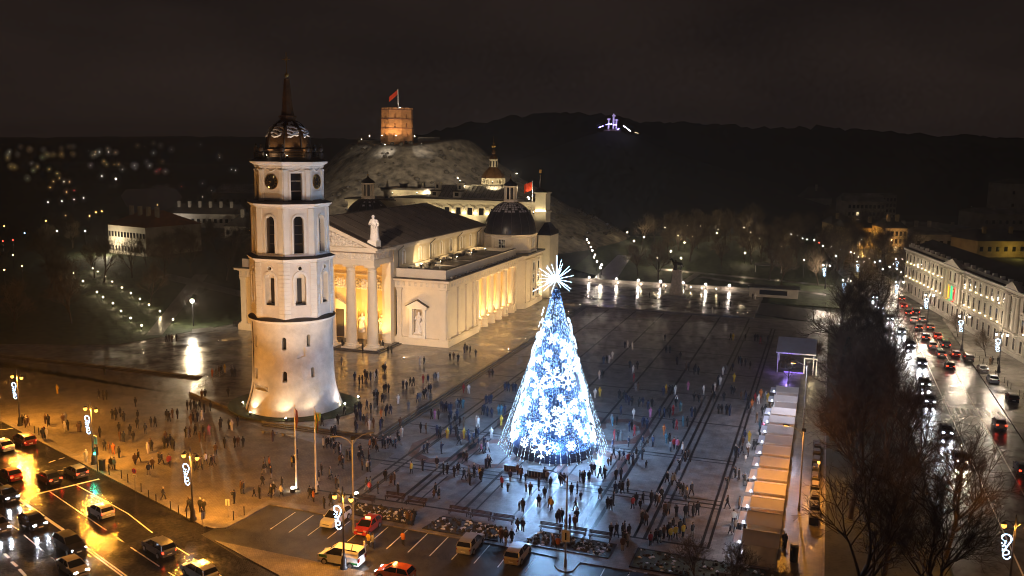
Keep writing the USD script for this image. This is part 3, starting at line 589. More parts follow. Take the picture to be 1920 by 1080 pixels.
def wing(left):
    X = (lambda a, b: MIR(a, b)) if left else (lambda a, b: (a, b))
    bx = lambda b, u0, u1, *q: b.box(*X(u0, u1), *q)
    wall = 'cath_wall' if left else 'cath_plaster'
    part('plinth', 'cath_plaster', lambda b: (bx(b, -13.1, 0, 0, 18.9, 0, 1.35), bx(b, -13.1, -.15, .15, 18.75, 1.35, 1.6), bx(b, -13.1, -4.0, 18.75, 49.5, 0, 1.2)))
    hole = arch_poly(2.3, 5.7, 12); hole = [(x - 7.55, z + 2.6 - 1.6) for x, z in hole]
    if left: hole = [(-54 - x, z) for x, z in hole][::-1]
    u0, u1 = X(-12.6, -.9)
    m = wall_plate([(u0, 0), (u1, 0), (u1, 11.2), (u0, 11.2)], [hole], 1.2).translate((0, .75, 1.6))
    part('front_wall', wall, lambda b: b.man(m))
    part('niche_back', wall, lambda b: bx(b, -9.2, -5.9, 1.9, 2.1, 2.0, 9))
    part('side_wall', 'cath_plaster', lambda b: bx(b, -12.6, -.9, 1.95, 18.5, 1.6, 12.8))
    for a, c in ((-12.55, -11.45), (-2.15, -.75)):
        part('pilaster', 'cath_plaster', lambda b: (bx(b, a, c, .38, .76, 1.95, 12.0), bx(b, a - .12, c + .12, .28, .76, 1.6, 2.0), bx(b, a - .08, c + .1, .3, .76, 12.0, 12.3), bx(b, a - .16, c + .16, .22, .76, 12.3, 12.62)))
    if not left:
        for a, c in ((.8, 2.5), (7.2, 8.6), (12.2, 13.5), (16.6, 18.2)):
            part('pilaster', 'cath_plaster', lambda b: (b.box(-.9, -.55, a, c, 1.95, 12.0), b.box(-.9, -.42, a - .1, c + .1, 1.6, 2.0), b.box(-.9, -.42, a - .1, c + .1, 12.1, 12.6)))
        for a, c in ((3.1, 6.6), (9.2, 11.6), (14.1, 16.0)): part('wall_panel', 'cath_plaster', lambda b: b.box(-.9, -.8, a, c, 2.6, 11.4))
    part('entablature', 'cath_plaster', lambda b: (bx(b, -13.2, -.45, .35, 49.2, 12.66, 13.1), bx(b, -13.2, -.5, .4, 49.2, 13.1, 14.1), bx(b, -13.3, -.25, .15, 49.2, 14.1, 14.35), bx(b, -13.4, .35, -.45, 49.3, 14.35, 14.75)))
    part('frieze', 'relief_stone', lambda b: (triglyphs(b, *X(-12.2, -1.0), 9, .4, 13.15, 14.05), [] if left else triglyphs(b, 1.6, 47.5, 30, -.5, 13.15, 14.05, 'u')))
    part('cornice_roof', 'dark_roof', lambda b: bx(b, -13.5, .5, -.6, 49.4, 14.76, 14.92))
    part('attic', 'cath_plaster', lambda b: (bx(b, -12.3, -1.0, 1.0, 1.6, 14.92, 16.9), bx(b, -1.6, -1.0, 1.6, 48.6, 14.92, 16.9), bx(b, -12.9, -12.3, 1.0, 48.6, 14.92, 16.9), bx(b, -12.3, -1.6, 48.0, 48.6, 14.92, 16.9)))
    part('attic_coping', 'dark_roof', lambda b: (bx(b, -12.9, -.9, .9, 1.7, 16.9, 16.98), bx(b, -1.7, -.9, 1.7, 48.7, 16.9, 16.98)))
    part('flat_roof', 'flat_roof', lambda b: bx(b, -12.8, -1.6, 1.6, 48.2, 15.6, 16.05))
    if not left:
        for k in range(20): part('roof_stud', 'grey_stone', lambda b: b.box(-.75, -.35, 3 + k * 2.3, 3.5 + k * 2.3, 14.93, 15.35))
        for k, (v0, v1) in enumerate(((14, 22), (24, 33), (35, 44))): part('roof_panel', 'roof_sheet', lambda b: b.box(-9.3, -3.2, v0, v1, 16.06, 16.35))
        r = np.random.RandomState(2)
        for k in range(26):
            uu, vv = (-12.2 + r.uniform(0, 3.2), 3 + k * 1.65) if k > 4 else (-11.5 + k * 2.0, 4.0 + r.uniform(0, 2.5))
            part('roof_clutter', 'flat_roof', lambda b: b.rbox((uu, vv, 16.05 + .3), (r.uniform(.5, 1.6), r.uniform(.4, 1.2), r.uniform(.5, 1.0)), r.uniform(0, 3)))
    # the aedicule with its statue
    c = -7.55 if not left else -46.45
    part('aedicule', 'trim_plaster', lambda b: (b.box(c - 1.95, c - 1.25, .25, .76, 2.2, 8.1), b.box(c + 1.25, c + 1.95, .25, .76, 2.2, 8.1), b.box(c - 2.3, c + 2.3, .1, .76, 8.1, 8.55), b.box(c - 2.0, c + 2.0, .0, .76, 1.61, 2.25)))
    part('aedicule_pediment', 'trim_plaster', lambda b: b.man(m3.CrossSection([np.array([(-2.6, 0), (2.6, 0), (0, 1.45)])]).extrude(.85).rotate((90, 0, 0)).translate((c, .76, 8.56))))
    part('aedicule_roof', 'dark_roof', lambda b: b.man((m3.CrossSection([np.array([(-2.75, 0), (0, 1.52), (2.75, 0), (2.75, .12), (0, 1.66), (-2.75, .12)])])).extrude(.95).rotate((90, 0, 0)).translate((c, .78, 8.58))))
    part('statue', 'statue_stone', lambda b: figure(b, (c, 1.25, 2.62), 4.7, seed=3 + left), smooth=50)
wing(False); wing(True)
# side colonnade
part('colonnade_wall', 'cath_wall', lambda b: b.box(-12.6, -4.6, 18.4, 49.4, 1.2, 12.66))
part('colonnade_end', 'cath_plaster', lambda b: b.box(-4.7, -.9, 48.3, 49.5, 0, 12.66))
for k in range(6):
    v = 21.0 + 5.08 * k
    c = part('colonnade_column', 'cath_plaster', lambda b: b.lathe([(.72, 2.3), (.84, 2.35), (.84, 2.55), (.74, 2.65), (.72, 3), (.70, 6), (.6, 11.6), (.66, 11.7), (.6, 11.8), (.6, 12.0), (.85, 12.3)], 22, (-1.55, v, 0)), smooth=35)
    part('capital', 'cath_plaster', lambda b: b.box(-2.45, -.65, v - .9, v + .9, 12.3, 12.66), c)
    part('pedestal', 'cath_plaster', lambda b: b.lathe([(1.12, 0), (1.12, .5), (1.0, .6), (1.0, 1.9), (1.1, 2.0), (1.1, 2.3)], 22, (-1.55, v, 0)), c, smooth=35)
for k in range(5):
    v = 23.5 + 5.08 * k
    part('wall_niche', 'cath_wall', lambda b: b.box(-4.6, -4.35, v - 1.2, v + 1.2, 4.4, 4.75))
    part('gallery_statue', 'statue_stone', lambda b: figure(b, (-4.0, v, 1.8), 2.6, 0.0, 20 + k, False), smooth=50)
    part('wall_relief', 'relief_stone', lambda b: relief(b, v - 1.1, v + 1.1, -4.6, 8.0, 9.4, 5 + k, .2, 'u'))
# nave, gable roof
NV = -13.0
holes = []
NW = [5.0, 13.9, 20.2, 26.3, 32.5, 39.5, 46.1, 52.3]
for v in NW: holes.append([(x + v, z + 17.3) for x, z in arch_poly(1.25, 3.1, 10)])
m = wall_plate([(0, 12.5), (56, 12.5), (56, 21.6), (0, 21.6)], holes, .9).rotate((0, 0, 90)).translate((NV, 0, 0))
part('nave_side_wall', 'nave_wall', lambda b: b.man(m))
part('nave_body', 'nave_wall', lambda b: (b.box(-41, NV - .95, .8, 56, 12.5, 21.5)))
part('nave_left_wall', 'nave_wall', lambda b: b.box(-41.3, -41.0, 0, 56, 12.5, 21.6))
for v in NW:
    w = part('nave_window', 'glass_dark', lambda b: b.box(NV - .5, NV - .42, v - .7, v + .7, 17.2, 20.5))
    part('frame', 'trim_plaster', lambda b: (b.box(NV - .42, NV - .34, v - .05, v + .05, 17.3, 20.3), b.box(NV - .42, NV - .34, v - .62, v + .62, 18.4, 18.5), b.box(NV - .42, NV - .34, v - .62, v + .62, 19.3, 19.4), b.box(NV - .42, NV - .3, v - .64, v - .5, 17.3, 20), b.box(NV - .42, NV - .3, v + .5, v + .64, 17.3, 20)), w)
    pr = m3.CrossSection([np.array(arch_poly(1.75, 3.4, 10))]) - m3.CrossSection([np.array(arch_poly(1.25, 3.1, 10))])
    part('surround', 'trim_plaster', lambda b: b.man(pr.extrude(.12).rotate((90, 0, 0)).rotate((0, 0, 90)).translate((NV - .02, v, 17.3))), w)
for v in NW[1:]:
    part('blind_niche', 'cath_plaster', lambda b: b.man(m3.CrossSection([np.array(arch_poly(1.6, 3.6, 10))]).extrude(.1).rotate((90, 0, 0)).rotate((0, 0, 90)).translate((NV + .0, v + 2.6, 16.8))))
for v in (1.9, 19.4, 36.8, 50.7): part('downpipe', 'lamp_black', lambda b: b.tube([(NV + .9, v + 1.3, 21.6), (NV + .25, v, 20.6), (NV + .25, v, 16.1)], .1, 6))
part('nave_cornice', 'cath_plaster', lambda b: (b.box(NV, NV + .35, .3, 56.2, 20.95, 21.5), b.box(NV, NV + .75, .3, 56.3, 21.5, 21.95)))
RZ, EZ, EU = 28.0, 22.0, 14.9      # ridge height, eave height, half width
def roof(b):
    v0, v1, vh = -9.8, 56.6, 49.0
    for s in (1, -1):
        e = -27 + s * EU
        q = [(e, v0, EZ), (e, v1, EZ), (-27, vh, RZ), (-27, v0, RZ)]; 
        b.add(q + [(x, y, z + .16) for x, y, z in q], [(0, 1, 2, 3), (7, 6, 5, 4), (0, 4, 5, 1), (3, 2, 6, 7), (0, 3, 7, 4), (1, 5, 6, 2)])
    b.add([(-27 + EU, v1, EZ + .16), (-27 - EU, v1, EZ + .16), (-27, vh, RZ + .16)], [(0, 2, 1)])
rf = part('roof', 'roof_sheet', roof)
part('ridge_cap', 'dark_roof', lambda b: b.rbox((-27, 19.6, RZ + .22), (.4, 58.8, .14)), rf)
for k in range(13):                                                   # seams of the sheet roof
    v = -7 + 4.6 * k; zt = RZ if v < 49 else RZ - (v - 49) * .79
    part('roof_seam', 'dark_roof', lambda b: b.tube([(-27 + .2, v, RZ + .17), (-27 + EU - .1, v, EZ + .19)] if v < 49 else [(-22, v, 26), (-27 + EU - .1, v, EZ + .19)], .045, 4), rf)
for sq, (ff, vv) in enumerate([(.25, 10), (.4, 30), (.65, 4), (.6, 24), (.3, 40)]):
    part('roof_hatch', 'dark_roof', lambda b: b.rbox((-27 + EU * ff, vv, RZ - (RZ - EZ) * ff + .3), (.9, .8, .25)), rf)
# portico
part('stylobate', 'step_stone', lambda b: (b.box(-42.8, -11.2, -11.0, 0, 0, .18), b.box(-42.2, -11.8, -10.4, 0, .18, .36)))
VC = -8.0
for k in range(6):
    u = -14.2 - 5.1 * k
    c = part('portico_column', 'cath_plaster', lambda b: b.lathe([(1.62, .62), (1.66, .8), (1.5, 1.0), (1.42, 1.1), (1.45, 1.25), (1.22, 1.4), (1.18, 3), (1.14, 7), (.92, 17.0), (1.0, 17.05), (1.0, 17.2), (.92, 17.25), (.92, 17.6), (1.2, 18.0)], 28, (u, VC, 0)), smooth=35)
    part('column_plinth', 'cath_plaster', lambda b: b.box(u - 1.75, u + 1.75, VC - 1.75, VC + 1.75, .36, .63), c)
    part('abacus', 'cath_plaster', lambda b: b.box(u - 1.28, u + 1.28, VC - 1.28, VC + 1.28, 18.0, 18.4), c)
for s in (0, 1):
    u0, u1 = ((-15.1, -13.0), (-41.0, -38.9))[s]
    part('anta', 'cath_plaster', lambda b: (b.box(u0, u1, -1.7, -.05, .9, 18.4), b.box(u0 - .2, u1 + .2, -2.0, -.05, .36, .9)))
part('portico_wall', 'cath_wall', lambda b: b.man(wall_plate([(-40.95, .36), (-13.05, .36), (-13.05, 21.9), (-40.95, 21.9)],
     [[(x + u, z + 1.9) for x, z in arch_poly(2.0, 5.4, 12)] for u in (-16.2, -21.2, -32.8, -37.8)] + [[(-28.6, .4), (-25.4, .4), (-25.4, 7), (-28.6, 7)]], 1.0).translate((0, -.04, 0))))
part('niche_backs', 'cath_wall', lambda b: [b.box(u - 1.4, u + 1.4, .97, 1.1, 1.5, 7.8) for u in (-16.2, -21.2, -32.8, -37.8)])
for i, u in enumerate((-16.2, -21.2, -32.8, -37.8)): part('statue', 'statue_stone', lambda b: figure(b, (u, .42, 1.95), 4.3, seed=9 + i, tablet=False), smooth=50)
part('door', 'frame_dark', lambda b: b.box(-28.55, -25.45, .5, .7, .4, 6.95))
part('door_surround', 'cath_plaster', lambda b: (b.box(-29.6, -28.6, -.35, -.05, .36, 7.0), b.box(-25.4, -24.4, -.35, -.05, .36, 7.0), b.box(-29.8, -24.2, -.5, -.05, 7.0, 7.7), b.man(m3.CrossSection([np.array([(-3.3, 0), (3.3, 0), (0, 1.7)])]).extrude(.75).rotate((90, 0, 0)).translate((-27, -.05, 7.7)))))
for i, u in enumerate((-16.2, -21.2, -26.3, -31.4, -37.2)):
    part('wall_relief', 'relief_stone', lambda b: relief(b, u - 1.7, u + 1.7, -.08, 11.8, 14.8, 40 + i, .3))
    part('relief_ledge', 'cath_plaster', lambda b: b.box(u - 2.0, u + 2.0, -.3, -.05, 14.95, 15.15))
part('portico_entablature', 'cath_plaster', lambda b: (b.box(-40.95, -13.2, VC - 1.1, VC + 1.1, 18.41, 19.4), b.box(-15.3, -13.2, VC + 1.1, -.05, 18.41, 19.4), b.box(-40.95, -38.85, VC + 1.1, -.05, 18.41, 19.4),
     b.box(-41.05, -13.1, VC - 1.2, -.05, 19.4, 19.55), b.box(-40.9, -13.25, VC - 1.05, -.05, 19.55, 21.1), b.box(-41.2, -13.0, VC - 1.3, -.05, 21.1, 21.35), b.box(-41.9, -12.3, VC - 2.0, .3, 21.35, 21.85)))
for k in range(16): part('triglyph', 'relief_stone', lambda b: triglyphs(b, -40.5 + k * 26.9 / 15, 0, 1, VC - 1.05, 19.6, 21.05, w=.8) if False else triglyphs(b, -40.5 + k * 26.9 / 15 - .001, -40.5 + k * 26.9 / 15 + .001, 1, VC - 1.05, 19.6, 21.05, w=.8))
for k in range(5): part('triglyph', 'relief_stone', lambda b: triglyphs(b, VC - .7 + k * 1.77 - .001, VC - .7 + k * 1.77 + .001, 1, -13.25, 19.6, 21.05, 'u', w=.8))
for k in range(15):
    u = -39.6 + k * 1.793
    part('metope', 'relief_stone', lambda b: relief(b, u - .5, u + .5, VC - 1.05, 19.75, 20.9, 60 + k, .16))
for k in range(4): part('metope', 'relief_stone', lambda b: relief(b, VC + .35 + k * 1.8 - .5, VC + .35 + k * 1.8 + .5, -13.25, 19.75, 20.9, 80 + k, .16, 'u'))
tri = lambda a, h, z: [(-a, z), (a, z), (0, z + h)]
part('tympanum', 'cath_plaster', lambda b: b.man(m3.CrossSection([np.array(tri(13.6, 5.2, 0))]).extrude(.5).rotate((90, 0, 0)).translate((-27, VC - .3, 22.0))))
rk = m3.CrossSection([np.array([(-15.1, 0), (15.1, 0), (15.1, .3), (0, 6.35), (-15.1, .3)])]) - m3.CrossSection([np.array([(-12.9, .45), (12.9, .45), (0, 5.35)])])
part('pediment_cornice', 'cath_plaster', lambda b: b.man(rk.extrude(1.7).rotate((90, 0, 0)).translate((-27, VC - .3, 21.86))))
def tymp(b):
    r = np.random.RandomState(8)
    for k in range(44):
        x = -11 + k * .5; hmax = (1 - abs(x) / 12.9) * 4.9
        for j in range(int(hmax / .75) + 1): b.ball((-27 + x + r.uniform(-.2, .2), VC - .9, 22.55 + j * .68 + r.uniform(-.1, .1)), r.uniform(.28, .5), 1, (1, .8, 1.2))
part('tympanum_relief', 'relief_stone', tymp, smooth=True)
part('pediment_roof', 'dark_roof', lambda b: b.man(m3.CrossSection([np.array([(-15.3, .32), (0, 6.45), (15.3, .32), (15.3, .5), (0, 6.66), (-15.3, .5)])]).extrude(1.95).rotate((90, 0, 0)).translate((-27, VC - .2, 21.86))))
for i, u in enumerate((-13.4, -27.0, -40.6)):
    z = 22.3 if i != 1 else 28.2
    p = part('acroterion_block', 'trim_plaster', lambda b: b.box(u - 1.05, u + 1.05, VC - 1.6, VC + .5, z - .6, z + 1.5))
    part('roof_statue', 'statue_stone', lambda b: figure(b, (u, VC - .55, z + 1.55), 5.3, seed=1 + 5 * i), smooth=50)
# chapels with domes
def chapel(cu, cv, detail):
    b0, b1 = (-12.4, .35) if detail else (-54.2, -41.6)
    if detail:
        part('chapel_body', 'cath_plaster', lambda b: (b.prism([(b0, 51.2), (-2.6, 51.2), (.1, 53.4), (.1, 68.5), (b0, 68.5)], 1.5, 13.9)))
        part('chapel_plinth', 'cath_plaster', lambda b: (b.prism([(b0, 50.9), (-2.5, 50.9), (.4, 53.2), (.4, 68.8), (b0, 68.8)], 0, 1.5)))
        part('chapel_cornice', 'cath_plaster', lambda b: (b.prism([(b0, 50.9), (-2.5, 50.9), (.4, 53.2), (.4, 68.8), (b0, 68.8)], 12.9, 13.3), b.prism([(b0, 50.6), (-2.3, 50.6), (.8, 53.0), (.8, 69), (b0, 69)], 13.9, 14.5)))
        part('chapel_roof', 'dark_roof', lambda b: b.prism([(b0, 50.4), (-2.2, 50.4), (1.0, 52.9), (1.0, 69.2), (b0, 69.2)], 14.52, 14.95))
        for v0, v1 in ((53.6, 54.7), (58.4, 59.4), (62.6, 63.6), (67.2, 68.3)): part('pilaster', 'cath_plaster', lambda b: (b.box(.1, .36, v0, v1, 1.9, 12.4), b.box(.1, .45, v0 - .1, v1 + .1, 1.5, 1.95), b.box(.1, .45, v0 - .1, v1 + .1, 12.4, 12.9)))
        part('pilaster', 'cath_plaster', lambda b: b.box(-4.2, -3.0, 50.95, 51.2, 1.6, 12.8)); part('pilaster', 'cath_plaster', lambda b: b.rbox((-1.25, 52.3, 7.2), (1.2, .2, 11.2), math.radians(39)))
        for v in (60.9, 65.2):
            for z in (2.6, 6.4, 9.8):
                w = part('chapel_window', 'glass_dark', lambda b: b.box(.1, .16, v - .7, v + .7, z, z + 2.0))
                part('window_surround', 'trim_plaster', lambda b: (b.box(.1, .3, v - .95, v - .7, z - .2, z + 2.2), b.box(.1, .3, v + .7, v + .95, z - .2, z + 2.2), b.box(.1, .36, v - 1.05, v + 1.05, z + 2.2, z + 2.5), b.box(.1, .36, v - 1.05, v + 1.05, z - .45, z - .2)), w)
    else:
        part('chapel_body', 'cath_plaster', lambda b: b.box(b0, b1, 47, 64, 0, 14.5))
    ph = math.pi / 8 - math.pi / 2
    k8 = 1 / math.cos(math.pi / 8)
    part('drum', 'cath_plaster', lambda b: b.lathe([(7.0 * k8, 14.9), (7.0 * k8, 15.5), (6.75 * k8, 15.6), (6.75 * k8, 19.1), (7.0 * k8, 19.3), (7.0 * k8, 19.6), (7.3 * k8, 19.95)], 8, (cu, cv, 0), ph), smooth=False)
    for i in range(8):
        a = -math.pi / 2 + i * math.pi / 4; c, s = math.cos(a), math.sin(a)
        for t in (-1, 1):
            q = np.array([cu + c * 6.8 - s * t * 2.45, cv + s * 6.8 + c * t * 2.45]); part('drum_pilaster', 'cath_plaster', lambda b: b.rbox((q[0], q[1], 17.3), (.55, .3, 3.4), a + math.pi / 2))
        if i % 2 == 0:
            q = np.array([cu + c * 6.78, cv + s * 6.78])
            w = part('drum_window', 'glass_dark', lambda b: b.rbox((q[0], q[1], 17.5), (1.9, .1, 2.3), a + math.pi / 2))
            def bars(b):
                for t in (-1, -.5, 0, .5, 1): b.rbox((cu + c * 6.86 - s * t * .95, cv + s * 6.86 + c * t * .95, 17.5), (.14 if t in (-1, 0, 1) else .07, .12, 2.4), a + math.pi / 2)
                for z in (16.35, 17.2, 18.0, 18.65): b.rbox((cu + c * 6.86, cv + s * 6.86, z), (2.0, .12, .08), a + math.pi / 2)
            part('window_bars', 'trim_plaster', bars, w)
    dp = [(7.15 * math.cos(t), 20.0 + 8.8 * math.sin(t)) for t in np.linspace(0, math.radians(76), 11)]
    d = part('dome', 'dome_sheet', lambda b: b.lathe(dp, 32, (cu, cv, 0)), smooth=50)
    part('dome_ribs', 'dark_roof', lambda b: [b.tube([(cu + (r * 1.005) * math.cos(a), cv + (r * 1.005) * math.sin(a), z) for r, z in dp], .09, 4) for a in np.linspace(0, 2 * math.pi, 17)[:-1]], d)
    rr = np.random.RandomState(int(cv))
    sn = MB()
    for k in range(32 if detail else 16):                               # frost between the seams of the dome
        a = (k + .5) * 2 * math.pi / (32 if detail else 16)
        for j in range(5 if detail else 3):
            t = math.radians(44 + j * 5.6) if detail else math.radians(40 + j * 10)
            if rr.rand() < (.25 if detail else .5): continue
            da = (.072 if detail else .07); dt = math.radians(2.2)
            q = []
            for aa, tt in ((a - da, t - dt), (a + da, t - dt), (a + da, t + dt), (a - da, t + dt)): aa += rr.uniform(-.012, .012); q.append((cu + 7.22 * math.cos(tt) * math.cos(aa), cv + 7.22 * math.cos(tt) * math.sin(aa), 20.03 + 8.87 * math.sin(tt)))
            sn.add(q, [(0, 1, 2, 3)])
    o = sn.build('frost', 'frost', d); tag(o, kind='stuff')
    ln = part('lantern', 'cath_plaster', lambda b: (b.lathe([(2.0, 28.4), (2.0, 29.2), (1.75, 29.3)], 8, (cu, cv, 0)), b.lathe([(1.6, 32.5), (1.95, 32.7), (2.05, 33.0)], 8, (cu, cv, 0))))
    for k in range(8): a = k * math.pi / 4 + .2; part('lantern_post', 'cath_plaster', lambda b: b.rbox((cu + 1.55 * math.cos(a), cv + 1.55 * math.sin(a), 30.9), (.42, .34, 3.3), a), ln)
    part('lantern_core', 'void', lambda b: b.lathe([(1.1, 29.2), (1.1, 32.6)], 8, (cu, cv, 0)), ln)
    part('lantern_cap', 'dome_sheet', lambda b: b.lathe([(2.1, 33.0), (1.7, 33.6), (.9, 34.1), (.45, 34.4), (.1, 34.9), (.05, 36.3)], 12, (cu, cv, 0)), ln, smooth=40)
    part('lantern_ball', 'gold', lambda b: b.ball((cu, cv, 35.3), .25, 1), ln)
mat('frost', (.42, .40, .42), .6, var=.3, scale=2)
chapel(-6.6, 60.0, True); chapel(-47.5, 54.0, False)
# lamps of the cathedral, some of them added to light it
LT0 = TW + LS * 6.6 + LE * 1.5 + np.array([0, 0, 34.95])
floodlight(0, 0, L(-17, 24, 25), 17000, (1, .74, .52), 'added floodlight on the back ledge of the bell tower facing the church roof', 100, z=LT0)  # added out of view to light the nave roof
LT = lambda u, v, z=0: L(u, v, z)
emit('amber_glass', (1.0, .62, .2), 12)
for k in range(4):
    floodlight(0, 0, LT(-16.5 - 6.5 * k, -.4, 13), 1700, AMB, f'amber floodlight on the portico floor, number {("one", "two", "three", "four")[k]} from the right', 110, z=LT(-16.6 - 5.1 * k, -5.4, .36), size=.25)
floodlight(0, 0, LT(-13.5, -1.9, 10), 520, AMB, 'amber floodlight beside the corner column of the portico', 95, z=LT(-16.0, -6.0, .36), size=.25)
for k in range(5):
    floodlight(0, 0, LT(-4.6, 23.5 + 5.08 * k, 8.5), 1300, (1, .62, .22), f'amber floodlight in the side colonnade, {("nearest", "second", "third", "fourth", "farthest")[k]} bay', 115, z=LT(-2.0, 23.5 + 5.08 * k, 0), size=.25)
floodlight(0, 0, LT(-13, 30, 19.5), 900, (1, .74, .40), 'bright floodlight on the flat wing roof beside the nave wall', 110, z=LT(-9.9, 7.6, 16.05), zoff=.9, size=.45)
for k in range(4): floodlight(0, 0, LT(-13, 16 + 10 * k, 19.5), 230, (1, .70, .34), f'small floodlight under the nave wall, {("first", "second", "third", "last")[k]} towards the dome', 130, z=LT(-8.6, 16 + 10 * k, 16.36), zoff=.4, size=.22)
for k, (v_, p_) in enumerate(((3, 1500), (15, 1700), (27, 1700), (39, 1700), (52, 1500), (64, 1100))):  # ground lamps added to light the church side, lenses kept tiny
    floodlight(0, 0, L(-1, v_ + 1, 11), p_, (1, .66, .29), f'added ground floodlight on the step edge facing the church side, {nth(k + 1)} from the front', 115, z=L(13.0, v_, 0), zoff=.22, size=.09)
floodlight(0, 0, L(-7, 0, 9), 950, (1, .66, .33), 'added small ground floodlight before the church front corner wing', 110, z=L(-4.5, -13, 0), zoff=.22, size=.09)  # added to light the right front wing
floodlight(0, 0, L(-47, 0, 9), 900, (1, .60, .22), 'added small ground floodlight before the left church wing', 110, z=L(-50, -13, 0), zoff=.22, size=.09)  # added to light the left front wing

# ------------------------------------------------------------------ the lit tree
emit('flake_light', (.66, .83, 1.0), 4.2)
emit('net_blue', (.15, .38, 1.0), 2.3)
emit('net_white', (.42, .68, 1.0), 3.0)
emit('star_light', (.50, .74, 1.0), 5.0)
MATS['string_light'] = usdkit.material(stage, '/World/Looks/string_light', {'g': ('geometry', {}), 'n': ('noise_texture', {'scale': 3.2, 'detail': 1.0}), 'm': ('map_range', {'from_min': .48, 'from_max': .62, 'to_min': .25, 'to_max': 3.2, 'clamp': True}), 'e': ('emission', {'color': (.5, .72, 1.0)})},
    [('g.position', 'n.vector'), ('n.fac', 'm.value'), ('m.result', 'e.strength')], surface='e.emission')
mat('tree_frame', (.02, .03, .07), .5, metal=.3)
mat('tree_tinsel', (.05, .09, .2), .35, metal=.6, var=.4, scale=2)
_f = at(1036, 876, PLAZA); _d = _f[:2] / np.linalg.norm(_f[:2]); TREE = np.array([*(_f[:2] + _d * 7.2), PLAZA])
xmas = thing('christmas_tree', 'tall cone-shaped tree of white and blue lights with a star on top', 'christmas tree', TREE)
ZT, RT = 24.6, 5.9
cone_r = lambda z: RT * (1 - (z - 1.3) / (ZT - 1.3 + .9)) if z > 1.3 else RT
MB().lathe([(cone_r(1.3), 1.3), (cone_r(12), 12), (cone_r(23.9), 23.9), (.05, 24.4)], 40).build('cone', 'tree_tinsel', xmas, smooth=True)
MB().lathe([(RT + .05, 0), (RT + .05, 1.28), (RT - .3, 1.3)], 40, cap=False).build('base_skirt', 'tree_frame', xmas, smooth=40)
for k in range(20): a = k * math.pi / 10; MB().box(-.05, .05, -.05, .05, 0, 1.7).move(0, (6.6 * math.cos(a), 6.6 * math.sin(a), 0)).build('fence_post', 'tree_frame', xmas)
b = MB()
for z in (.8, 1.6): b.tube([(6.6 * math.cos(a), 6.6 * math.sin(a), z) for a in np.linspace(0, 2 * math.pi, 41)], .04, 4)
b.build('fence_rail', 'tree_frame', xmas)
r = np.random.RandomState(5)
oct_v = np.array([(1, 0, 0), (-1, 0, 0), (0, 1, 0), (0, -1, 0), (0, 0, 1), (0, 0, -1)], float); oct_f = np.array([(0, 2, 4), (2, 1, 4), (1, 3, 4), (3, 0, 4), (2, 0, 5), (1, 2, 5), (3, 1, 5), (0, 3, 5)])
def dots(name, m, n, dr, rad, keep, seed):
    q = np.random.RandomState(seed); P = []
    while len(P) < n:
        z = 1.4 + (ZT - 1.8) * (1 - math.sqrt(q.rand())); a = q.rand() * 2 * math.pi
        if keep(a, z): P.append(((cone_r(z) + dr) * math.cos(a), (cone_r(z) + dr) * math.sin(a), z))
    P = np.array(P); s = rad * (.7 + .6 * q.rand(len(P), 1, 1))
    v = (P[:, None] + oct_v[None] * s).reshape(-1, 3); f = (np.arange(len(P))[:, None, None] * 6 + oct_f[None]).reshape(-1, 3)
    tag(MB().add(v, f).build(name, m, xmas), kind='stuff')
lump = lambda a, z, s: float(meshkit.noise(np.array([math.cos(a) * 3.1, math.sin(a) * 3.1, z * .16]), s))
dots('blue_light_net', 'net_blue', 11000, .1, .062, lambda a, z: lump(a, z, 3) > .34, 21)
dots('white_light_net', 'net_white', 2200, .14, .045, lambda a, z: lump(a, z, 3) > .45, 22)
NS = 64                                                              # outer strings, spread like a tent from the star to the ground
for k in range(NS):
    a = 2 * math.pi * (k + r.uniform(-.2, .2)) / NS; R0 = 7.7 + r.uniform(-.25, .25)
    pts = [(R0 * t ** 1.06 * math.cos(a) + .25 * math.cos(a), R0 * t ** 1.06 * math.sin(a) + .25 * math.sin(a), ZT - .5 - (ZT - 1.0) * t) for t in np.linspace(0, 1, 10)]
    MB().tube(pts, .028, 4, cap=False).build('light_string', 'string_light', xmas)
def flake(R, kind):
    b = MB()
    for k in range(6):
        a = k * math.pi / 3; c, s = math.cos(a), math.sin(a); w = .07 * R + .04
        def bar(p, q, w):
            p = np.array(p, float); q = np.array(q, float)
            m = (p + q) / 2; d = q - p; ln = np.hypot(*d); an = math.atan2(d[1], d[0]) + a
            b.rbox((m[0] * c - m[1] * s, m[0] * s + m[1] * c, 0), (ln, w, w * .7), an)
        bar((0, 0), (R, 0), w)
        for x, l in (((.45, .34), (.72, .26)) if kind != 1 else ((.62, .36),)):
            for sg in (1, -1): bar((x * R, 0), (x * R + l * R * .62, sg * l * R * .8), w * .85)
        if kind == 2: b.lathe([(.13 * R, -w * .3), (.20 * R, -w * .3), (.20 * R, w * .3), (.13 * R, w * .3)], 10, (.98 * R * c, .98 * R * s, 0), cap=False)
    if kind: b.lathe([(.2 * R, -.03), (.3 * R, -.03), (.3 * R, .03), (.2 * R, .03)], 12, cap=False)
    return b
FL = []
q = random.Random(9); tries = 0
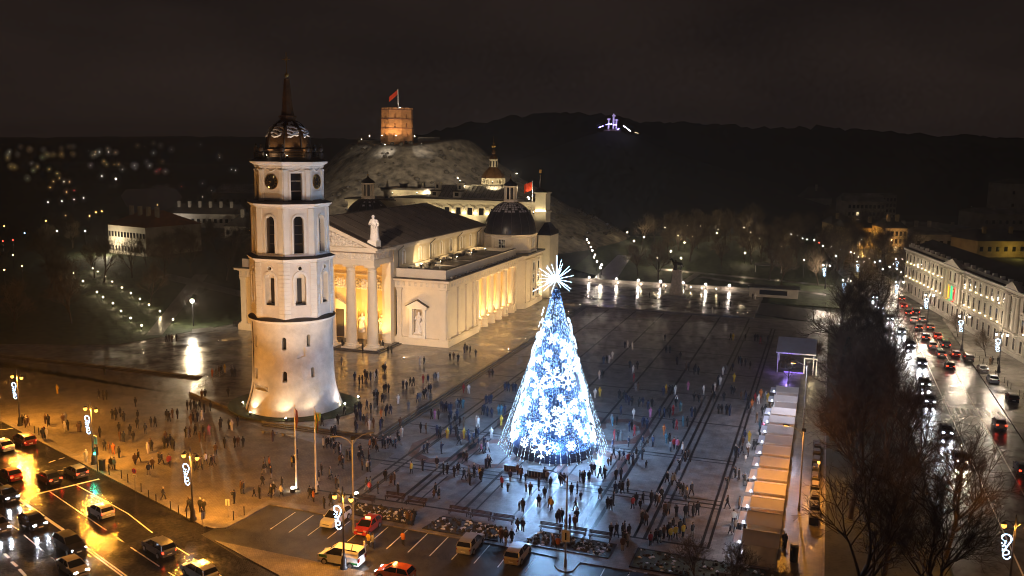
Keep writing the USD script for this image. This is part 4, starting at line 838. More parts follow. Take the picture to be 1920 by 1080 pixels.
while len(FL) < 165 and tries < 6000:
    tries += 1; z = 1.9 + 19.5 * (1 - math.sqrt(q.random())); a = q.uniform(0, 2 * math.pi); R = q.choice([.55, .65, .8, .8, 1.0, 1.25, 1.6]) * (1.0 if z < 14 else .75)
    if R > cone_r(z) * .55: continue
    p = np.array([cone_r(z) * math.cos(a), cone_r(z) * math.sin(a), z])
    if all(np.linalg.norm(p - p2) > (R + R2) * .68 for p2, R2 in FL):
        FL.append((p, R)); n = np.array([math.cos(a), math.sin(a), .24]); n /= np.linalg.norm(n); t = np.array([-math.sin(a), math.cos(a), 0]); u = np.cross(n, t); th = q.uniform(0, 1)
        b = flake(R, q.choice([0, 0, 1, 2])); V = np.vstack(b.v); F = np.vstack(b.f)
        x = math.cos(th) * t + math.sin(th) * u; y = -math.sin(th) * t + math.cos(th) * u
        c0 = p + n * (.45 + .3 * q.random())
        MB().add(c0 + V[:, :1] * x + V[:, 1:2] * y + V[:, 2:] * n, F).build('snowflake', 'flake_light', xmas)
star = MB().ball((0, 0, ZT + .9), .4, 1).build('star', 'star_light', xmas)
for k in range(36):
    g_ = (k + .5) / 36; el = math.asin(1 - 2 * g_); az = k * 2.39996; ln = q.choice([2.3, 2.6, 2.9, 3.9])
    d = np.array([math.cos(el) * math.cos(az), math.cos(el) * math.sin(az), math.sin(el)])
    if d[2] < -.72: continue
    MB().tube([d * .35 + [0, 0, ZT + .9], d * ln + [0, 0, ZT + .9]], [.05, .035], 6).build('ray', 'star_light', star)
MB().tube([(0, 0, ZT + .9), (0, 0, ZT + 4.3)], .08, 6).build('ray', 'star_light', star)
for k in range(26):                                                  # added point lights that carry the tree glow to the ground
    z = 1.8 + 18 * (k / 25) ** 1.3; a = k * 2.39996; point(xmas, ((cone_r(z) + 1.0) * math.cos(a), (cone_r(z) + 1.0) * math.sin(a), z), (.28, .56, 1.0), 500, .05)
# boxes and benches at the tree's foot
mat('bench_wood', (.05, .028, .018), .55, var=.2, scale=3)
for px, py, w, lab in [(958, 882, 1.8, 'low dark box standing left in front of the lit tree'), (1007, 893, 2.6, 'slatted dark box right in front of the lit tree')]:
    o = thing('equipment_box', lab, 'box', G(px, py), ROT)
    MB().box(-w / 2, w / 2, -.4, .4, 0, .75).build('case', 'lamp_black', o); MB().box(-w / 2 - .05, w / 2 + .05, -.45, .45, .75, .82).build('lid', 'frame_dark', o)
    for k in range(6): MB().box(-w / 2 + w * (k + .3) / 6, -w / 2 + w * (k + .6) / 6, -.44, -.41, .05, .72).build('slat', 'kerb_stone', o)

# ------------------------------------------------------------------ lamps
emit('sodium_bulb', (1.0, .45, .06), 4.5)
emit('white_bulb', (1.0, .86, .72), 14)
emit('park_bulb', (1.0, .82, .5), 26)
emit('deco_light', (.50, .72, 1.0), 5)
mat('post_paint', (.035, .035, .045), .4, metal=.3)
mat('post_grey', (.30, .28, .27), .45, metal=.4, var=.08)
S9 = [(.02, .62), (-.22, .58), (-.40, .78), (-.38, 1.06), (-.12, 1.27), (.2, 1.22), (.40, .95), (.38, .6), (.22, .25), (.05, -.1), (-.14, -.5), (-.22, -.85), (-.12, -1.15), (.14, -1.28), (.38, -1.15), (.46, -.98)]
E9 = [(-.2, -.86), (.08, -.84), (.3, -.72), (.3, -.48), (.1, -.36), (-.1, -.48)]
def smooth_pts(p, n):
    from scipy.interpolate import splprep, splev
    p = np.array(p); t, _ = splprep(p.T, s=0, k=3); x, y = splev(np.linspace(0, 1, n), t); return np.c_[x, y]
def double_lamp(pos, rz, label, bulb, color, power, h=8.0, deco=True, group='decorated street lamps', cat='street lamp', lit=True, flip=1):
    o = thing('street_lamp', label, cat, pos, rz, group)
    MB().lathe([(.42, 0), (.42, .25), (.30, .4), (.30, 1.0), (.2, 1.35), (.13, 1.5), (.10, 4), (.08, h - .2), (.1, h - .15), (.06, h + .35), (.02, h + .5)], 12).build('post', 'post_paint', o, smooth=40)
    b = MB()
    for s in (-1, 1): b.tube([(0, 0, h - .9), (s * .35, 0, h - .45), (s * .75, 0, h - .25), (s * 1.0, 0, h - .3)], .045, 5)
    b.tube([(-1.0, 0, h - .3), (1.0, 0, h - .3)], .03, 4); b.build('arms', 'post_paint', o)
    for s in (-1, 1):
        ln = MB().lathe([(.05, h - .35), (.26, h - .55), (.28, h - .62)], 10, (s * 1.0, 0, 0)).build('lantern_hood', 'post_paint', o)
        MB().ball((s * 1.0, 0, h - .82), .24, 2, (1, 1, 1.1)).build('bulb', bulb, ln)
    if lit:
        for s in (-1, 1): point(o, (s * 1.0, 0, h - 1.15), color, power, .12)
    if deco:
        b = MB(); dx = -.62 * flip; zc = h - 3.0
        for p, n, rr in ((smooth_pts(S9, 40), 40, .062), (smooth_pts(E9, 14), 14, .055)): b.tube([(dx + x * flip, -.12, zc + y) for x, y in p], rr, 5)
        b.tube([(dx + x * 1.14 * flip, -.12, zc + y * 1.02) for x, y in smooth_pts(S9, 40)[:24]], .035, 4)
        rr = random.Random(3)
        for k in range(16): x, y = rr.uniform(-.4, .05), rr.uniform(-.5, .45); b.rbox((dx + x * flip, -.12, zc + y), (.13, .05, .05), 0).rbox((dx + x * flip, -.12, zc + y), (.05, .05, .13), 0)
        b.build('light_figure', 'deco_light', o)
        MB().box(min(0, dx) if flip > 0 else 0, 0 if flip > 0 else max(0, dx), -.14, -.1, zc + 1.0, zc + 1.05).build('bracket', 'post_paint', o)
    return o
SOD = (1.0, .38, .04); WHT = (1.0, .80, .58)
RD = ROT - 22.2
for (px, py), lab in [((362, 975), 'decorated sodium street lamp on the pavement corner beside the bollards'), ((176, 870), 'decorated sodium street lamp behind the green traffic light'), ((38, 798), 'decorated sodium street lamp at the far left of the road')]:
    double_lamp(at(px, py, PLAZA), RD + 18, lab, 'sodium_bulb', SOD, 2100, 8.6)
double_lamp(at(645, 1066, PLAZA), RD + 18, 'decorated sodium street lamp standing in front of the white van', 'sodium_bulb', SOD, 1100, 8.6)
for (px, py), z, lab, pw in [((1872, 698), None, 'decorated white street lamp nearest on the pavement of the pale building', 650), ((1803, 657), None, 'decorated white street lamp second along the pale building', 650), ((1743, 552), 7.6, 'decorated white street lamp third along the pale building, behind the treetops', 700)]:
    p = at(px, py, PLAZA) if z is None else at(px, py, z) * [1, 1, 0] + [0, 0, PLAZA]
    double_lamp(p, ROT, lab, 'white_bulb', WHT, pw, 8.6, True, 'white lamps along the street')
for (px, py), lab in [((1686, 485), 'small decorated white lamp at the near street corner by the building end'), ((1550, 497), 'decorated white lamp left of the far crossing'), ((1588, 525), 'decorated white lamp beyond the crossing road, nearer one'), ((1613, 490), 'decorated white lamp in the middle of the far street'), ((1687, 528), 'decorated white lamp before the crossing under the treetops')]:
    p = at(px, py, 7.4); double_lamp(p * [1, 1, 0] + [0, 0, ROADZ], ROT, lab, 'white_bulb', WHT, 650, 8.6, True, 'white lamps along the street', lit=True)
double_lamp(at(1904, 985, 7.6) * [1, 1, 0] + [0, 0, PLAZA], ROT + 180, 'decorated lamp at the lower right edge by the street kerb', 'sodium_bulb', SOD, 500, 8.6, True, 'white lamps along the street', flip=-1)
def mast(base, h, arms, rz, label, name='tall_lamp_post', sign=False):
    o = thing(name, label, 'lamp post', base, rz)
    MB().lathe([(.16, 0), (.16, .8), (.11, .9), (.08, h)], 10).build('post', 'post_grey', o, smooth=40)
    for s in arms:
        MB().tube([(0, 0, h - .9), (s * .5, 0, h - .25), (s * 1.2, 0, h + .15), (s * 1.9, 0, h + .3)], .05, 5).build('arm', 'post_grey', o)
        MB().rbox((s * 2.1, 0, h + .32), (.8, .28, .14)).build('lamp_head', 'kerb_stone', o)
    if sign: MB().box(-.45, .45, -.14, -.1, 2.9, 4.2).build('sign_board', 'road_paint', o); MB().box(-.08, .08, -.155, -.141, 3.1, 3.9).build('arrow', 'iron', o)
    return o
m1 = mast(at(663, 998, PLAZA), 11.4, (-1, 1), ROT + 40, 'tall grey double-armed lamp post between white estate and red hatchback')
m2 = mast(at(1060, 1063, PLAZA), 10.2, (-1,), ROT, 'slim lamp post with sign board on the rounded car park island', sign=True)
m3_ = mast(at(1498, 958, PLAZA), 10.5, (-1,), ROT, 'grey lamp post behind the nearest market stalls')
m4 = mast(at(1506, 806, PLAZA), 10.8, (-1,), ROT, 'grey lamp post behind the far market stalls near the stage')
# floods added to the lamp masts to light tower and church; floodlights by the flagpoles
def local(o_pos, rz, p): a = -math.radians(rz); d = np.asarray(p) - o_pos; return np.array([d[0] * math.cos(a) - d[1] * math.sin(a), d[0] * math.sin(a) + d[1] * math.cos(a), d[2]])
def added_mast_flood(o, pos, rz, h, target, color, power, angle):
    t = local(np.asarray(pos), rz, target); MB().rbox((0, -.25, h), (.5, .3, .4)).build('flood_head', 'lamp_black', o); spot(o, (.0, -.1, h + .8), t, color, power, angle, .2, .7)  # added head and beam, not part of the mast itself
FLW = (1.0, .62, .25); FLP = (1.0, .68, .48)
added_mast_flood(m1, at(663, 998, PLAZA), ROT + 40, 11.4, L(-12, -2, 14), FLP, 8000, 30)
added_mast_flood(m1, at(663, 998, PLAZA), ROT + 40, 11.4, TW + [0, 0, 30], FLP, 4200, 34)
added_mast_flood(m3_, at(1498, 958, PLAZA), ROT, 10.5, L(-3, 24, 10), FLW, 9000, 28)
added_mast_flood(m4, at(1506, 806, PLAZA), ROT, 10.8, L(-2, 50, 12), FLW, 7000, 30)
floodlight(549, 924, TW + [0, 0, 27], 6800, (1, .78, .52), 'bright floodlight on the ground left of the two flagpoles', 40, size=.5)
floodlight(669, 934, TW + [0, 0, 30], 6200, (1, .78, .58), 'bright floodlight on the ground right of the two flagpoles', 40, size=.5)
fm = thing('floodlight_mast', 'dazzling floodlight mast at the edge of the left park lawn', 'floodlight mast', at(363, 612, 0), ROT)
fz = 6.2
MB().lathe([(.14, 0), (.08, fz)], 8).build('post', 'post_paint', fm); MB().rbox((0, 0, fz), (.7, .4, .5)).build('flood_head', 'lamp_black', fm); emit('dazzle', (1, .86, .62), 220); MB().ball((.1, -.3, fz + .1), .42, 2).build('lens', 'dazzle', fm)
spot(fm, (.1, -.9, fz), local(at(363, 612, 0), ROT, TW + [0, 0, 24]), (1, .72, .38), 5200, 70, .3, .6); point(fm, (.1, -.9, fz - .1), (1, .86, .66), 900, .3)

# ------------------------------------------------------------------ flagpoles, signs, bollards, benches
mat('white_paint', (.75, .72, .68), .4, var=.04)
mat('flag_cloth_dark', (.10, .02, .02), .8, var=.3, scale=2); mat('flag_yellow', (.6, .38, .05), .8); mat('flag_green', (.03, .2, .06), .8); mat('flag_red', (.5, .03, .03), .8)
def flagpole(base, h, label, flag):
    o = thing('flagpole', label, 'flagpole', base, ROT); MB().lathe([(.13, 0), (.10, h * .5), (.05, h), (.09, h + .05), (.02, h + .2)], 10).build('pole', 'white_paint', o, smooth=40)
    MB().lathe([(.3, 0), (.3, .15), (.15, .2)], 10).build('foot', 'iron', o)
    f_ = None
    for k, m_ in enumerate(flag):
        n = 8; v = []
        for i in range(n):
            for j in range(2):
                zz = h - .2 - (i / (n - 1)) * 2.6; x = .08 + .26 * (k + j) / len(flag) * 1.3 * (1 + .3 * math.sin(i * .8)); v.append((x, .06 * math.sin(i * 1.2 + 3 * (k + j)), zz - .35 * (k + j)))
        b = MB().add(v, [(i * 2, i * 2 + 1, i * 2 + 3, i * 2 + 2) for i in range(n - 1)])
        f_ = b.build('flag' if f_ is None else 'stripe', m_, o if f_ is None else f_)
    return o
flagpole(at(556, 918, PLAZA), 11.1, 'white flagpole with a limp dark red flag, the left of two', ['flag_cloth_dark'])
flagpole(at(593, 926, PLAZA), 11.4, 'white flagpole with a limp striped flag, the right of two', ['flag_yellow', 'flag_green', 'flag_cloth_dark'])
bol0 = None
BOL = [(228, 897), (240, 904), (265, 922), (279, 935), (293, 943), (320, 956), (335, 964), (350, 972), (204, 885), (73, 815), (65, 812), (438, 975), (458, 966), (205, 890)]
for i, (px, py) in enumerate(BOL):
    lab = f'thin dark bollard along the road kerb, {i + 1} of the row by the corner lamp'
    lab = f'thin dark bollard in the row along the left road kerb, {nth(sorted(q[0] for q in BOL).index(px) + 1)} from the left' if px < 360 else f'thin dark bollard at the entrance of the car park, {"left" if px < 450 else "right"} one of two'
    p = at(px, py, PLAZA)
    if bol0 is None:
        bol0 = thing('bollard', lab, 'bollard', p, 0, 'bollards along the left kerb'); MB().lathe([(.06, 0), (.06, 1.0), (.075, 1.02), (.05, 1.12), (.01, 1.16)], 8).build('post', 'iron', bol0); MB().lathe([(.1, 0), (.1, .05)], 8).build('foot_ring', 'iron', bol0)
    else: dup(bol0, p, 0, lab, 'bollards along the left kerb' if px < 360 else 'bollards at the car park entrance')
for i, (px, py) in enumerate([(1828, 672), (1836, 677), (1843, 682), (1850, 688), (1866, 704), (1872, 710), (1883, 718), (1889, 724), (1895, 730), (1911, 742), (1918, 748)]):
    dup(bol0, at(px, py, PLAZA), 0, f'thin dark bollard along the pavement of the pale building, {nth(i + 1)} from the far end', 'bollards along the street pavement')
def sign(px, py, h, label, shape, face_m, rim_m, rz=RD + 100):
    o = thing('road_sign', label, 'road sign', at(px, py, PLAZA), rz); MB().tube([(0, 0, 0), (0, 0, h)], .035, 6).build('post', 'post_grey', o)
    if shape == 'round':
        p = MB().man(m3.Manifold.cylinder(.03, .34, .34, 20).rotate((90, 0, 0)).translate((0, -.05, h - .1))).build('sign_plate', rim_m, o)
        MB().man(m3.Manifold.cylinder(.01, .26, .26, 20).rotate((90, 0, 0)).translate((0, -.083, h - .1))).build('sign_face', face_m, p)
        MB().rbox((0, -.1, h - .1), (.09, .01, .56), 0, 0).build('bar', rim_m, p)
        MB().box(-.3, .3, -.08, -.05, h - .9, h - .55).build('plate', 'white_paint', o); MB().box(-.2, .2, -.095, -.081, h - .76, h - .70).build('plate_mark', 'iron', o)
    else:
        p = MB().box(-.3, .3, -.08, -.05, h - .8, h).build('sign_plate', face_m, o); MB().rbox((0, -.09, h - .4), (.08, .01, .8), 0, 0).build('bar', rim_m, p)
    return o
mat('sign_blue', (.03, .08, .35), .4); mat('sign_red', (.5, .02, .03), .4)
sign(254, 922, 2.9, 'no-stopping sign with white plate on the kerb left of the corner lamp', 'round', 'sign_blue', 'sign_red', ROT)
sign(428, 970, 2.3, 'slim sign post at the car park entrance', 'plate', 'white_paint', 'iron', ROT)
sign(381, 990, 1.9, 'short sign post at the pavement corner', 'plate', 'post_grey', 'iron', ROT + 80)
sign(2, 795, 5.0, 'round no-entry type sign at the left picture edge', 'round', 'white_paint', 'sign_red', ROT)
tl = thing('traffic_light', 'traffic light showing green at the stop line', 'traffic light', at(183, 884, PLAZA), ROT - 25)
MB().tube([(0, 0, 0), (0, 0, 3.4)], .08, 8).build('post', 'post_paint', tl); hd = MB().box(-.2, .2, -.2, .15, 2.3, 3.5).build('signal_head', 'lamp_black', tl)
emit('signal_green', (.02, 1.0, .55), 30); MB().ball((0, -.24, 2.55), .16, 1).build('green_lens', 'signal_green', hd); MB().ball((0, -.2, 2.9), .13, 1).build('amber_lens', 'iron', hd); MB().ball((0, -.2, 3.25), .13, 1).build('red_lens', 'iron', hd)
point(tl, (0, -.6, 2.55), (.02, 1, .5), 60, .1)
MB().box(-.5, .5, -.05, .0, 3.9, 5.0).build('lane_sign', 'white_paint', tl); MB().tube([(0, .03, 3.4), (0, .03, 5)], .05, 6).build('sign_post', 'post_paint', tl); MB().rbox((0, -.07, 4.45), (.1, .02, 1.1), 0, 0).build('sign_stripe', 'sign_red', tl)
ub = thing('utility_box', 'dark control box on the pavement beside the traffic light', 'box', at(192, 882, PLAZA), ROT); MB().box(-.35, .35, -.25, .25, .05, 1.5).build('case', 'lamp_black', ub); MB().box(-.4, .4, -.3, .3, 1.5, 1.56).build('lid', 'iron', ub); MB().box(-.4, .4, -.3, .3, 0, .05).build('plinth', 'kerb_stone', ub)
yb = thing('yellow_bin', 'yellow bin beside the bell tower lawn', 'bin', G(596, 788), ROT); mat('yellow_paint', (.65, .48, .04), .5); MB().box(-.4, .4, -.3, .3, 0, 1.1).build('body', 'yellow_paint', yb); MB().box(-.45, .45, -.35, .35, 1.1, 1.2).build('lid', 'yellow_paint', yb)
be0 = None
BEN = [(684, 942, 'bench behind the planted bed right of the double-armed lamp post'), (740, 938, 'bench second from left in the front row, beside the planted bed'), (780, 947, 'bench third from left in the front row, behind a group of people'), (860, 965, 'bench at the left of the snowy planted bed'), (901, 973, 'bench in the middle of the snowy planted bed'), (943, 980, 'bench at the right end of the snowy planted bed'), (1032, 996, 'bench under the bright tree reflection, left of the slim lamp post'), (1078, 1004, 'bench right behind the slim lamp post'), (1125, 1012, 'bench at the right end of the front row')]
for px, py, lab in BEN:
    p = at(px, py, PLAZA)
    if be0 is None:
        be0 = thing('bench', lab, 'bench', p, ROT, 'benches in a row at the front of the square')
        for k in range(4): MB().box(-1.35, 1.35, -.32 + k * .15, -.21 + k * .15, .44, .48).build('seat_slat', 'bench_wood', be0)
        for k in range(3): MB().rbox((0, .34 + .03 * k, .6 + .13 * k), (2.7, .03, .1), 0, .2).build('back_slat', 'bench_wood', be0)
        for x in (-1.15, 1.15): b = MB(); b.box(x - .04, x + .04, -.3, .3, .38, .44); b.box(x - .04, x + .04, -.3, -.22, 0, .4); b.box(x - .04, x + .04, .24, .32, 0, .4); b.rbox((x, .36, .65), (.06, .05, .5), 0, .2); b.build('leg', 'iron', be0)
    else: dup(be0, p, ROT, lab)
for px, py, lab in [(505, 813, 'low stone bench before the tower lawn, left one'), (543, 818, 'low stone bench before the tower lawn, right one')]:
    o = thing('stone_bench', lab, 'bench', at(px, py, PLAZA), ROT); MB().box(-1.4, 1.4, -.3, .3, .36, .46).build('slab', 'kerb_stone', o)
    for x in (-1, 1): MB().box(x - .15, x + .15, -.25, .25, 0, .36).build('foot', 'grey_stone', o)
# railing of the ramp on the left
rl = thing('ramp_railing', 'pale metal railing along the ramp left of the bell tower', 'railing', at(359, 738, PLAZA)); p0 = at(359, 738, PLAZA)
RP = [at(359, 738, PLAZA), at(372, 730, PLAZA), at(386, 722, -.24), at(398, 716, -.16), at(412, 708, -.08), at(424, 700, 0), at(436, 691, 0)]
for p in RP: MB().tube([p - p0, p - p0 + [0, 0, 1.05]], .035, 5).build('post', 'post_grey', rl)
for z in (.35, .7, 1.05): MB().tube([p - p0 + [0, 0, z] for p in RP], .03, 4).build('rail', 'post_grey', rl)
# market stalls
MATS['stall_cloth'] = usdkit.material(stage, '/World/Looks/stall_cloth', {'d': ('diffuse_bsdf', {'color': (.62, .56, .5)}), 't': ('translucent_bsdf', {'color': (.75, .55, .35)}), 'm': ('mix_closure', {'fac': .35})}, [('d.BSDF', 'm.closure1'), ('t.BSDF', 'm.closure2')], surface='m.closure')
mat('stall_roof', (.66, .60, .53), .8, var=.05); mat('stall_wood', (.28, .18, .1), .7, var=.15, scale=3); mat('awning_cloth', (.74, .76, .84), .8, var=.04)
emit('stall_bulb', (.9, .92, 1.0), 8); emit('stall_warm', (1, .62, .2), 6)
st0 = {}
SV = [(-83.2, 'plain'), (-77.6, 'plain'), (-72.6, 'amber'), (-67.4, 'amber'), (-62.3, 'amber'), (-57.2, 'plain'), (-51.9, 'plain'), (-46.9, 'plain'), (-41.6, 'plain'), (-36.2, 'amber'), (-31.4, 'amber'), (-23.5, 'plain'), (-17.2, 'plain')]
ORDN = ['nearest', 'second', 'third', 'fourth', 'fifth', 'sixth', 'seventh', 'eighth', 'ninth', 'tenth', 'eleventh', 'twelfth', 'thirteenth']
for i, (v, kind) in enumerate(SV):
    lab = f'white-roofed market stall with open front, {ORDN[i]} in the row counted from the street side'
    pos = L(71.9, v, PLAZA)
    o = thing('market_stall', lab, 'market stall', pos, ROT, 'market stalls in a row on the right of the square')
    w = 1.98
    for x in (-1.75, 1.75):
        for y in (-w + .1, w - .1): MB().box(x - .05, x + .05, y - .05, y + .05, 0, 2.3).build('post', 'white_paint', o)
    MB().box(1.68, 1.72, -w, w, 0, 2.25).build('back_wall', 'stall_cloth', o)
    for y in (-w, w - .04): MB().box(-1.7, 1.7, y, y + .04, 0 if True else 1, 2.25).build('side_wall', 'stall_cloth', o)
    b = MB()
    if i in (0, 1): pr = [(-1.9, 2.3), (1.9, 2.3), (1.9, 2.42), (-1.9, 2.42)]; b.man(m3.CrossSection([np.array([(-w - .1, 2.3), (w + .1, 2.3), (0, 3.15)])]).extrude(3.9).rotate((90, 0, 90)).translate((-1.95, 0, 0)))
    else: b.man(m3.CrossSection([np.array([(-w - .08, 2.3), (w + .08, 2.3), (w + .08, 2.42), (0, 2.95), (-w - .08, 2.42)])]).extrude(3.8).rotate((90, 0, 90)).translate((-1.9, 0, 0)))
    rf = b.build('roof', 'stall_roof', o); MB().rbox((0, 0, 3.17 if i < 2 else 2.965), (3.9, .06, .03)).build('ridge_seam', 'white_paint', rf)
    MB().rbox((-2.35, 0, 2.18), (1.0, 2 * w - .3, .03)).build('awning', 'awning_cloth', o)
    MB().box(-1.85, -1.45, -w + .15, w - .15, 0, 1.0).build('counter', 'stall_wood', o); MB().box(-1.95, -1.35, -w + .1, w - .1, 1.0, 1.06).build('counter_top', 'white_paint', o)
    MB().box(-1.2, -.6, -1.4, 1.4, .0, .9).build('goods_shelf', 'stall_wood', o)
    MB().ball((-1.4, 0, 2.1), .12, 1).build('lamp', 'stall_bulb', o); MB().ball((-2.2, -w + .15, 2.4), .13, 1).build('corner_lamp', 'stall_bulb', o)
    point(o, (-1.5, 0, 2.0), (.80, .86, 1.0), 95, .1)
    if kind == 'amber': point(o, (.5, 0, 1.9), (1, .5, .1), 160, .1)
mat('crate_wood', (.09, .07, .05), .7, var=.3, scale=2)
for k in range(9):
    v = -70.5 + 3.6 * k; px = 77.3
    o = thing('equipment_crate', f'dark crate on the path behind the stalls, {ORDN[k]} from the street side', 'crate', L(px, v, PLAZA), ROT + rng.uniform(-4, 4), 'crates standing behind the stalls')
    s = rng.uniform(.8, 1.2); MB().box(-.5, .5, -1.2 * s, 1.2 * s, 0, .9).build('case', 'lamp_black', o)
    for y in (-.9, 0, .9): MB().box(-.53, .53, y * s - .06, y * s + .06, 0, .93).build('batten', 'crate_wood', o)
    MB().box(-.4, .4, -.9 * s, .9 * s, .93, 1.05).build('lid', 'crate_wood', o)
# amber lamp behind the stalls; pale one added on the far mast for the canopy
for o_, pw_, c_ in ((m3_, 1300, SOD), (m4, 1000, (.80, .78, 1.0))): point(o_, (-2.1, 0, 10.6), c_, pw_, .15); MB().box(-2.4, -1.8, -.12, .12, 10.70, 10.745).build('lamp_glass', 'sodium_bulb', o_)
wl = thing('work_light', 'amber work lamp on a short pole behind the stalls', 'lamp', L(77.6, -58.8, PLAZA), ROT); MB().tube([(0, 0, 0), (0, 0, 3.6)], .05, 6).build('pole', 'post_paint', wl); MB().box(-.25, .1, -.15, .15, 3.5, 3.7).build('lamp_head', 'sodium_bulb', wl); point(wl, (-.3, 0, 3.4), SOD, 500, .15)
# stage canopy
sg = thing('stage_canopy', 'flat white stage canopy on thin posts with a lit frame', 'stage', L(74.5, 5.5, PLAZA), ROT)
MB().rbox((-2, 4, 4.9), (7.6, 9, .25), 0, .16).build('canopy', 'awning_cloth', sg)
for x in (-5.4, 1.4):
    for y in (.2, 7.8): MB().box(x - .08, x + .08, y - .08, y + .08, 0, 4.1).build('post', 'white_paint', sg)
MB().box(-5.6, 1.6, .4, 8, 0, .8).build('stage_floor', 'lamp_black', sg)
emit('stage_purple', (.35, .2, 1.0), 1.6); emit('frame_lamps', (1, .85, .62), 1.1)
b = MB(); b.box(-.4, -.2, -.9, -.7, .4, 3.6); b.box(1.9, 2.1, -.9, -.7, .2, 3.6); b.box(-.2, 1.9, -.9, -.7, 3.4, 3.6); b.build('light_frame', 'frame_lamps', sg)
MB().box(-4.2, -.5, .2, .38, .1, .3).build('stage_strip', 'stage_purple', sg); point(sg, (-3.5, -.6, 2.5), (.4, .25, 1), 110, .05); point(sg, (1, -1.4, 3), (1, .75, .4), 80, .05)
MB().box(-2.6, -.4, 1, 3, .8, 1.9).build('speaker_stack', 'iron', sg)
db = thing('litter_bin', 'dark round bin on the path near the last stall', 'bin', at(1488, 1052, PLAZA)); MB().lathe([(.42, 0), (.45, 1.7), (.4, 1.8)], 14).build('body', 'lamp_black', db); MB().lathe([(.47, 1.8), (.3, 1.95)], 14).build('lid', 'kerb_stone', db)
nb = thing('notice_rack', 'low rack with small pictures at the lower right', 'rack', L(72, -90, PLAZA), ROT); MB().box(-4, 4, -.15, .15, 0, .9).build('frame', 'iron', nb)
for k in range(10): MB().box(-3.8 + k * .78, -3.2 + k * .78, -.2, -.16, .35, .85).build('picture', 'kerb_stone', nb)

# ------------------------------------------------------------------ vehicles
emit('head_lamp', (.70, .82, 1.0), 30); emit('head_lamp_warm', (1, .82, .55), 24); emit('tail_lamp', (1, .03, .01), 12); emit('roof_sign', (1, .75, .2), 4)
mat('tyre', (.02, .02, .02), .8); mat('rim_metal', (.4, .4, .42), .35, metal=.8); mat('car_glass', (.012, .013, .016), .08, spec=.7, var=.02); mat('lamp_off_red', (.25, .01, .01), .25); mat('lamp_off', (.5, .5, .5), .2); mat('plate', (.7, .7, .68), .5)
PAINT = {'white': (.72, .72, .72), 'silver': (.42, .42, .43), 'grey': (.15, .15, .16), 'black': (.018, .018, .02), 'navy': (.02, .03, .07), 'red': (.42, .03, .018), 'orange': (.62, .12, .012), 'beige': (.42, .36, .27), 'darkred': (.16, .015, .015)}
for k, c in PAINT.items(): mat('paint_' + k, c, .28, var=.03, scale=.5, coat=.6, metal=.25 if k in ('silver', 'grey') else 0)
SHAPE = {   # length, width, (x, z) body outline from rear bottom round the top to front bottom; (x, z) cabin; belt height; wheel radius, axles
 'sedan': (4.6, 1.8, [(-2.25, .28), (-2.3, .75), (-2.2, .98), (-1.45, 1.03), (1.0, .98), (2.0, .82), (2.25, .68), (2.3, .3)], [(-1.75, 1.0), (-1.1, 1.40), (-.3, 1.46), (.35, 1.42), (1.15, .97)], .32, (-1.4, 1.4)),
 'hatch': (4.1, 1.76, [(-2.0, .3), (-2.05, .8), (-1.95, 1.02), (1.0, 1.0), (1.75, .86), (2.0, .7), (2.05, .3)], [(-1.95, 1.0), (-1.6, 1.42), (-.9, 1.5), (.3, 1.46), (1.15, .99)], .31, (-1.28, 1.3)),
 'estate': (4.8, 1.88, [(-2.35, .35), (-2.4, .95), (-2.3, 1.12), (1.05, 1.1), (2.05, .98), (2.35, .8), (2.4, .38)], [(-2.25, 1.1), (-1.95, 1.55), (-1.2, 1.68), (.35, 1.64), (1.25, 1.09)], .36, (-1.45, 1.45)),
 'van': (5.0, 1.95, [(-2.4, .35), (-2.45, 1.2), (-2.4, 1.28), (1.4, 1.25), (2.3, 1.02), (2.45, .8), (2.5, .38)], [(-2.4, 1.25), (-2.36, 1.9), (-1.9, 2.0), (.6, 1.97), (1.65, 1.24)], .35, (-1.5, 1.6))}
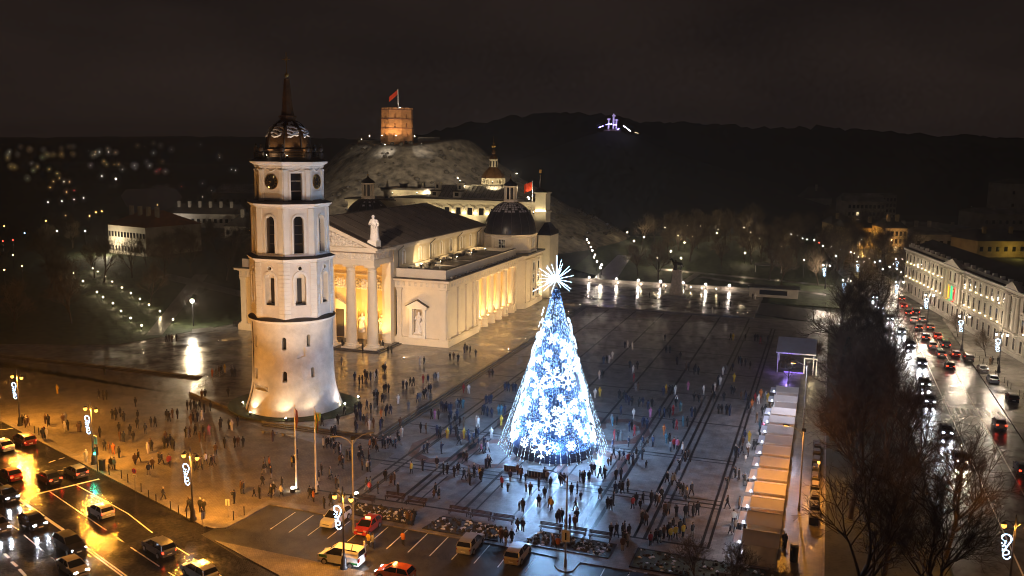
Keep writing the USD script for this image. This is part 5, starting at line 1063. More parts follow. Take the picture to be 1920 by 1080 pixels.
def car(label, kind, paint, pos, heading, lights=None, group=None, roof=None, taxi=False, stripes=False):
    ln, w, body, cab, rw, ax = SHAPE[kind]
    o = thing({'van': 'van', 'estate': 'estate_car', 'hatch': 'hatchback_car', 'sedan': 'sedan_car'}[kind], label, 'van' if kind == 'van' else 'car', pos, heading, group)
    hw = w / 2
    def solid(poly, width, taper0, taper1, zt0, zt1, nose=.0):
        m = m3.CrossSection([np.array(poly)]).extrude(width).translate((0, 0, -width / 2)).rotate((90, 0, 0)).refine_to_length(.45)
        def f(p):
            p = np.array(p); t = np.clip((p[:, 2] - zt0) / (zt1 - zt0), 0, 1); k = taper0 + (taper1 - taper0) * t
            k = k * (1 - nose * np.clip((np.abs(p[:, 0]) - ln * .33) / (ln * .17), 0, 1) ** 2); p[:, 1] *= k; return p
        return m.warp_batch(f)
    bp = body[::-1] if np.cross(np.subtract(body[1], body[0]), np.subtract(body[2], body[1])) < 0 else body
    m = solid(bp, w, .97, .93, .3, 1.1, .13)
    for x in ax: m = m - m3.Manifold.cylinder(w + .4, rw + .06, rw + .06, 18).rotate((90, 0, 0)).translate((x, w / 2 + .2, rw))
    b = MB().man(m).build('body', 'paint_' + paint, o, smooth=35)
    MB().box(-ln * .42, ln * .42, -hw * .8, hw * .8, .22, .5).build('underbody', 'tyre', o)
    cp = cab[::-1]
    g = solid(cp, w * .93, 1.0, .80, cab[0][1], cab[2][1], .0)
    MB().man(g).build('windows', 'car_glass', o, smooth=35)
    zt = cab[2][1]; x0, x1 = cab[1][0] - .02, cab[-2][0] + .02
    rp = [(x0, cab[1][1] - .02), (cab[2][0], zt - .03), (x1, cab[-2][1] - .02), (x1, cab[-2][1] + .02), (cab[2][0], zt + .035), (x0, cab[1][1] + .03)]
    MB().man(solid(rp, w * .76, 1, .96, zt - .1, zt + .1)).build('roof', 'paint_' + (roof or paint), o, smooth=35)
    bm = MB()
    for s in (-1, 1):
        f = lambda x, z: (x, s * w * .93 / 2 * (1 - .20 * (z - cab[0][1]) / (zt - cab[0][1])) + s * .012, z)
        bm.tube([f(*cab[-1]), f(*cab[-2])], .05, 4); bm.tube([f(*cab[0]), f(*cab[1])], .07, 4); xm = (cab[1][0] + cab[-2][0]) / 2 + .1; bm.tube([f(xm, cab[0][1]), f(xm, zt - .03)], .05, 4)
        if kind == 'van': bm.add([f(cab[0][0] + .05, cab[0][1]), f(-.6, cab[0][1]), f(-.6, zt - .08), f(cab[1][0], zt - .12)], [(0, 1, 2, 3) if s < 0 else (3, 2, 1, 0)]); bm.tube([f(-.55, cab[0][1]), f(-.55, zt - .05)], .06, 4)
    bm.build('pillars', 'paint_' + paint, o)
    for x in ax:
        for s in (-1, 1):
            t = MB().man(m3.Manifold.cylinder(.2, rw, rw, 18).rotate((90, 0, 0)).translate((x, s * (hw - .1) + .1, rw))).build('wheel', 'tyre', o)
            MB().man(m3.Manifold.cylinder(.02, rw * .64, rw * .62, 12).rotate((90, 0, 0)).translate((x, s * (hw + .005) + .01, rw))).build('rim', 'rim_metal', t)
    for s in (-1, 1):
        MB().rbox((ln / 2 - .17, s * hw * .66, .74 if kind != 'van' else .95), (.2, .36, .16), -s * .25).build('headlight', {'f': 'head_lamp', 'w': 'head_lamp_warm'}.get(lights and lights[0] if lights in ('f', 'w') else '', 'lamp_off'), o)
        MB().rbox((-ln / 2 + .08, s * hw * .72, .88 if kind != 'van' else 1.0), (.14, .3, .18 if kind != 'van' else .4), s * .12).build('taillight', 'tail_lamp' if lights == 'r' else 'lamp_off_red', o)
        MB().rbox((cab[-1][0] - .2, s * (hw + .06), cab[0][1] + .08), (.12, .16, .12)).build('mirror', 'paint_' + paint, o)
    MB().box(-ln / 2 - .015, -ln / 2 + .02, -.26, .26, .55, .66).build('number_plate', 'plate', o); MB().box(ln / 2 - .06, ln / 2 + .005, -.26, .26, .42, .53).build('number_plate', 'plate', o); MB().box(ln / 2 - .12, ln / 2 - .03, -.42, .42, .58, .7).build('grille', 'tyre', o)
    if taxi: MB().rbox((.0, 0, zt + .12), (.22, .6, .16)).build('roof_sign', 'roof_sign', o)
    if stripes:
        mat('green_stripe', (.02, .22, .07), .4) if 'green_stripe' not in MATS else 0
        for s in (-1, 1): MB().rbox((1.75, s * (hw * .945 + .0), .95), (1.0, .03, .3), -s * .1).build('green_panel', 'green_stripe', o); MB().rbox((-1.9, s * (hw * .96), .62), (.9, .03, .22), s * .04).build('green_panel', 'green_stripe', o)
        MB().box(-2.2, .4, -.9, -.86, 2.05, 2.09).build('roof_bar', 'iron', o); MB().box(-2.2, .4, .86, .9, 2.05, 2.09).build('roof_bar', 'iron', o)
        MB().rbox((-1.4, .3, 2.1), (.08, 1.5, .08), .4).build('ladder', 'iron', o)
    if lights in ('f', 'w'):
        for s in (-1, 1): spot(o, (ln / 2 + .1, s * hw * .66, .74), (ln / 2 + 12, s * hw * .9, -.4), (.9, .94, 1) if lights == 'f' else (1, .86, .62), 260, 50, .08)
    return o
AWAY, TOWARD = 180 + RD, RD
CW = [((46, 832), 'estate', 'darkred', AWAY, 'r', 'dark red estate car braking in the kerb lane, farthest left of the road'), ((6, 842), 'sedan', 'silver', AWAY, 'r', 'pale taxi with yellow roof sign at the left picture edge'), ((20, 897), 'sedan', 'red', AWAY, 'r', 'red car with lit tail lights beside the white lamp reflection'),
      ((92, 903), 'sedan', 'black', AWAY, 'r', 'black sedan braking just before the stop line'), ((143, 892), 'hatch', 'grey', AWAY, 'r', 'grey hatchback with light roof in the kerb lane behind the stop line'), ((189, 966), 'hatch', 'silver', AWAY, 'r', 'silver hatchback driving over the amber lamp reflection'),
      ((298, 1036), 'estate', 'grey', AWAY, 'r', 'dark grey estate car with brown-lit roof on the cobbled road'), ((374, 1082), 'estate', 'silver', AWAY, None, 'silver car cut by the lower picture edge, only roof in view'),
      ((12, 935), 'sedan', 'navy', TOWARD, 'f', 'dark oncoming car with white headlights at the left edge'), ((62, 985), 'sedan', 'black', TOWARD, 'f', 'black oncoming sedan beside the double centre line'), ((131, 1030), 'estate', 'black', TOWARD, 'f', 'black oncoming car with bluish headlights, nearer one'),
      ((137, 1072), 'sedan', 'beige', TOWARD, 'w', 'beige oncoming car at the lower left edge'), ((-6, 992), 'sedan', 'grey', TOWARD, 'f', 'oncoming car half outside the left picture edge')]
for (px, py), kind, paint, hd, li, lab in CW: car(lab, kind, paint, at(px, py, ROADZ), hd, li, 'cars on the cobbled road at the left', taxi='taxi' in lab)
VB = ROT + 270          # nose towards the camera, along the bays
car('white estate car parked nose to the camera by the flagpoles', 'estate', 'white', at(630, 980, ROADZ + .012), VB, None)
car('red hatchback parked nose to the camera in a bay', 'hatch', 'red', at(690, 995, ROADZ + .012), VB, None, taxi=True)
car('silver estate car parked beside the snowy planted bed', 'estate', 'silver', at(883, 1028, ROADZ + .012), VB + 180, None)
car('silver car parked nearest the slim lamp post, rear to camera', 'estate', 'beige', at(971, 1047, ROADZ + .012), VB + 180, None)
car('white van with green stripes behind the decorated lamp', 'van', 'white', at(641, 1056, ROADZ + .012), ROT + 180, None, stripes=True)
car('orange taxi driving through the car park with lit roof sign', 'hatch', 'orange', at(741, 1084, ROADZ + .012), ROT + 178, 'f', taxi=True)
car('dark parked car at the lower edge near the grassy bed', 'sedan', 'navy', L(60.4, -94.6, ROADZ + .012), VB + 180, None)
SU = ROT + 90
car('white parked car by the street bollards, the nearer of a pair', 'sedan', 'white', at(1861, 716, ROADZ), SU, None); car('silver parked car by the street bollards, the farther of a pair', 'sedan', 'silver', at(1842, 697, ROADZ), SU, None); car('black parked car before the street crossing', 'hatch', 'black', at(1897, 752, ROADZ), SU, None); car('black parked box-like car farther along the kerb', 'estate', 'black', at(1815, 676, ROADZ), SU, None)
car('silver sedan with red tail lights past the street crossing', 'sedan', 'silver', at(1873, 800, ROADZ), SU, 'r'); car('dark red-lit car at the right picture edge', 'sedan', 'navy', at(1916, 885, ROADZ), SU, 'r')
for i, (u, v) in enumerate([(96.6, -24), (96.9, -40), (95.9, -7), (96.3, 6)]): car(f'dark oncoming car on the street behind the trees, {ORDN[i]} of four' if i else 'dark oncoming car on the street right of the nearest tree', 'sedan', ('black', 'navy', 'grey', 'black')[i], L(u, v + (0 if i else -2), ROADZ), SU + 180, 'f' if i != 1 else 'w', 'oncoming cars on the street')
for i, (px, py, k, pt) in enumerate([(1780, 690, 'sedan', 'black'), (1764, 668, 'sedan', 'grey'), (1790, 668, 'hatch', 'darkred'), (1748, 652, 'sedan', 'silver'), (1772, 650, 'estate', 'black'), (1735, 636, 'sedan', 'black'), (1757, 634, 'sedan', 'red'), (1722, 618, 'hatch', 'grey'), (1743, 617, 'sedan', 'black'), (1712, 604, 'sedan', 'silver'), (1728, 602, 'sedan', 'grey'), (1702, 590, 'sedan', 'black'), (1716, 588, 'estate', 'black'), (1694, 577, 'sedan', 'darkred'), (1690, 563, 'sedan', 'black')]):
    car(f'{nth(i + 1)} nearest car of the queue with red tail lights behind the bare treetops', k, pt, at(px, py, ROADZ), SU, 'r', 'queue of cars with red tail lights on the street')
for i, (px, py) in enumerate([(1728, 684), (1707, 650), (1690, 625), (1668, 600), (1650, 580), (1640, 560)]):
    car(f'{nth(i + 1)} nearest oncoming car with white headlights behind the treetops', 'sedan', ('black', 'grey', 'navy')[i % 3], at(px, py, ROADZ), SU + 180, 'f', 'oncoming cars far up the street')

# ------------------------------------------------------------------ palace, castle hill, town, hills
mat('palace_wall', (.60, .54, .42), .75, var=.07, scale=.4); mat('pale_metal_roof', (.32, .30, .28), .4, metal=.3, var=.2, scale=.8)
mat('hill_grass', (.15, .125, .095), .9, var=.6, scale=.28, bump=.3, bscale=.5)
mat('brick_red', (.38, .18, .075), .85, var=.2, scale=.6); mat('brick_band', (.13, .045, .03), .85); mat('fieldstone', (.12, .10, .08), .9, var=.4, scale=.4)
mat('forest_dark', (.010, .011, .008), .95, var=.5, scale=.01); mat('tile_roof', (.22, .08, .035), .7, var=.25, scale=1.0, bump=.05, bscale=4); mat('town_wall', (.36, .32, .26), .8, var=.15, scale=.3); mat('town_roof', (.07, .06, .055), .6, var=.4, scale=.15); mat('snowy_roof', (.20, .185, .175), .7, var=.5, scale=.12); mat('ochre_wall', (.45, .33, .16), .8, var=.15, scale=.3)
emit('lit_window', (1, .78, .42), 1.3); emit('lit_window_white', (1, .92, .75), 1.6)
MATS['river_water'] = usdkit.material(stage, '/World/Looks/river_water', {'g': ('geometry', {}), 'n': ('noise_texture', {'scale': .25, 'detail': 3.0}), 'b': ('bump', {'distance': .04, 'strength': 1.0}), 'p': ('principled_bsdf', {'base_color': (.004, .005, .006), 'roughness': .2, 'specular_ior_level': .3})}, [('g.position', 'n.vector'), ('n.fac', 'b.height'), ('b.normal', 'p.normal')], surface='p.BSDF')
def vp(px, py, v):
    d = _F * CAM_F + _R * (px - 960) + _U * (540 - py); P0 = ORG + LS * v; p = EYE + d * (np.dot(P0 - EYE, LS) / np.dot(d, LS)); q = toL(p); return q[0], float(p[2])
pal = thing('palace', 'pale palace with pedimented windows, copper lantern tower and dark roofs behind the cathedral', 'palace', ORG, ROT)
pp = lambda name, m, fn, parent=pal, smooth=False: part(name, m, fn, parent, smooth)
def wbox(b, x0, x1, ytop, ybot, v, depth):
    (u0, z1), (u1, _) = vp(x0, ytop, v), vp(x1, ytop, v); z0 = vp((x0 + x1) / 2, ybot, v)[1] if ybot else 0; b.box(u0, u1, v, v + depth, z0, z1); return u0, u1, z0, z1
V1 = 88.0
# main wing behind the nave
u0, u1 = vp(745, 372, V1)[0], vp(1003, 372, V1)[0]
pp('main_wall', 'palace_wall', lambda b: b.box(u0, u1, V1, V1 + 14, 0, 26.2)); pp('main_cornice', 'palace_wall', lambda b: (b.box(u0 - .6, u1 + .6, V1 - .9, V1 + 14.5, 26.2, 26.9), b.box(u0 - .3, u1 + .3, V1 - .4, V1, 25.6, 26.2))); pp('cornice_roof', 'dark_roof', lambda b: b.box(u0 - .8, u1 + .8, V1 - 1.1, V1 + 14.7, 26.9, 27.15))
pp('main_roof', 'pale_metal_roof', lambda b: b.prism([(u0 + 4, V1 + 1), (u1 - 4, V1 + 1), (u1 - 4, V1 + 14), (u0 + 4, V1 + 14)], 27.15, 27.5))
mr = pp('sloped_roof', 'pale_metal_roof', lambda b: b.man(m3.CrossSection([np.array([(0, 27.4), (9, 27.4), (9, 31), (6, 31)])]).extrude(26).rotate((90, 0, 90)).translate((vp(806, 360, V1)[0], V1 + 1.5, 0))))
for k in range(18): pp('roof_seam', 'dark_roof', lambda b: b.tube([(vp(806, 360, V1)[0] + 1 + k * 1.4, V1 + 1.6, 27.5), (vp(806, 360, V1)[0] + 1 + k * 1.4, V1 + 7.5, 31.05)], .06, 4), mr)
n = 12
for k in range(n):
    u = u0 + 2 + (u1 - u0 - 4) * k / (n - 1)
    w = pp('upper_window', 'glass_dark', lambda b: b.box(u - .8, u + .8, V1 - .06, V1 + .02, 22.2, 24.4))
    pp('window_pediment', 'palace_wall', lambda b: (b.man(m3.CrossSection([np.array([(-1.5, 0), (1.5, 0), (0, .9)])]).extrude(.5).rotate((90, 0, 0)).translate((u, V1, 24.7))), b.box(u - 1.2, u - .8, V1 - .25, V1, 22.0, 24.7), b.box(u + .8, u + 1.2, V1 - .25, V1, 22.0, 24.7)), w)
    emit('cornice_lamp', (1, .78, .38), 26) if 'cornice_lamp' not in MATS else 0
    if k < n - 1: um = u + (u1 - u0 - 4) / (n - 1) / 2; pp('wall_lamp', 'cornice_lamp', lambda b: (b.box(um - .5, um + .5, V1 - .5, V1 - .25, 22.7, 22.95))); pp('cartouche', 'relief_stone', lambda b: b.ball((um, V1 - .2, 24.2), .6, 1, (1, .4, 1)))
for x, yt, yb in ((820, 343, 366), (862, 345, 368)):
    u, z = vp(x, yt, V1 + 4); z0 = vp(x, yb, V1 + 4)[1]
    c = pp('chimney', 'palace_wall', lambda b: (b.box(u - .8, u + .8, V1 + 4, V1 + 5.6, z0 - 2, z), b.box(u - 1, u + 1, V1 + 3.8, V1 + 5.8, z, z + .3))); pp('chimney_opening', 'void', lambda b: b.box(u - .35, u + .35, V1 + 3.9, V1 + 4.1, z - 1.6, z - .5), c)
    d_ = pp('dormer', 'palace_wall', lambda b: b.box(u - 1.3, u + 1.3, V1 + 1.5, V1 + 4, 27.3, 29.3)); pp('dormer_window', 'void', lambda b: b.box(u - .6, u + .6, V1 + 1.4, V1 + 1.5, 27.9, 29), d_); pp('dormer_roof', 'dark_roof', lambda b: b.box(u - 1.5, u + 1.5, V1 + 1.3, V1 + 4.2, 29.3, 29.6), d_)
# upper left wing
V2 = 104.0
ul, zt = vp(719, 355, V2); ur = vp(802, 355, V2)[0]
pp('left_wing', 'palace_wall', lambda b: b.box(ul, ur, V2, V2 + 12, 0, zt - .6)); pp('left_wing_cornice', 'palace_wall', lambda b: b.box(ul - .5, ur + .5, V2 - .8, V2 + 12.4, zt - .6, zt)); pp('left_wing_roof', 'dark_roof', lambda b: b.box(ul - .7, ur + .7, V2 - 1, V2 + 12.6, zt, zt + .7))
for k in range(9):
    u = ul + 1.2 + (ur - ul - 2.4) * k / 8; pp('wing_window', 'glass_dark', lambda b: b.box(u - .5, u + .5, V2 - .05, V2, zt - 4, zt - 2.4)); pp('gable_trim', 'palace_wall', lambda b: b.man(m3.CrossSection([np.array([(-.95, 0), (.95, 0), (0, .7)])]).extrude(.4).rotate((90, 0, 0)).translate((u, V2, zt - 2.2)))); pp('wall_lamp', 'cornice_lamp', lambda b: b.box(u - .3, u + .3, V2 - .45, V2 - .25, zt - 4.2, zt - 4.0))
for x, y in ((726, 338), (793, 343)):
    u, z = vp(x, y, V2 + 2); pp('obelisk', 'palace_wall', lambda b: b.lathe([(.8, zt), (.8, zt + .8), (.55, zt + 1), (.1, z)], 4, (u, V2 + 2, 0), math.pi / 4))
for x, y in ((757, 345), (790, 342)): u, z = vp(x, y, V2 + 3); c = pp('dormer', 'dark_roof', lambda b: b.box(u - 1, u + 1, V2 + 2, V2 + 4, zt, z)); pp('dormer_cap', 'dark_roof', lambda b: b.box(u - 1.3, u + 1.3, V2 + 1.8, V2 + 4.2, z, z + .25), c)
# corner at far left
ul3, z3 = vp(652, 373, 96); ur3 = vp(745, 376, 96)[0]
pp('corner_wing', 'palace_wall', lambda b: b.box(ul3, ur3, 96, 110, 0, z3 - .8)); pp('corner_cornice', 'palace_wall', lambda b: b.box(ul3 - .6, ur3 + .3, 95.3, 110.5, z3 - .8, z3)); pp('corner_roof', 'dark_roof', lambda b: b.box(ul3 - .8, ur3 + .3, 95.1, 110.7, z3, z3 + .4))
for k in range(4): u = ul3 + 1.6 + k * 2.4; pp('corner_window', 'glass_dark', lambda b: b.box(u - .6, u + .6, 95.94, 96, z3 - 5, z3 - 2.6)); pp('wall_lamp', 'cornice_lamp', lambda b: b.box(u + .8, u + 1.4, 95.5, 95.7, z3 - 4.6, z3 - 4.4))
# big block with the copper lantern
VB_ = 100.0
ub0, zb = vp(888, 347, VB_); ub1 = vp(938, 347, VB_)[0]; uc = vp(915, 347, VB_)[0]; vc_ = VB_ + 5
pp('lantern_block', 'palace_wall', lambda b: b.box(ub0, ub1, VB_, VB_ + 10, 0, zb - .6)); pp('lantern_block_cornice', 'palace_wall', lambda b: b.box(ub0 - .5, ub1 + .5, VB_ - .6, VB_ + 10.5, zb - .6, zb)); pp('lantern_block_roof', 'dark_roof', lambda b: b.box(ub0 - .6, ub1 + .6, VB_ - .7, VB_ + 10.6, zb, zb + .25))
hz = lambda y: vp(915, y, vc_)[1]
pp('gallery', 'palace_wall', lambda b: (b.lathe([(4.0, zb + .2), (4.0, zb + .6)], 8, (uc, vc_, 0)), b.lathe([(4.1, hz(336)), (4.1, hz(333.5))], 8, (uc, vc_, 0)), b.lathe([(2.9, zb + .2), (2.9, hz(335))], 8, (uc, vc_, 0))))
for k in range(16): a = k * math.pi / 8; pp('gallery_post', 'palace_wall', lambda b: b.rbox((uc + 3.7 * math.cos(a), vc_ + 3.7 * math.sin(a), (zb + hz(334)) / 2), (.5, .5, hz(334) - zb), a))
pp('copper_dome', 'copper_roof', lambda b: b.lathe([(3.9, hz(333)), (3.8, hz(330)), (3.2, hz(325)), (2.4, hz(319)), (1.6, hz(314)), (1.5, hz(313))], 8, (uc, vc_, 0), math.pi / 8), smooth=30)
pp('small_lantern', 'palace_wall', lambda b: (b.lathe([(1.35, hz(313)), (1.3, hz(300))], 8, (uc, vc_, 0)), b.lathe([(1.6, hz(300)), (1.6, hz(298.5))], 8, (uc, vc_, 0))))
for k in range(8): a = k * math.pi / 4 + math.pi / 8; pp('lantern_opening', 'void', lambda b: b.rbox((uc + 1.28 * math.cos(a), vc_ + 1.28 * math.sin(a), hz(307)), (.5, .12, 1.9), a + math.pi / 2))
pp('upper_dome', 'copper_roof', lambda b: b.lathe([(1.55, hz(298)), (1.4, hz(295)), (.8, hz(291)), (.5, hz(289)), (.7, hz(287)), (.55, hz(282)), (.25, hz(279))], 8, (uc, vc_, 0)), smooth=40)
pp('gilt_ball', 'gold', lambda b: (b.ball((uc, vc_, hz(274)), .75, 2, (1, 1, .8)), b.ball((uc, vc_, hz(268)), .3, 1), b.tube([(uc, vc_, hz(272)), (uc, vc_, hz(255))], .1, 5)))
# right tower and white blocks
VT = 84.0
ut0, zt_ = vp(1003, 363, VT); ut1 = vp(1024, 363, VT)[0]; zl = vp(1013, 395, VT)[1]
pp('right_tower', 'palace_wall', lambda b: (b.box(ut0, ut1, VT, VT + 5, 0, zl), b.box(ut0 + .1, ut1 - .1, VT + .1, VT + 4.9, zl, zt_), b.box(ut0 - .3, ut1 + .3, VT - .3, VT + 5.3, zl - .7, zl - .2), b.box(ut0 - .3, ut1 + .3, VT - .3, VT + 5.3, zt_, zt_ + .4)))
pp('tower_lamps', 'cornice_lamp', lambda b: b.box(ut0 + .2, ut1 - .2, VT - .25, VT - .1, zl - .15, zl + .1))
pp('tower_cap', 'dark_roof', lambda b: b.lathe([(2.2, zt_ + .4), (1.6, zt_ + 1), (.5, zt_ + 1.6), (.2, zt_ + 2.5), (.08, zt_ + 6)], 8, ((ut0 + ut1) / 2 - .9, VT + 2.5, 0)))
pp('gilt_figure', 'gold', lambda b: (b.ball(((ut0 + ut1) / 2 - .9, VT + 2.5, vp(1008, 330, VT)[1]), .22, 1), b.box((ut0 + ut1) / 2 - 1.3, (ut0 + ut1) / 2 - .5, VT + 2.4, VT + 2.6, vp(1008, 325, VT)[1], vp(1008, 318, VT)[1])))
VW = 73.0
uw0, uw1 = vp(1009, 445, VW)[0], vp(1031, 445, VW)[0]; zw = vp(1020, 441, VW)[1]
pp('white_block', 'palace_wall', lambda b: b.box(uw0, uw1, VW, VW + 9, 0, zw)); pp('white_block_roof', 'dark_roof', lambda b: b.man(m3.Manifold.hull_points(np.array([(uw0 - .4, VW - .4, zw), (uw1 + .4, VW - .4, zw), (uw1 + .4, VW + 9, zw), (uw0 - .4, VW + 9, zw), (uw0 + 1, VW + 3, zw + 3.4), (uw1 - 1.5, VW + 3, zw + 3.4), (uw1 - 1.5, VW + 6, zw + 3.4), (uw0 + 1, VW + 6, zw + 3.4)]))))
fl = thing('palace_flag', 'red flag on a white pole above the palace roof', 'flag', L(vp(998, 372, 85)[0], 85, vp(998, 374, 85)[1]), ROT)
MB().tube([(0, 0, -1.5), (0, 0, 5.6)], .1, 6).build('pole', 'white_paint', fl)
b = MB(); v = [];
for i in range(7):
    for j in range(4): v.append((-.2 - i * .42, .25 * math.sin(i * 1.1 + j * .3), 5.4 - j * .8 - i * .18 - .05 * j))
b.add(v, [(i * 4 + j, i * 4 + j + 1, i * 4 + j + 5, i * 4 + j + 4) for i in range(6) for j in range(3)]); MATS['flag_lit'] = usdkit.material(stage, '/World/Looks/flag_lit', {'d': ('diffuse_bsdf', {'color': (.75, .08, .03)}), 't': ('translucent_bsdf', {'color': (.8, .12, .05)}), 'm': ('mix_closure', {'fac': .4})}, [('d.BSDF', 'm.closure1'), ('t.BSDF', 'm.closure2')], surface='m.closure'); b.build('cloth', 'flag_lit', fl)
MB().ball((-.9, -.6, 5.0 - 1.3), .01, 0).build('finial', 'gold', fl)
def flood_at(pos, target, power, color, angle, label, size=.5): return floodlight(0, 0, target, power, color, label, angle, z=pos, zoff=.5, size=size)
flood_at(L(vp(989, 373, 85)[0], 84.5, vp(989, 374, 85)[1] - .3), L(vp(998, 360, 85)[0], 85, vp(998, 355, 85)[1]), 700, (1, .9, .75), 150, 'dazzling white floodlight on the palace roof below the red flag', .8)
flood_at(L(vp(803, 366, 100)[0], 100, vp(803, 367, 100)[1]), L(vp(860, 330, 140)[0], 175, 30), 3500, (1, .86, .66), 100, 'white floodlight on the palace roof between the two wings', .5)
for i, (p_, t_, pw) in enumerate([((-75, 91, 18), (-76, 96, 24), 420), ((-62, 99, 27.2), (-60, 104, 28), 260), ((-53, 99, 27.6), (-52, 104, 28), 260), ((-36, 95, 32), (-29, 100, 30), 800), ((-24, 93, 32), (-24, 100, 29.5), 700), ((-14, 97, 31), (-23, 104, 36), 900),
                                  ((-42, 83, 19), (-42, 88, 25), 620), ((-30, 83, 19), (-30, 88, 25), 620), ((-18, 83, 19), (-18, 88, 25), 620), ((-5.5, 78, 24), (-5.5, 84, 28), 420), ((4, 65, 1), (0, 74, 14), 1300)]):
    flood_at(L(*p_), L(*t_), pw, (1, .80, .46), 130, f'added warm floodlight lighting the palace walls, {nth(i + 1)} from the left', .22)  # added beams that brighten the palace walls and lantern block
# castle hill
HC = far(762, 262, 470); HC[2] = 0
def hill_z(x, y):
    dx, dy = (x - HC[0] - 2) * 1.0, (y - HC[1]) * .9; d = np.hypot(dx, dy); a = np.arctan2(dy, dx)
    e = 27 + 4 * np.cos(a) ** 2 + 3 * np.sin(3 * a); t = np.clip((d - e) / (72 + 10 * np.cos(a)), 0, 1)
    return 44.2 * (1 - t) ** 1.05 * (1 - .12 * np.sin(math.pi * t)) + 3.2 * np.exp(-((x - HC[0] - 26) ** 2 + (y - HC[1] + 6) ** 2) / 420)
xs = np.linspace(-150, 150, 110); X, Y = np.meshgrid(HC[0] + xs, HC[1] + xs); Z = hill_z(X, Y)
P_ = np.stack([X, Y, Z], -1); Z = Z + (meshkit.fbm(P_ * .06, 4, 5) - .5) * 5 * np.clip(Z / 8, 0, 1) * np.clip((47.5 - Z) / 6, .15, 1) - .7
nn = len(xs); f = [(i * nn + j, i * nn + j + 1, (i + 1) * nn + j + 1, (i + 1) * nn + j) for i in range(nn - 1) for j in range(nn - 1)]
tag(MB().add(np.stack([X, Y, Z], -1).reshape(-1, 3), f).build('castle_hill', 'hill_grass', smooth=True), 'steep frosty grass hill carrying the castle tower', kind='structure')
shr = MB(); rr = np.random.RandomState(3)
for k in range(420):
    x, y = HC[0] + rr.uniform(-90, 110), HC[1] - rr.uniform(2, 95); z = float(hill_z(x, y))
    if z < 3 or z > 45: continue
    t = trimesh.creation.icosphere(1, 1.0); s = rr.uniform(.4, 1.3); shr.add(np.asarray(t.vertices) * (1 + .6 * (rr.rand(42, 1) - .5)) * [s, s, s * .8] + [x, y, z - .3], t.faces)
mat('dry_shrub', (.045, .036, .026), .9, var=.4, scale=1); tag(shr.build('hill_shrubs', 'dry_shrub'), 'small dry shrubs scattered over the castle hill', 'shrubs', kind='stuff')
CT = far(745, 266, 470); cz = CT[2]
ct = thing('castle_tower', 'octagonal brick castle tower with flag on top of the hill', 'castle tower', CT, 8)
M_ = 470 / 1725.4
def ctier(b, z0, z1, r0, r1): b.lathe([(r0, z0), (r1, z1)], 8, ph=math.pi / 8 - .15)
hh = 61 * M_
def cbody(b, z0, z1, r0, r1, row, w, h, arch):
    m = m3.Manifold.hull_points(np.array([(r * math.cos(a), r * math.sin(a), z) for r, z in ((r0, z0), (r1, z1)) for a in [math.pi / 8 - .15 + k * math.pi / 4 for k in range(8)]]))
    for k in range(8):
        m = m - opening(arch_poly(w, h, 8, arch), r1 - 1.6, r0 + 2, -.15 + k * math.pi / 4 + 0, 0, row)
    b.man(m)
pc = lambda *q: part(*q[:3], parent=ct)
cb = MB(); cbody(cb, -3, hh * .40, 8.7, 8.4, hh * .14, 2.0, 2.0, True); cb.build('lower_storey', 'brick_red', ct)
cb = MB(); cbody(cb, hh * .41, hh * .67, 8.25, 8.15, hh * .43, 1.0, 2.2, True); cb.build('middle_storey', 'brick_red', ct)
cb = MB(); cbody(cb, hh * .68, hh * .94, 8.1, 8.0, hh * .70, 1.0, 2.3, True); cb.build('upper_storey', 'brick_red', ct)
for z in (hh * .40, hh * .67): MB().lathe([(8.5, z - .05), (8.5, z + .3)], 8, ph=math.pi / 8 - .15).build('brick_band', 'brick_band', ct)
MB().lathe([(8.2, hh * .94), (8.2, hh * .965), (7.9, hh * .965)], 8, ph=math.pi / 8 - .15).build('parapet_band', 'brick_band', ct)
for k in range(16):
    a = -.15 + k * math.pi / 8; MB().rbox((7.6 * math.cos(a), 7.6 * math.sin(a), hh * .985), (.6, 2.4, hh * .045), a).build('merlon', 'brick_red', ct)
MB().lathe([(6.2, hh * .1), (6.2, hh * .93)], 8).build('dark_core', 'void', ct)
MB().tube([(.6, 0, hh * .9), (.4, 0, hh + 9.5)], .16, 6).build('pole', 'white_paint', ct)
b = MB(); v = []
for i in range(6):
    for j in range(3): v.append((.3 - i * .85, .3 * math.sin(i), hh + 9.2 - j * 1.2 - i * .75))
b.add(v, [(i * 3 + j, i * 3 + j + 1, i * 3 + j + 4, i * 3 + j + 3) for i in range(5) for j in range(2)]); b.build('flag', 'flag_lit', ct)
emit('cool_point', (.9, .93, 1), 25); MB().ball((1.2, -7.2, hh * .99), .5, 1).build('roof_lamp', 'cool_point', ct); point(ct, (.5, -3, hh + .6), (1, .85, .7), 160, .2)
rw = thing('castle_wall', 'low ruined stone wall beside the castle tower', 'wall', CT + [12, 4, 0], 0); MB().box(-2, 9, -1, 1, -4, 2.6).build('wall_block', 'fieldstone', rw); MB().box(9, 22, -.8, .8, -4, 1.2).build('low_wall', 'fieldstone', rw); MB().box(-32, -18, -3, -1, -5, .5).build('low_wall', 'fieldstone', rw)
mz = thing('castle_terrace', 'dark rounded stone retaining wall under the castle tower', 'wall', CT + [0, -2, 0], 0); MB().lathe([(17.5, -9), (16.8, -5), (15.5, -2.2), (9, -1.8)], 24, cap=False).build('retaining_wall', 'fieldstone', mz, smooth=40); MB().lathe([(15.6, -2.2), (15.6, -1.7), (15.1, -1.7)], 24, cap=False).build('wall_coping', 'fieldstone', mz)
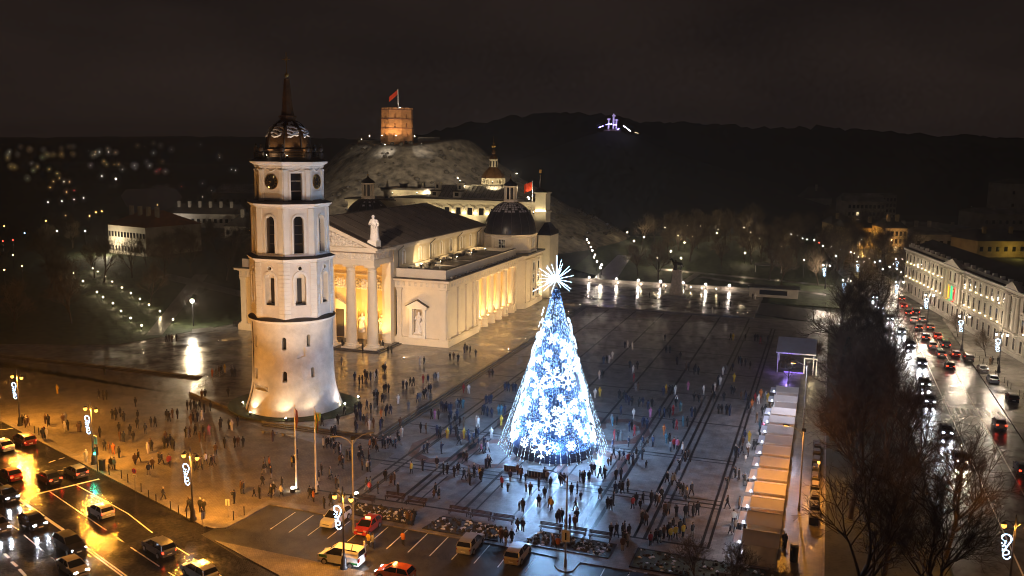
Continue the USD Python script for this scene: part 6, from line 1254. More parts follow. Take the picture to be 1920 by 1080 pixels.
for i, (dx, dy, tx, tz, pw) in enumerate([(-6, -12.5, -3.5, 9, 900), (1, -13, 0, 9, 900), (10, -10.5, 5, 8, 420), (-13, -8, -7, 8, 420)]):
    flood_at(CT + [dx, dy, 2.2], CT + [tx, -6, tz], pw, (1, .66, .28), 90, f'amber floodlight at the foot of the castle tower, {ORDN[i]} one', .4)
def on_hill(px, py):
    for y in np.linspace(380, 470, 400):
        p = far(px, py, y)
        if p[2] <= hill_z(p[0], p[1]) + .2: return p
    return far(px, py, 440)
for (px, py), pw, lab in [((723, 284), 1600, 'white spotlight on the hill slope under the castle tower'), ((791, 282), 700, 'white spotlight on the hill slope right of the castle tower'), ((680, 273), 300, 'small lamp at the left brow of the castle hill')]:
    p = on_hill(px, py); flood_at(p + [0, -2.5, 2.4], p + [0, 1.5, -1], pw * .45, (1, .93, .82), 120, lab, .3)
flood_at(L(-44, 113, 32), on_hill(760, 310), 60000, (1, .84, .62), 75, 'added floodlight on the palace roof lighting the castle hill, the left one', .4)  # this and the next two are added to light the hill
flood_at(L(-22, 111, 34), on_hill(870, 300), 64000, (1, .84, .62), 75, 'added floodlight on the palace roof lighting the castle hill, the right one', .4)
flood_at(L(-78, 108, 27), on_hill(670, 315), 36000, (1, .84, .62), 75, 'added floodlight on the palace corner lighting the left flank of the hill', .4)
# far hills
def ridge(name, pts, y, depth, label):
    b = MB(); P = [far(px, py, y) for px, py in pts]; xs_ = np.array([p[0] for p in P]); zs_ = np.array([p[2] for p in P])
    gx = np.linspace(xs_[0], xs_[-1], 160); gy = np.linspace(-1, 1.2, 26); top = np.interp(gx, xs_, zs_)
    XX, TT = np.meshgrid(gx, gy); YY = y + TT * depth; prof_ = np.clip(1 - np.abs(TT) ** 1.6, 0, 1); q = np.stack([XX, YY, 0 * XX], -1)
    ZZ = (top[None] + .6) * prof_ + (meshkit.fbm(q * .05, 4, 7) - .5) * 9 * prof_ + (meshkit.noise(q * .35, 8) - .5) * 5 * prof_ - .7
    n2 = len(gx); f = [(i * n2 + j, i * n2 + j + 1, (i + 1) * n2 + j + 1, (i + 1) * n2 + j) for i in range(len(gy) - 1) for j in range(n2 - 1)]
    tag(b.add(np.stack([XX, YY, ZZ], -1).reshape(-1, 3), f).build(name, 'forest_dark', smooth=True), label, kind='structure'); return lambda x: np.interp(x, xs_, zs_)
ridge('wooded_hills', [(700, 272), (780, 252), (860, 236), (950, 222), (1050, 212), (1130, 214), (1210, 228), (1300, 232), (1400, 240), (1520, 240), (1640, 246), (1760, 255), (1900, 262), (2100, 270), (2400, 285)], 900, 260, 'dark wooded hills along the horizon at the right')
ridge('distant_hills', [(-600, 262), (-100, 257), (100, 258), (300, 256), (500, 258), (700, 262), (900, 270)], 2400, 500, 'low dark hills along the horizon at the left')
# three white crosses
XB = far(1148, 243, 630)
mat('white_concrete', (.75, .75, .75), .7); emit('violet_lamp', (.32, .25, 1.0), 16); emit('pale_lamp', (.85, .8, 1.0), 14)
tc = thing('three_crosses', 'white monument of three crosses lit violet on the far hill', 'monument', XB, 0); 
for dx, hh_ in ((-2.6, 8.5), (.7, 11.5), (2.6, 8)):
    b = MB(); b.rbox((dx, 0, hh_ / 2 - 1), (1.0, .9, hh_)); b.rbox((dx, 0, hh_ * .80), (2.4, .8, .7)); b.build('cross', 'white_concrete', tc)
MB().lathe([(9, -8), (8, -2.5), (6, -1), (5.5, 0)], 10).build('base', 'fieldstone', tc)
spot(tc, (-5, -11, -1), (-3, 0, 8), (.5, .38, 1), 1300, 90, .3); spot(tc, (5, -11, -1), (2, 0, 8), (.5, .38, 1), 1300, 90, .3)
for (x0, y0, x1, y1, m_) in ((1123, 239, 1131, 236, 'violet_lamp'), (1136, 234, 1143, 232, 'violet_lamp'), (1145, 234, 1147, 231, 'pale_lamp'), (1149, 234, 1156, 234, 'violet_lamp'), (1157, 243, 1161, 241, 'violet_lamp'), (1169, 236, 1175, 240, 'pale_lamp'), (1176, 241, 1182, 246, 'pale_lamp'), (1190, 248, 1197, 250, 'lit_window')):
    MB().tube([far(x0, y0, 612) - XB, far(x1, y1, 612) - XB], .22, 5).build('ground_lamp', m_, tc)
MB().lathe([(170, -XB[2] - .5), (110, -38), (60, -20), (30, -9), (14, -3.2), (6, -1.2)], 24, cap=False).build('mound', 'forest_dark', tc, smooth=40)
# long pale building along the street
FO = at(1808, 617, PLAZA); FR = -98.247
lb = thing('long_building', 'long pale three-storey palace with uplit windows along the street', 'building', FO, FR)
mat('long_wall', (.50, .46, .39), .78, var=.07, scale=.35); mat('long_plinth', (.42, .39, .34), .75, var=.1, scale=.4); emit('sill_lamp', (1, .75, .38), 15)
S0, S1 = -58.0, 62.0
bb = lambda name, m, fn, parent=lb: part(name, m, fn, parent)
bb('ground_wall', 'long_plinth', lambda b: b.box(S0, S1, .2, 14, 0, 5.2)); bb('plinth', 'long_plinth', lambda b: b.box(S0, S1, -.05, .2, 0, .9)); bb('upper_wall', 'long_wall', lambda b: b.box(S0, S1, .2, 14, 5.2, 14.0))
for z, h_, d_ in ((5.05, .4, .35), (9.35, .3, .25), (13.2, .25, .2), (13.9, .5, .7)): bb('string_course', 'long_wall', lambda b: b.box(S0 - .2, S1, .2 - d_, .3, z, z + h_))
bb('roof_edge', 'dark_roof', lambda b: b.box(S0 - .4, S1, -.65, 1.2, 14.4, 14.6)); bb('parapet', 'long_plinth', lambda b: b.box(S0, S1, .9, 1.5, 14.6, 15.4))
bb('roof', 'town_roof', lambda b: b.man(m3.CrossSection([np.array([(1.5, 14.6), (13.5, 14.6), (7.5, 17.2)])]).extrude(S1 - S0 - 1).rotate((90, 0, 90)).translate((S0 + .5, 0, 0))))
for k in range(24): s = S0 + 3 + k * 4.9; bb('roof_post', 'long_plinth', lambda b: b.box(s - .35, s + .35, .7, 1.7, 15.4, 16.1))
k = 0
for s in np.arange(S0 + 2.2, S1 - 1, 3.78):
    mid = -18.5 < s < -5
    for row, (z0, h_) in enumerate(((1.5, 2.5), (6.0, 2.7), (10.4, 2.4))):
        w = bb('window', 'glass_dark', lambda b: b.box(s - .62, s + .62, .1, .19, z0, z0 + h_))
        bb('window_surround', 'long_wall', lambda b: (b.box(s - .85, s - .62, .02, .2, z0 - .1, z0 + h_ + .2), b.box(s + .62, s + .85, .02, .2, z0 - .1, z0 + h_ + .2), b.box(s - 1.0, s + 1.0, -.1, .2, z0 + h_ + .2, z0 + h_ + .45), b.box(s - .95, s + .95, -.06, .2, z0 - .3, z0 - .1)), w)
        bb('glazing_bar', 'frame_dark', lambda b: (b.box(s - .04, s + .04, .06, .1, z0, z0 + h_), b.box(s - .62, s + .62, .06, .1, z0 + h_ * .6, z0 + h_ * .64)), w)
    for row, z0 in ((1, 5.9), (2, 10.25)):
        if not mid and not (25.5 < s < 32):
            bb('sill_lamp', 'sill_lamp', lambda b: b.box(s + 1.75, s + 2.05, -.42, -.2, z0, z0 + .22))
            if row == 2 or s > -45: spot(lb, (s + 1.9, -.38, z0 + .25), (s + 1.9, .1, z0 + 4), (1, .75, .4), 14, 70, .08)
    bb('lesene', 'long_wall', lambda b: b.box(s + 1.55, s + 2.25, .08, .2, 5.6, 13.2))
for s in (-18.6, -16.4, -7.2, -5.0, 25.6, 27.4, 30.4, 32.2): bb('facade_column', 'long_wall', lambda b: b.lathe([(.42, 5.5), (.4, 8), (.34, 13), (.5, 13.2)], 12, (s, -.25, 0)))
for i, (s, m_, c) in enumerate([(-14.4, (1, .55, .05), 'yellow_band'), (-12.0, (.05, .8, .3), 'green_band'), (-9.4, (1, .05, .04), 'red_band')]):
    emit(c + '_light', m_, 1.6); bb('colour_light', c + '_light', lambda b: (b.box(s - .45, s + .45, -.1, .02, 5.7, 9.2), b.box(s - .3, s + .3, -.5, -.3, 5.4, 5.6))); point(lb, (s, -1.2, 7.5), m_, 30, .1); spot(lb, (s, -.8, 9.9), (s, .2, 13), m_, 30, 70, .1)  # projected flag colours imitated by glowing strips on the wall
for s0, s1 in ((-19.5, -4.2), (24.6, 33.2)): bb('balcony', 'long_wall', lambda b: b.box(s0, s1, -.9, .2, 5.0, 5.4)); bb('pediment', 'long_wall', lambda b: b.man(m3.CrossSection([np.array([(s0, 14.4), (s1, 14.4), ((s0 + s1) / 2, 16.4)])]).extrude(1.1).rotate((90, 0, 0)).translate((0, .5, 0))))
fw = thing('facade_flood', 'pale floodlight on a street lamp lighting the long building', 'floodlight', FO + np.array([-14, -6, 0]), 0); MB().tube([(0, 0, 0), (0, 0, 6.5)], .06, 6).build('post', 'post_paint', fw); MB().box(-.2, .2, -.15, .15, 6.5, 6.8).build('flood_head', 'lamp_black', fw); point(fw, (0, 0, 6.3), (1, .74, .44), 130, .2)
# town buildings
def house(px0, px1, y_base, y_eave, y_ridge, label, wall='town_wall', roof='town_roof', depth=14, rz=0.0, wins=(0, 0), lit=(), chim=0, hip=True, y=None, name='town_house', lamp=None):
    if y is None: P = at((px0 + px1) / 2, y_base, 0); yy = P[1]
    else: yy = y
    A_, B_ = far(px0, y_eave, yy), far(px1, y_eave, yy); ze = (A_[2] + B_[2]) / 2; zr = far((px0 + px1) / 2, y_ridge, yy + depth / 2)[2]; w = B_[0] - A_[0]
    zb = 0 if y is None else far((px0 + px1) / 2, y_base, yy)[2]
    o = thing(name, label, 'house', ((A_[0] + B_[0]) / 2, yy, zb - .6), rz); ze = max(ze - zb, 2) + .6; zr = max(zr - zb + .6, ze + .5)
    MB().box(-w / 2, w / 2, 0, depth, 0, ze).build('wall', wall, o)
    k_ = min(depth / 2, w * .25) if hip else 0
    rf = MB().man(m3.Manifold.hull_points(np.array([(-w / 2 - .5, -.5, ze), (w / 2 + .5, -.5, ze), (w / 2 + .5, depth + .5, ze), (-w / 2 - .5, depth + .5, ze), (-w / 2 + k_, depth / 2, zr), (w / 2 - k_, depth / 2, zr)]))).build('roof', roof, o)
    r = random.Random(int(px0)); nx, nz = wins
    for j in range(nz):
        for i in range(nx):
            x = -w / 2 + w * (i + .5) / nx; z = ze * (j + .55) / nz * .92; on = (j * nx + i) in lit
            ww = min(.75, w / nx * .28); hz_ = min(1.0, ze / nz * .3); wd = MB().box(x - ww, x + ww, -.12, -.04, z - hz_, z + hz_).build('window', 'lit_window' if on else 'glass_dark', o); MB().box(x - ww * 1.2, x + ww * 1.2, -.2, -.04, z - hz_ - .2, z - hz_ - .02).build('sill', wall, wd)
    for c in range(chim): x = -w / 2 + w * (c + .7) / (chim + .4); MB().box(x - .7, x + .7, depth * .3, depth * .3 + 1.2, ze, zr + 1.5).build('chimney', wall, rf)
    if lamp: point(o, (lamp[0] * w, -6, lamp[1]), lamp[2], lamp[3], .3)
    return o
house(181, 292, 478, 424, 392, 'white building with a red hipped tile roof left of the bell tower', 'town_wall', 'tile_roof', 26, -32, (12, 2), (), 4, lamp=(-.25, 4, (1, .84, .56), 3200))
house(312, 442, 425, 401, 382, 'long low white building behind the dark park trees', 'town_wall', 'town_roof', 18, -4, (12, 1), (), 6, False, lamp=(-.3, 5, (1, .9, .8), 500))
house(398, 500, 390, 362, 345, 'big plain beige-roofed hall left of the tower top', 'town_roof', 'snowy_roof', 50, 0, (9, 1), (), 0, False)
house(418, 500, 446, 425, 398, 'dark gabled house behind the cathedral left corner', 'town_wall', 'town_roof', 20, -10, (6, 1), (), 2)
house(1588, 1662, 464, 428, 412, 'ochre-lit long house at the end of the street', 'ochre_wall', 'town_roof', 16, 4, (11, 2), (3, 12), 2, False, lamp=(-.2, 4, (1, .55, .12), 1500))
house(1662, 1702, 472, 428, 408, 'tall dark house next to the end of the long building', 'ochre_wall', 'town_roof', 16, 0, (5, 3), (2,), 2, lamp=(0, 5, (1, .6, .25), 700))
house(1560, 1592, 455, 420, 405, 'yellow-lit house behind the street trees', 'ochre_wall', 'town_roof', 14, 0, (4, 2), (1, 4), 1, lamp=(0, 4, (1, .6, .1), 1500))
house(1590, 1660, 420, 378, 362, 'grey block with one lit stair window far right', 'town_wall', 'snowy_roof', 20, 0, (9, 3), (2, 11), 0, False)
house(1655, 1682, 410, 366, 362, 'plain tall block with flat top on the right skyline', 'town_wall', 'town_roof', 16, 0, (4, 4), (), 0, False)
house(1508, 1560, 400, 372, 350, 'dark church-like gabled house on the right skyline', 'town_wall', 'town_roof', 16, 0, (4, 1), (), 1)
house(1700, 1790, 470, 440, 418, 'snow-dusted roofs close behind the long building', 'town_wall', 'snowy_roof', 40, 6, (6, 1), (), 3)
house(1760, 1840, 445, 428, 420, 'snowy hipped roof in the courtyard blocks', 'town_wall', 'snowy_roof', 40, 10, (6, 1), (), 2)
house(1830, 1960, 480, 452, 430, 'dark roof with a yellow-lit wall at the right edge', 'ochre_wall', 'town_roof', 30, 6, (8, 1), (), 2, lamp=(0, 3, (1, .75, .15), 200))
house(1845, 1960, 430, 402, 390, 'long snow-edged roof at the right edge', 'town_wall', 'snowy_roof', 30, 0, (9, 1), (), 2, False)
house(1790, 1925, 392, 378, 370, 'flat hall with a long lit window band at the right edge', 'town_wall', 'snowy_roof', 30, 0, (14, 1), (7, 8, 9, 10, 12, 13), 0, False)
house(1885, 1990, 420, 345, 335, 'pale tall house end cut by the right picture edge', 'town_wall', 'town_roof', 20, 0, (3, 3), (), 0)
# river on the left and the path lights
ground('river', [at(x, y, 0)[:2] for x, y in ((226, 366), (238, 386), (268, 398), (300, 396), (330, 384), (342, 368), (330, 354), (300, 346), (262, 348), (236, 354))], -.55, 'river_water', 'dark river beyond the park at the left', frame='W')
bank = thing('river_bank', 'lit grassy bank with a path by the river at the left', 'bank', at(205, 350, 0)); MB().lathe([(46, -1), (40, .2), (26, 1.4), (.1, 2)], 18).build('bank_slope', 'lawn_grass', bank, smooth=True); point(bank, (10, -8, 8), (1, .95, .7), 9000, .4); MB().tube([(10, -8, 0), (10, -8, 7.6)], .2, 5).build('lamp_post', 'iron', bank); MB().ball((10, -8, 8), .7, 1).build('lamp_globe', 'white_bulb', bank)
kiosk = thing('kiosk', 'low flat-roofed kiosk at the back right of the square', 'kiosk', L(63, 100, 0), ROT); MB().box(-7, 7, 0, 5, 0, 2.8).build('wall', 'town_wall', kiosk); MB().box(-7.6, 7.6, -.6, 5.6, 2.8, 3.1).build('roof', 'lamp_black', kiosk); MB().box(-4, 4, -.06, -.01, .8, 2.2).build('window', 'glass_dark', kiosk)
gs = thing('guard_booth', 'low pale shelter roof beside the far street lamps', 'shelter', at(1440, 512, PLAZA), ROT); MB().box(-5, 5, 0, 6, 2.6, 2.9).build('roof', 'snowy_roof', gs)
for x in (-4.5, 4.5): MB().box(x - .1, x + .1, .2, .4, 0, 2.6).build('post', 'white_paint', gs)
# low wall with lamps at the back of the square, equestrian monument
bw = thing('low_wall', 'long low stone wall with white lamps at the back of the square', 'wall', L(-3, 110, 0), ROT)
for k in range(12): MB().box(k * 5, k * 5 + 4.95, 0, .5, 0, .9).build('wall_block', 'grey_stone', bw); MB().box(k * 5, k * 5 + 4.95, -.05, .55, .9, 1.0).build('coping', 'kerb_stone', bw)
emit('wall_globe', (1, .84, .74), 34)
wl0 = None
for i, px in enumerate((1092, 1150, 1195, 1240, 1285, 1329, 1374)):
    p = at(px, 530, .9); q = toL(p); lab = f'white lamp on the low wall at the back of the square, {ORDN[i].replace("nearest", "first")} from the left'
    o = thing('wall_lamp', lab, 'lamp', L(q[0], 109.6, .0), ROT, 'lamps on the low wall'); MB().lathe([(.12, 0), (.12, .15), (.06, .2), (.06, 1.2)], 8).build('post', 'post_paint', o); MB().ball((0, 0, 1.5), .32, 1).build('globe', 'wall_globe', o); point(o, (0, -.4, 1.5), (1, .82, .68), 170, .2)
for i, (px, py) in enumerate([(1200, 535), (1318, 538), (1295, 539), (1344, 541), (1247, 537), (1153, 534)]):
    o = thing('bollard_lamp', f'small warm bollard lamp before the low wall, {ORDN[i].replace("nearest", "first")} of six', 'lamp', L(toL(at(px, py, 1.0))[0], 104, 0), ROT, 'warm bollard lamps'); MB().lathe([(.1, 0), (.08, 1.0)], 8).build('post', 'post_paint', o); MB().ball((0, 0, 1.1), .17, 1).build('lamp', 'park_bulb', o); point(o, (0, 0, 1.2), (1, .7, .4), 70, .1)
mo = thing('monument', 'statue of a man beside a horse on a tall tapering stone plinth', 'monument', L(*toL(at(1268, 556, 0))[:2], 0), ROT)
for k, (w, z) in enumerate(((4.2, .3), (3.4, .6))): MB().box(-w, w, -w, w, z - .3, z).build('step', 'kerb_stone', mo)
MB().lathe([(2.6, .6), (1.6, 7.5)], 4, ph=math.pi / 4).build('plinth', 'grey_stone', mo); MB().lathe([(1.9, 7.5), (1.9, 8.0)], 4, ph=math.pi / 4).build('plinth_cap', 'grey_stone', mo)
b = MB(); figure(b, (-.5, -.5, 8.05), 2.9, seed=31, tablet=False); b.build('figure', 'iron', mo)
sp = lambda p, r: m3.Manifold.sphere(r, 10).translate(p); hl = lambda *q: m3.Manifold.batch_hull([sp(p, r) for p, r in q])
h_ = hl(((-1.1, .5, 9.9), .5), ((.9, .5, 9.8), .48)) + hl(((-1.2, .5, 10.1), .38), ((-1.9, .5, 11.2), .22)) + hl(((-1.85, .5, 11.2), .22), ((-2.4, .5, 10.9), .13)) + hl(((1.2, .5, 10), .14), ((1.7, .5, 9.0), .06))
for x, y in ((-1.1, .3), (-1.0, .75), (.9, .3), (1.0, .75)): h_ = h_ + hl(((x, y, 9.6), .2), ((x + .1, y, 8.9), .12)) + hl(((x + .1, y, 8.9), .12), ((x, y, 8.05), .1))
MB().man(h_).build('horse', 'iron', mo, smooth=60); point(mo, (0, 3, 6), (1, .9, .5), 260, .2)
# park lamps (globes on posts) and distant town lamps
pl0 = None
def park_lamp(pos, label, h=4.0, group=None, m='park_bulb', r=.26, power=0, col=(1, .78, .45), cat='park lamp', name='park_lamp'):
    o = thing(name, label, cat, pos, 0, group); MB().tube([(0, 0, 0), (0, 0, h - r)], .06 + r * .12, 5).build('post', 'post_paint', o); MB().ball((0, 0, h), r, 1).build('globe', m, o)
    if power: point(o, (0, 0, h + .05), col, power, r)
for i, (x, y) in enumerate([(696, 254), (732, 278), (790, 316), (843, 353), (914, 398), (980, 440), (1048, 482), (1118, 526), (1198, 577), (1298, 638), (726, 430), (774, 470), (846, 517), (909, 572), (980, 626), (1062, 683), (622, 351), (551, 288)]):
    park_lamp(at(x / 4, 440 + y / 4, 1.0) * [1, 1, 0] + [0, 0, .07], f'low warm lamp along the left park path, {nth((i if i < 10 else i - 10) + 1)} in the {"right" if i < 10 else "left"} row', 1.0, 'lamps along the left park path', 'park_bulb', .17, 110)
ROWR = [(363, 77), (408, 52), (362, 105), (374, 126), (388, 155), (398, 178), (416, 208), (410, 224), (430, 252), (461, 275), (452, 295)]
for i, (x, y) in enumerate(ROWR): park_lamp(at(1000 + x / 3.6, 420 + y / 3.6, 3.6) * [1, 1, 0], f'white globe lamp on the path right of the cathedral, {ORDN[i].replace("nearest", "farthest")} in the line', 3.6, 'globe lamps on the path right of the cathedral', 'white_bulb', .36, 160, (1, .85, .62))
BK = [(835, 222), (998, 226), (680, 108), (1021, 120), (1431, 190), (976, 75), (1075, 77), (1043, 12), (888, 20), (1128, 12), (1240, 58), (1470, 48), (1528, 95), (1675, 145), (928, 180), (1245, 32), (1420, 20), (478, 33), (635, 52), (748, 86)]
for i, (x, y) in enumerate(BK): park_lamp(at(1000 + x / 3.6, 420 + y / 3.6, 4.2) * [1, 1, 0] + [0, 0, -.3], f'globe lamp among the trees behind the square, {nth(sorted(BK).index((x, y)) + 1)} from the left', 4.2, 'globe lamps in the park behind the square', 'park_bulb', .28, 620 if i < 5 or i > 10 else 260)
FARL = [(18, 285, 'w'), (52, 335, 'g'), (62, 320, 'g'), (88, 290, 's'), (80, 296, 'g'), (115, 289, 's'), (178, 290, 'w'), (179, 285, 's'), (187, 285, 'w'), (203, 285, 'w'), (216, 286, 'o'), (288, 287, 'w'), (322, 281, 'w'), (20, 312, 's'), (27, 314, 's'), (70, 313, 's'), (92, 317, 's'), (107, 325, 's'), (112, 334, 's'), (120, 341, 'w'), (100, 340, 's'), (94, 352, 's'), (125, 360, 's'), (139, 357, 'r'), (130, 341, 's'), (191, 330, 'W'), (157, 371, 'w'), (116, 377, 'w'), (139, 374, 'w'), (90, 379, 'w'), (86, 414, 's'), (123, 404, 'S'), (168, 405, 'S'), (191, 396, 's'), (282, 392, 'S'), (295, 384, 's'), (180, 398, 's'), (8, 424, 's'), (46, 437, 'b'), (107, 433, 'w'), (24, 478, 's'), (41, 499, 's'), (8, 506, 's'), (160, 433, 'w'), (380, 344, 'w'), (397, 357, 'w'), (380, 369, 'w'), (340, 350, 'r'), (412, 295, 'w'), (434, 318, 'w'), (442, 319, 'w'), (310, 322, 'w'), (294, 322, 'r'), (300, 317, 'r'), (200, 308, 's'), (214, 308, 's'), (222, 309, 's'), (195, 302, 's'), (230, 318, 'w'), (252, 310, 'w'), (281, 311, 'w'), (170, 310, 'w'), (55, 280, 's'), (14, 296, 's'), (5, 452, 'r'), (24, 450, 'r'), (468, 432, 'S'), (1472, 395, 's'), (1515, 388, 'S'), (1518, 394, 's'), (1567, 425, 's'), (1614, 434, 's'), (1615, 449, 'w'), (1642, 454, 's'), (1645, 455, 's'), (1672, 450, 'S'), (1508, 487, 'w'), (1476, 371, 's'), (1490, 372, 's'), (1531, 374, 's'), (1735, 426, 's'), (1742, 429, 's'), (1498, 424, 'w'), (1483, 439, 'w'), (1494, 442, 'w'), (1505, 447, 'w'), (1513, 449, 'w'), (1527, 450, 'w'), (1536, 455, 'R'), (1543, 461, 'w'), (1567, 480, 'w'), (1558, 463, 'w'), (1577, 467, 'b'), (1582, 467, 'b'), (1595, 473, 'w'), (1602, 475, 'w'), (1609, 482, 'w'), (1630, 485, 'w'), (1650, 490, 'b'), (1668, 500, 'w'), (1675, 495, 'w'), (1682, 505, 'w'), (1690, 510, 'w'), (1640, 492, 'w'), (1655, 505, 'w')]
emit('town_sodium', (1, .5, .12), 17); emit('town_white', (.95, .93, .85), 15); emit('town_red', (1, .05, .03), 9); emit('town_blue', (.4, .7, 1), 16); emit('town_green', (.75, 1, .45), 9); emit('town_orange', (1, .35, .08), 14)
for i, (px, py, c) in enumerate(FARL):
    P = at(px, py, 6.0); P = P if P[1] < 1500 and P[1] > 0 else far(px, py, 1500.0); d_ = P[1]; h_ = P[2] if P[2] > 5 else 6.0
    rad = max(.22, d_ / 1725 * (.38 if c.islower() else .62)); nm = {'w': 'white', 's': 'amber', 'g': 'greenish', 'o': 'orange', 'r': 'red', 'b': 'bluish'}[c.lower()]
    zone = ('far left of the bell tower' if px < 470 else 'at the far end of the street')
    park_lamp((P[0], P[1], P[2] - h_), f'small {nm} town light {zone}, {nth(sorted(FARL).index((px, py, c)) + 1 - (0 if px < 470 else sum(q[0] < 470 for q in FARL)))} from the left', h_, 'distant town lights', {'w': 'town_white', 's': 'town_sodium', 'g': 'town_green', 'o': 'town_orange', 'r': 'town_red', 'b': 'town_blue'}[c.lower()], rad, 0, cat='town light', name='town_light')
rf_ = np.random.RandomState(12)
for nm_, mt_, n_ in (('distant_amber_lights', 'town_sodium', 46), ('distant_white_lights', 'town_white', 24)):
    b = MB()
    for k in range(n_):
        if k % 4: px, py = rf_.uniform(-30, 470), 268 + rf_.gamma(1.6, 16)
        else: px, py = rf_.uniform(1460, 1930), rf_.uniform(368, 450)
        P = at(px, py, rf_.uniform(4, 9)); P = P if 0 < P[1] < 1700 else far(px, py, 1700.0)
        b.add(P + oct_v * P[1] / 1725 * rf_.uniform(.14, .24), oct_f)
    tag(b.build(nm_, mt_), f'countless tiny {"amber" if n_ > 40 else "white"} lights of the far town', 'town lights', kind='stuff')

# ------------------------------------------------------------------ bare trees
mat('bark', (.055, .04, .028), .9, var=.3, scale=1.2); mat('twigs', (.055, .038, .025), .9, var=.25, scale=.6); mat('needles', (.012, .022, .012), .8, var=.4, scale=1)
TWIG = ['twigs']
def bare_tree(name, label, pos, H, seed, spread=1.0, detail=1.0, group=None, fork=.3):
    """Trunk with main limbs (one part) and a crown of fine branches and twigs (the other)."""
    rs = np.random.RandomState(seed); o = thing(name, label, 'tree', pos, 0, group, (1, 1, 1))
    trunk, crown = MB(), MB()
    segs = []
    def grow(p, d, ln, r, lev):
        n = 4 if lev < 2 else 3 if lev < 4 else 2; pts = [p]; q = p.copy(); dd = d.copy(); mids = []
        for i in range(n):
            dd = dd + rs.normal(0, .10 + .045 * lev, 3); dd[2] += .10 if lev > 0 else .05; dd /= np.linalg.norm(dd); q = q + dd * ln / n; pts.append(q.copy()); mids.append((q.copy(), dd.copy(), (i + 1) / n))
        rr = np.linspace(r, r * .62, len(pts)); segs.append((lev, np.array(pts), rr))
        if lev >= 5 or r < .012: return
        kids = {0: 5, 1: 5, 2: 5, 3: 4, 4: 3}[lev]; kids = max(2, int(round(kids * (detail if lev > 1 else 1))))
        for k in range(kids):
            m, md, t = mids[min(n - 1, int(n * (fork + (1 - fork) * (k + .5) / kids)))] if lev else mids[min(n - 1, 1 + int((n - 1) * (k + .3) / kids))]
            az = k * 2.4 + rs.uniform(-.5, .5); a = np.cross(md, [0, 0, 1.]); a = a / (np.linalg.norm(a) + 1e-6) if np.linalg.norm(a) > .05 else np.array([1., 0, 0]); b_ = np.cross(md, a)
            tilt = rs.uniform(.45, .85) * (spread if lev < 2 else 1)
            nd = md * math.cos(tilt) + (a * math.cos(az) + b_ * math.sin(az)) * math.sin(tilt)
            grow(m, nd, ln * rs.uniform(.52, .74), r * rs.uniform(.42, .56), lev + 1)
        grow(pts[-1], dd, ln * .66, r * .6, lev + 1)
    grow(np.array([0, 0, -.2]), np.array([0, 0, 1.]), H * .40, H * .019, 0)
    zmax = max(s[1][:, 2].max() for s in segs); k = H / zmax
    for lev, p, rr in segs:
        (trunk if lev <= 1 else crown).tube(p * k, np.maximum(rr * k, .011 if H > 16 else .018), 7 if lev == 0 else 5 if lev == 1 else 3, cap=False)
    trunk.build('trunk', 'bark', o, smooth=True); crown.build('crown', TWIG[0], o); return o
def rank_place(pts, key):     # order of things by where they show, so that labels can say which one
    return sorted(range(len(pts)), key=lambda i: key(pts[i]))
def ordinal(n): return f'{n}{"th" if 10 <= n % 100 <= 20 else {1: "st", 2: "nd", 3: "rd"}.get(n % 10, "th")}'
rt = np.random.RandomState(17)
big = [bare_tree('bare_tree', 'x', (0, 0, 0), 17, 100 + i, .92, .74) for i in range(3)]
mat('park_twigs', (.13, .095, .062), .9, var=.25, scale=.6)  # paler copy of the twigs: lamplight on park crowns put into the colour
TWIG[0] = 'park_twigs'
small = [bare_tree('bare_tree', 'x', (0, 0, 0), 15, 200 + i, .9, .8) for i in range(3)]
used_first = set()
def place_trees(pts, protos, zone, group, z, hs, front_first=False):
    """pts in the L frame."""
    W_ = [L(u, v, z) for u, v in pts]
    sx = [960 + CAM_F * float((p - EYE) @ _R) / float((p - EYE) @ _F) for p in W_]
    order = np.argsort(sx); rank = {int(i): k + 1 for k, i in enumerate(order)}
    for i, p in enumerate(W_):
        lab = f'bare tree {zone}, {nth(rank[i])} from the left'
        t = protos[i % len(protos)]; s = rt.uniform(*hs)
        if id(t) not in used_first and t.GetCustomDataByKey('label') == 'x':
            used_first.add(id(t)); t.GetAttribute('xformOp:translate').Set(Gf.Vec3d(*map(float, p))); t.GetAttribute('xformOp:rotateZ').Set(float(rt.uniform(0, 360))); t.GetAttribute('xformOp:scale').Set(Gf.Vec3f(s, s, s)); tag(t, lab, 'tree', group)
        else: dup(t, p, rt.uniform(0, 360), lab, group, True, s, 'tree')
def scatter(n, ulo, uhi, vlo, vhi, dmin, seed, ok=lambda u, v: True):
    q = np.random.RandomState(seed); out = []
    for _ in range(n * 60):
        u, v = q.uniform(ulo, uhi), q.uniform(vlo, vhi)
        if ok(u, v) and all((u - a) ** 2 + (v - b) ** 2 > dmin ** 2 for a, b in out): out.append((u, v))
        if len(out) == n: break
    return out
near = [(93.0 - 1.8, -76), (84.5, -83), (81.5, -68), (87, -62), (82.5, -53), (86.5, -50), (83.5, -41), (80.5, -34), (87.3, -30), (83.5, -22), (87.5, -13), (81.5, -8), (85, 3), (88.5, 12), (81.5, 20), (88, 27), (83.5, 40), (90, 48), (86.5, 58), (80.2, -95), (88, -96)]
place_trees(near, big, 'in the strip between stalls and street', 'bare trees between the stalls and the street', PLAZA + .05, (.85, 1.08))
low = [(69.5, -93.5), (66, -97 + 5), (74.5, -96), (71.5, -3), (76.2, 14)]
place_trees(low, small, 'small and low beside the market stalls or stage', 'small bare trees beside the stalls', PLAZA, (.3, .42))
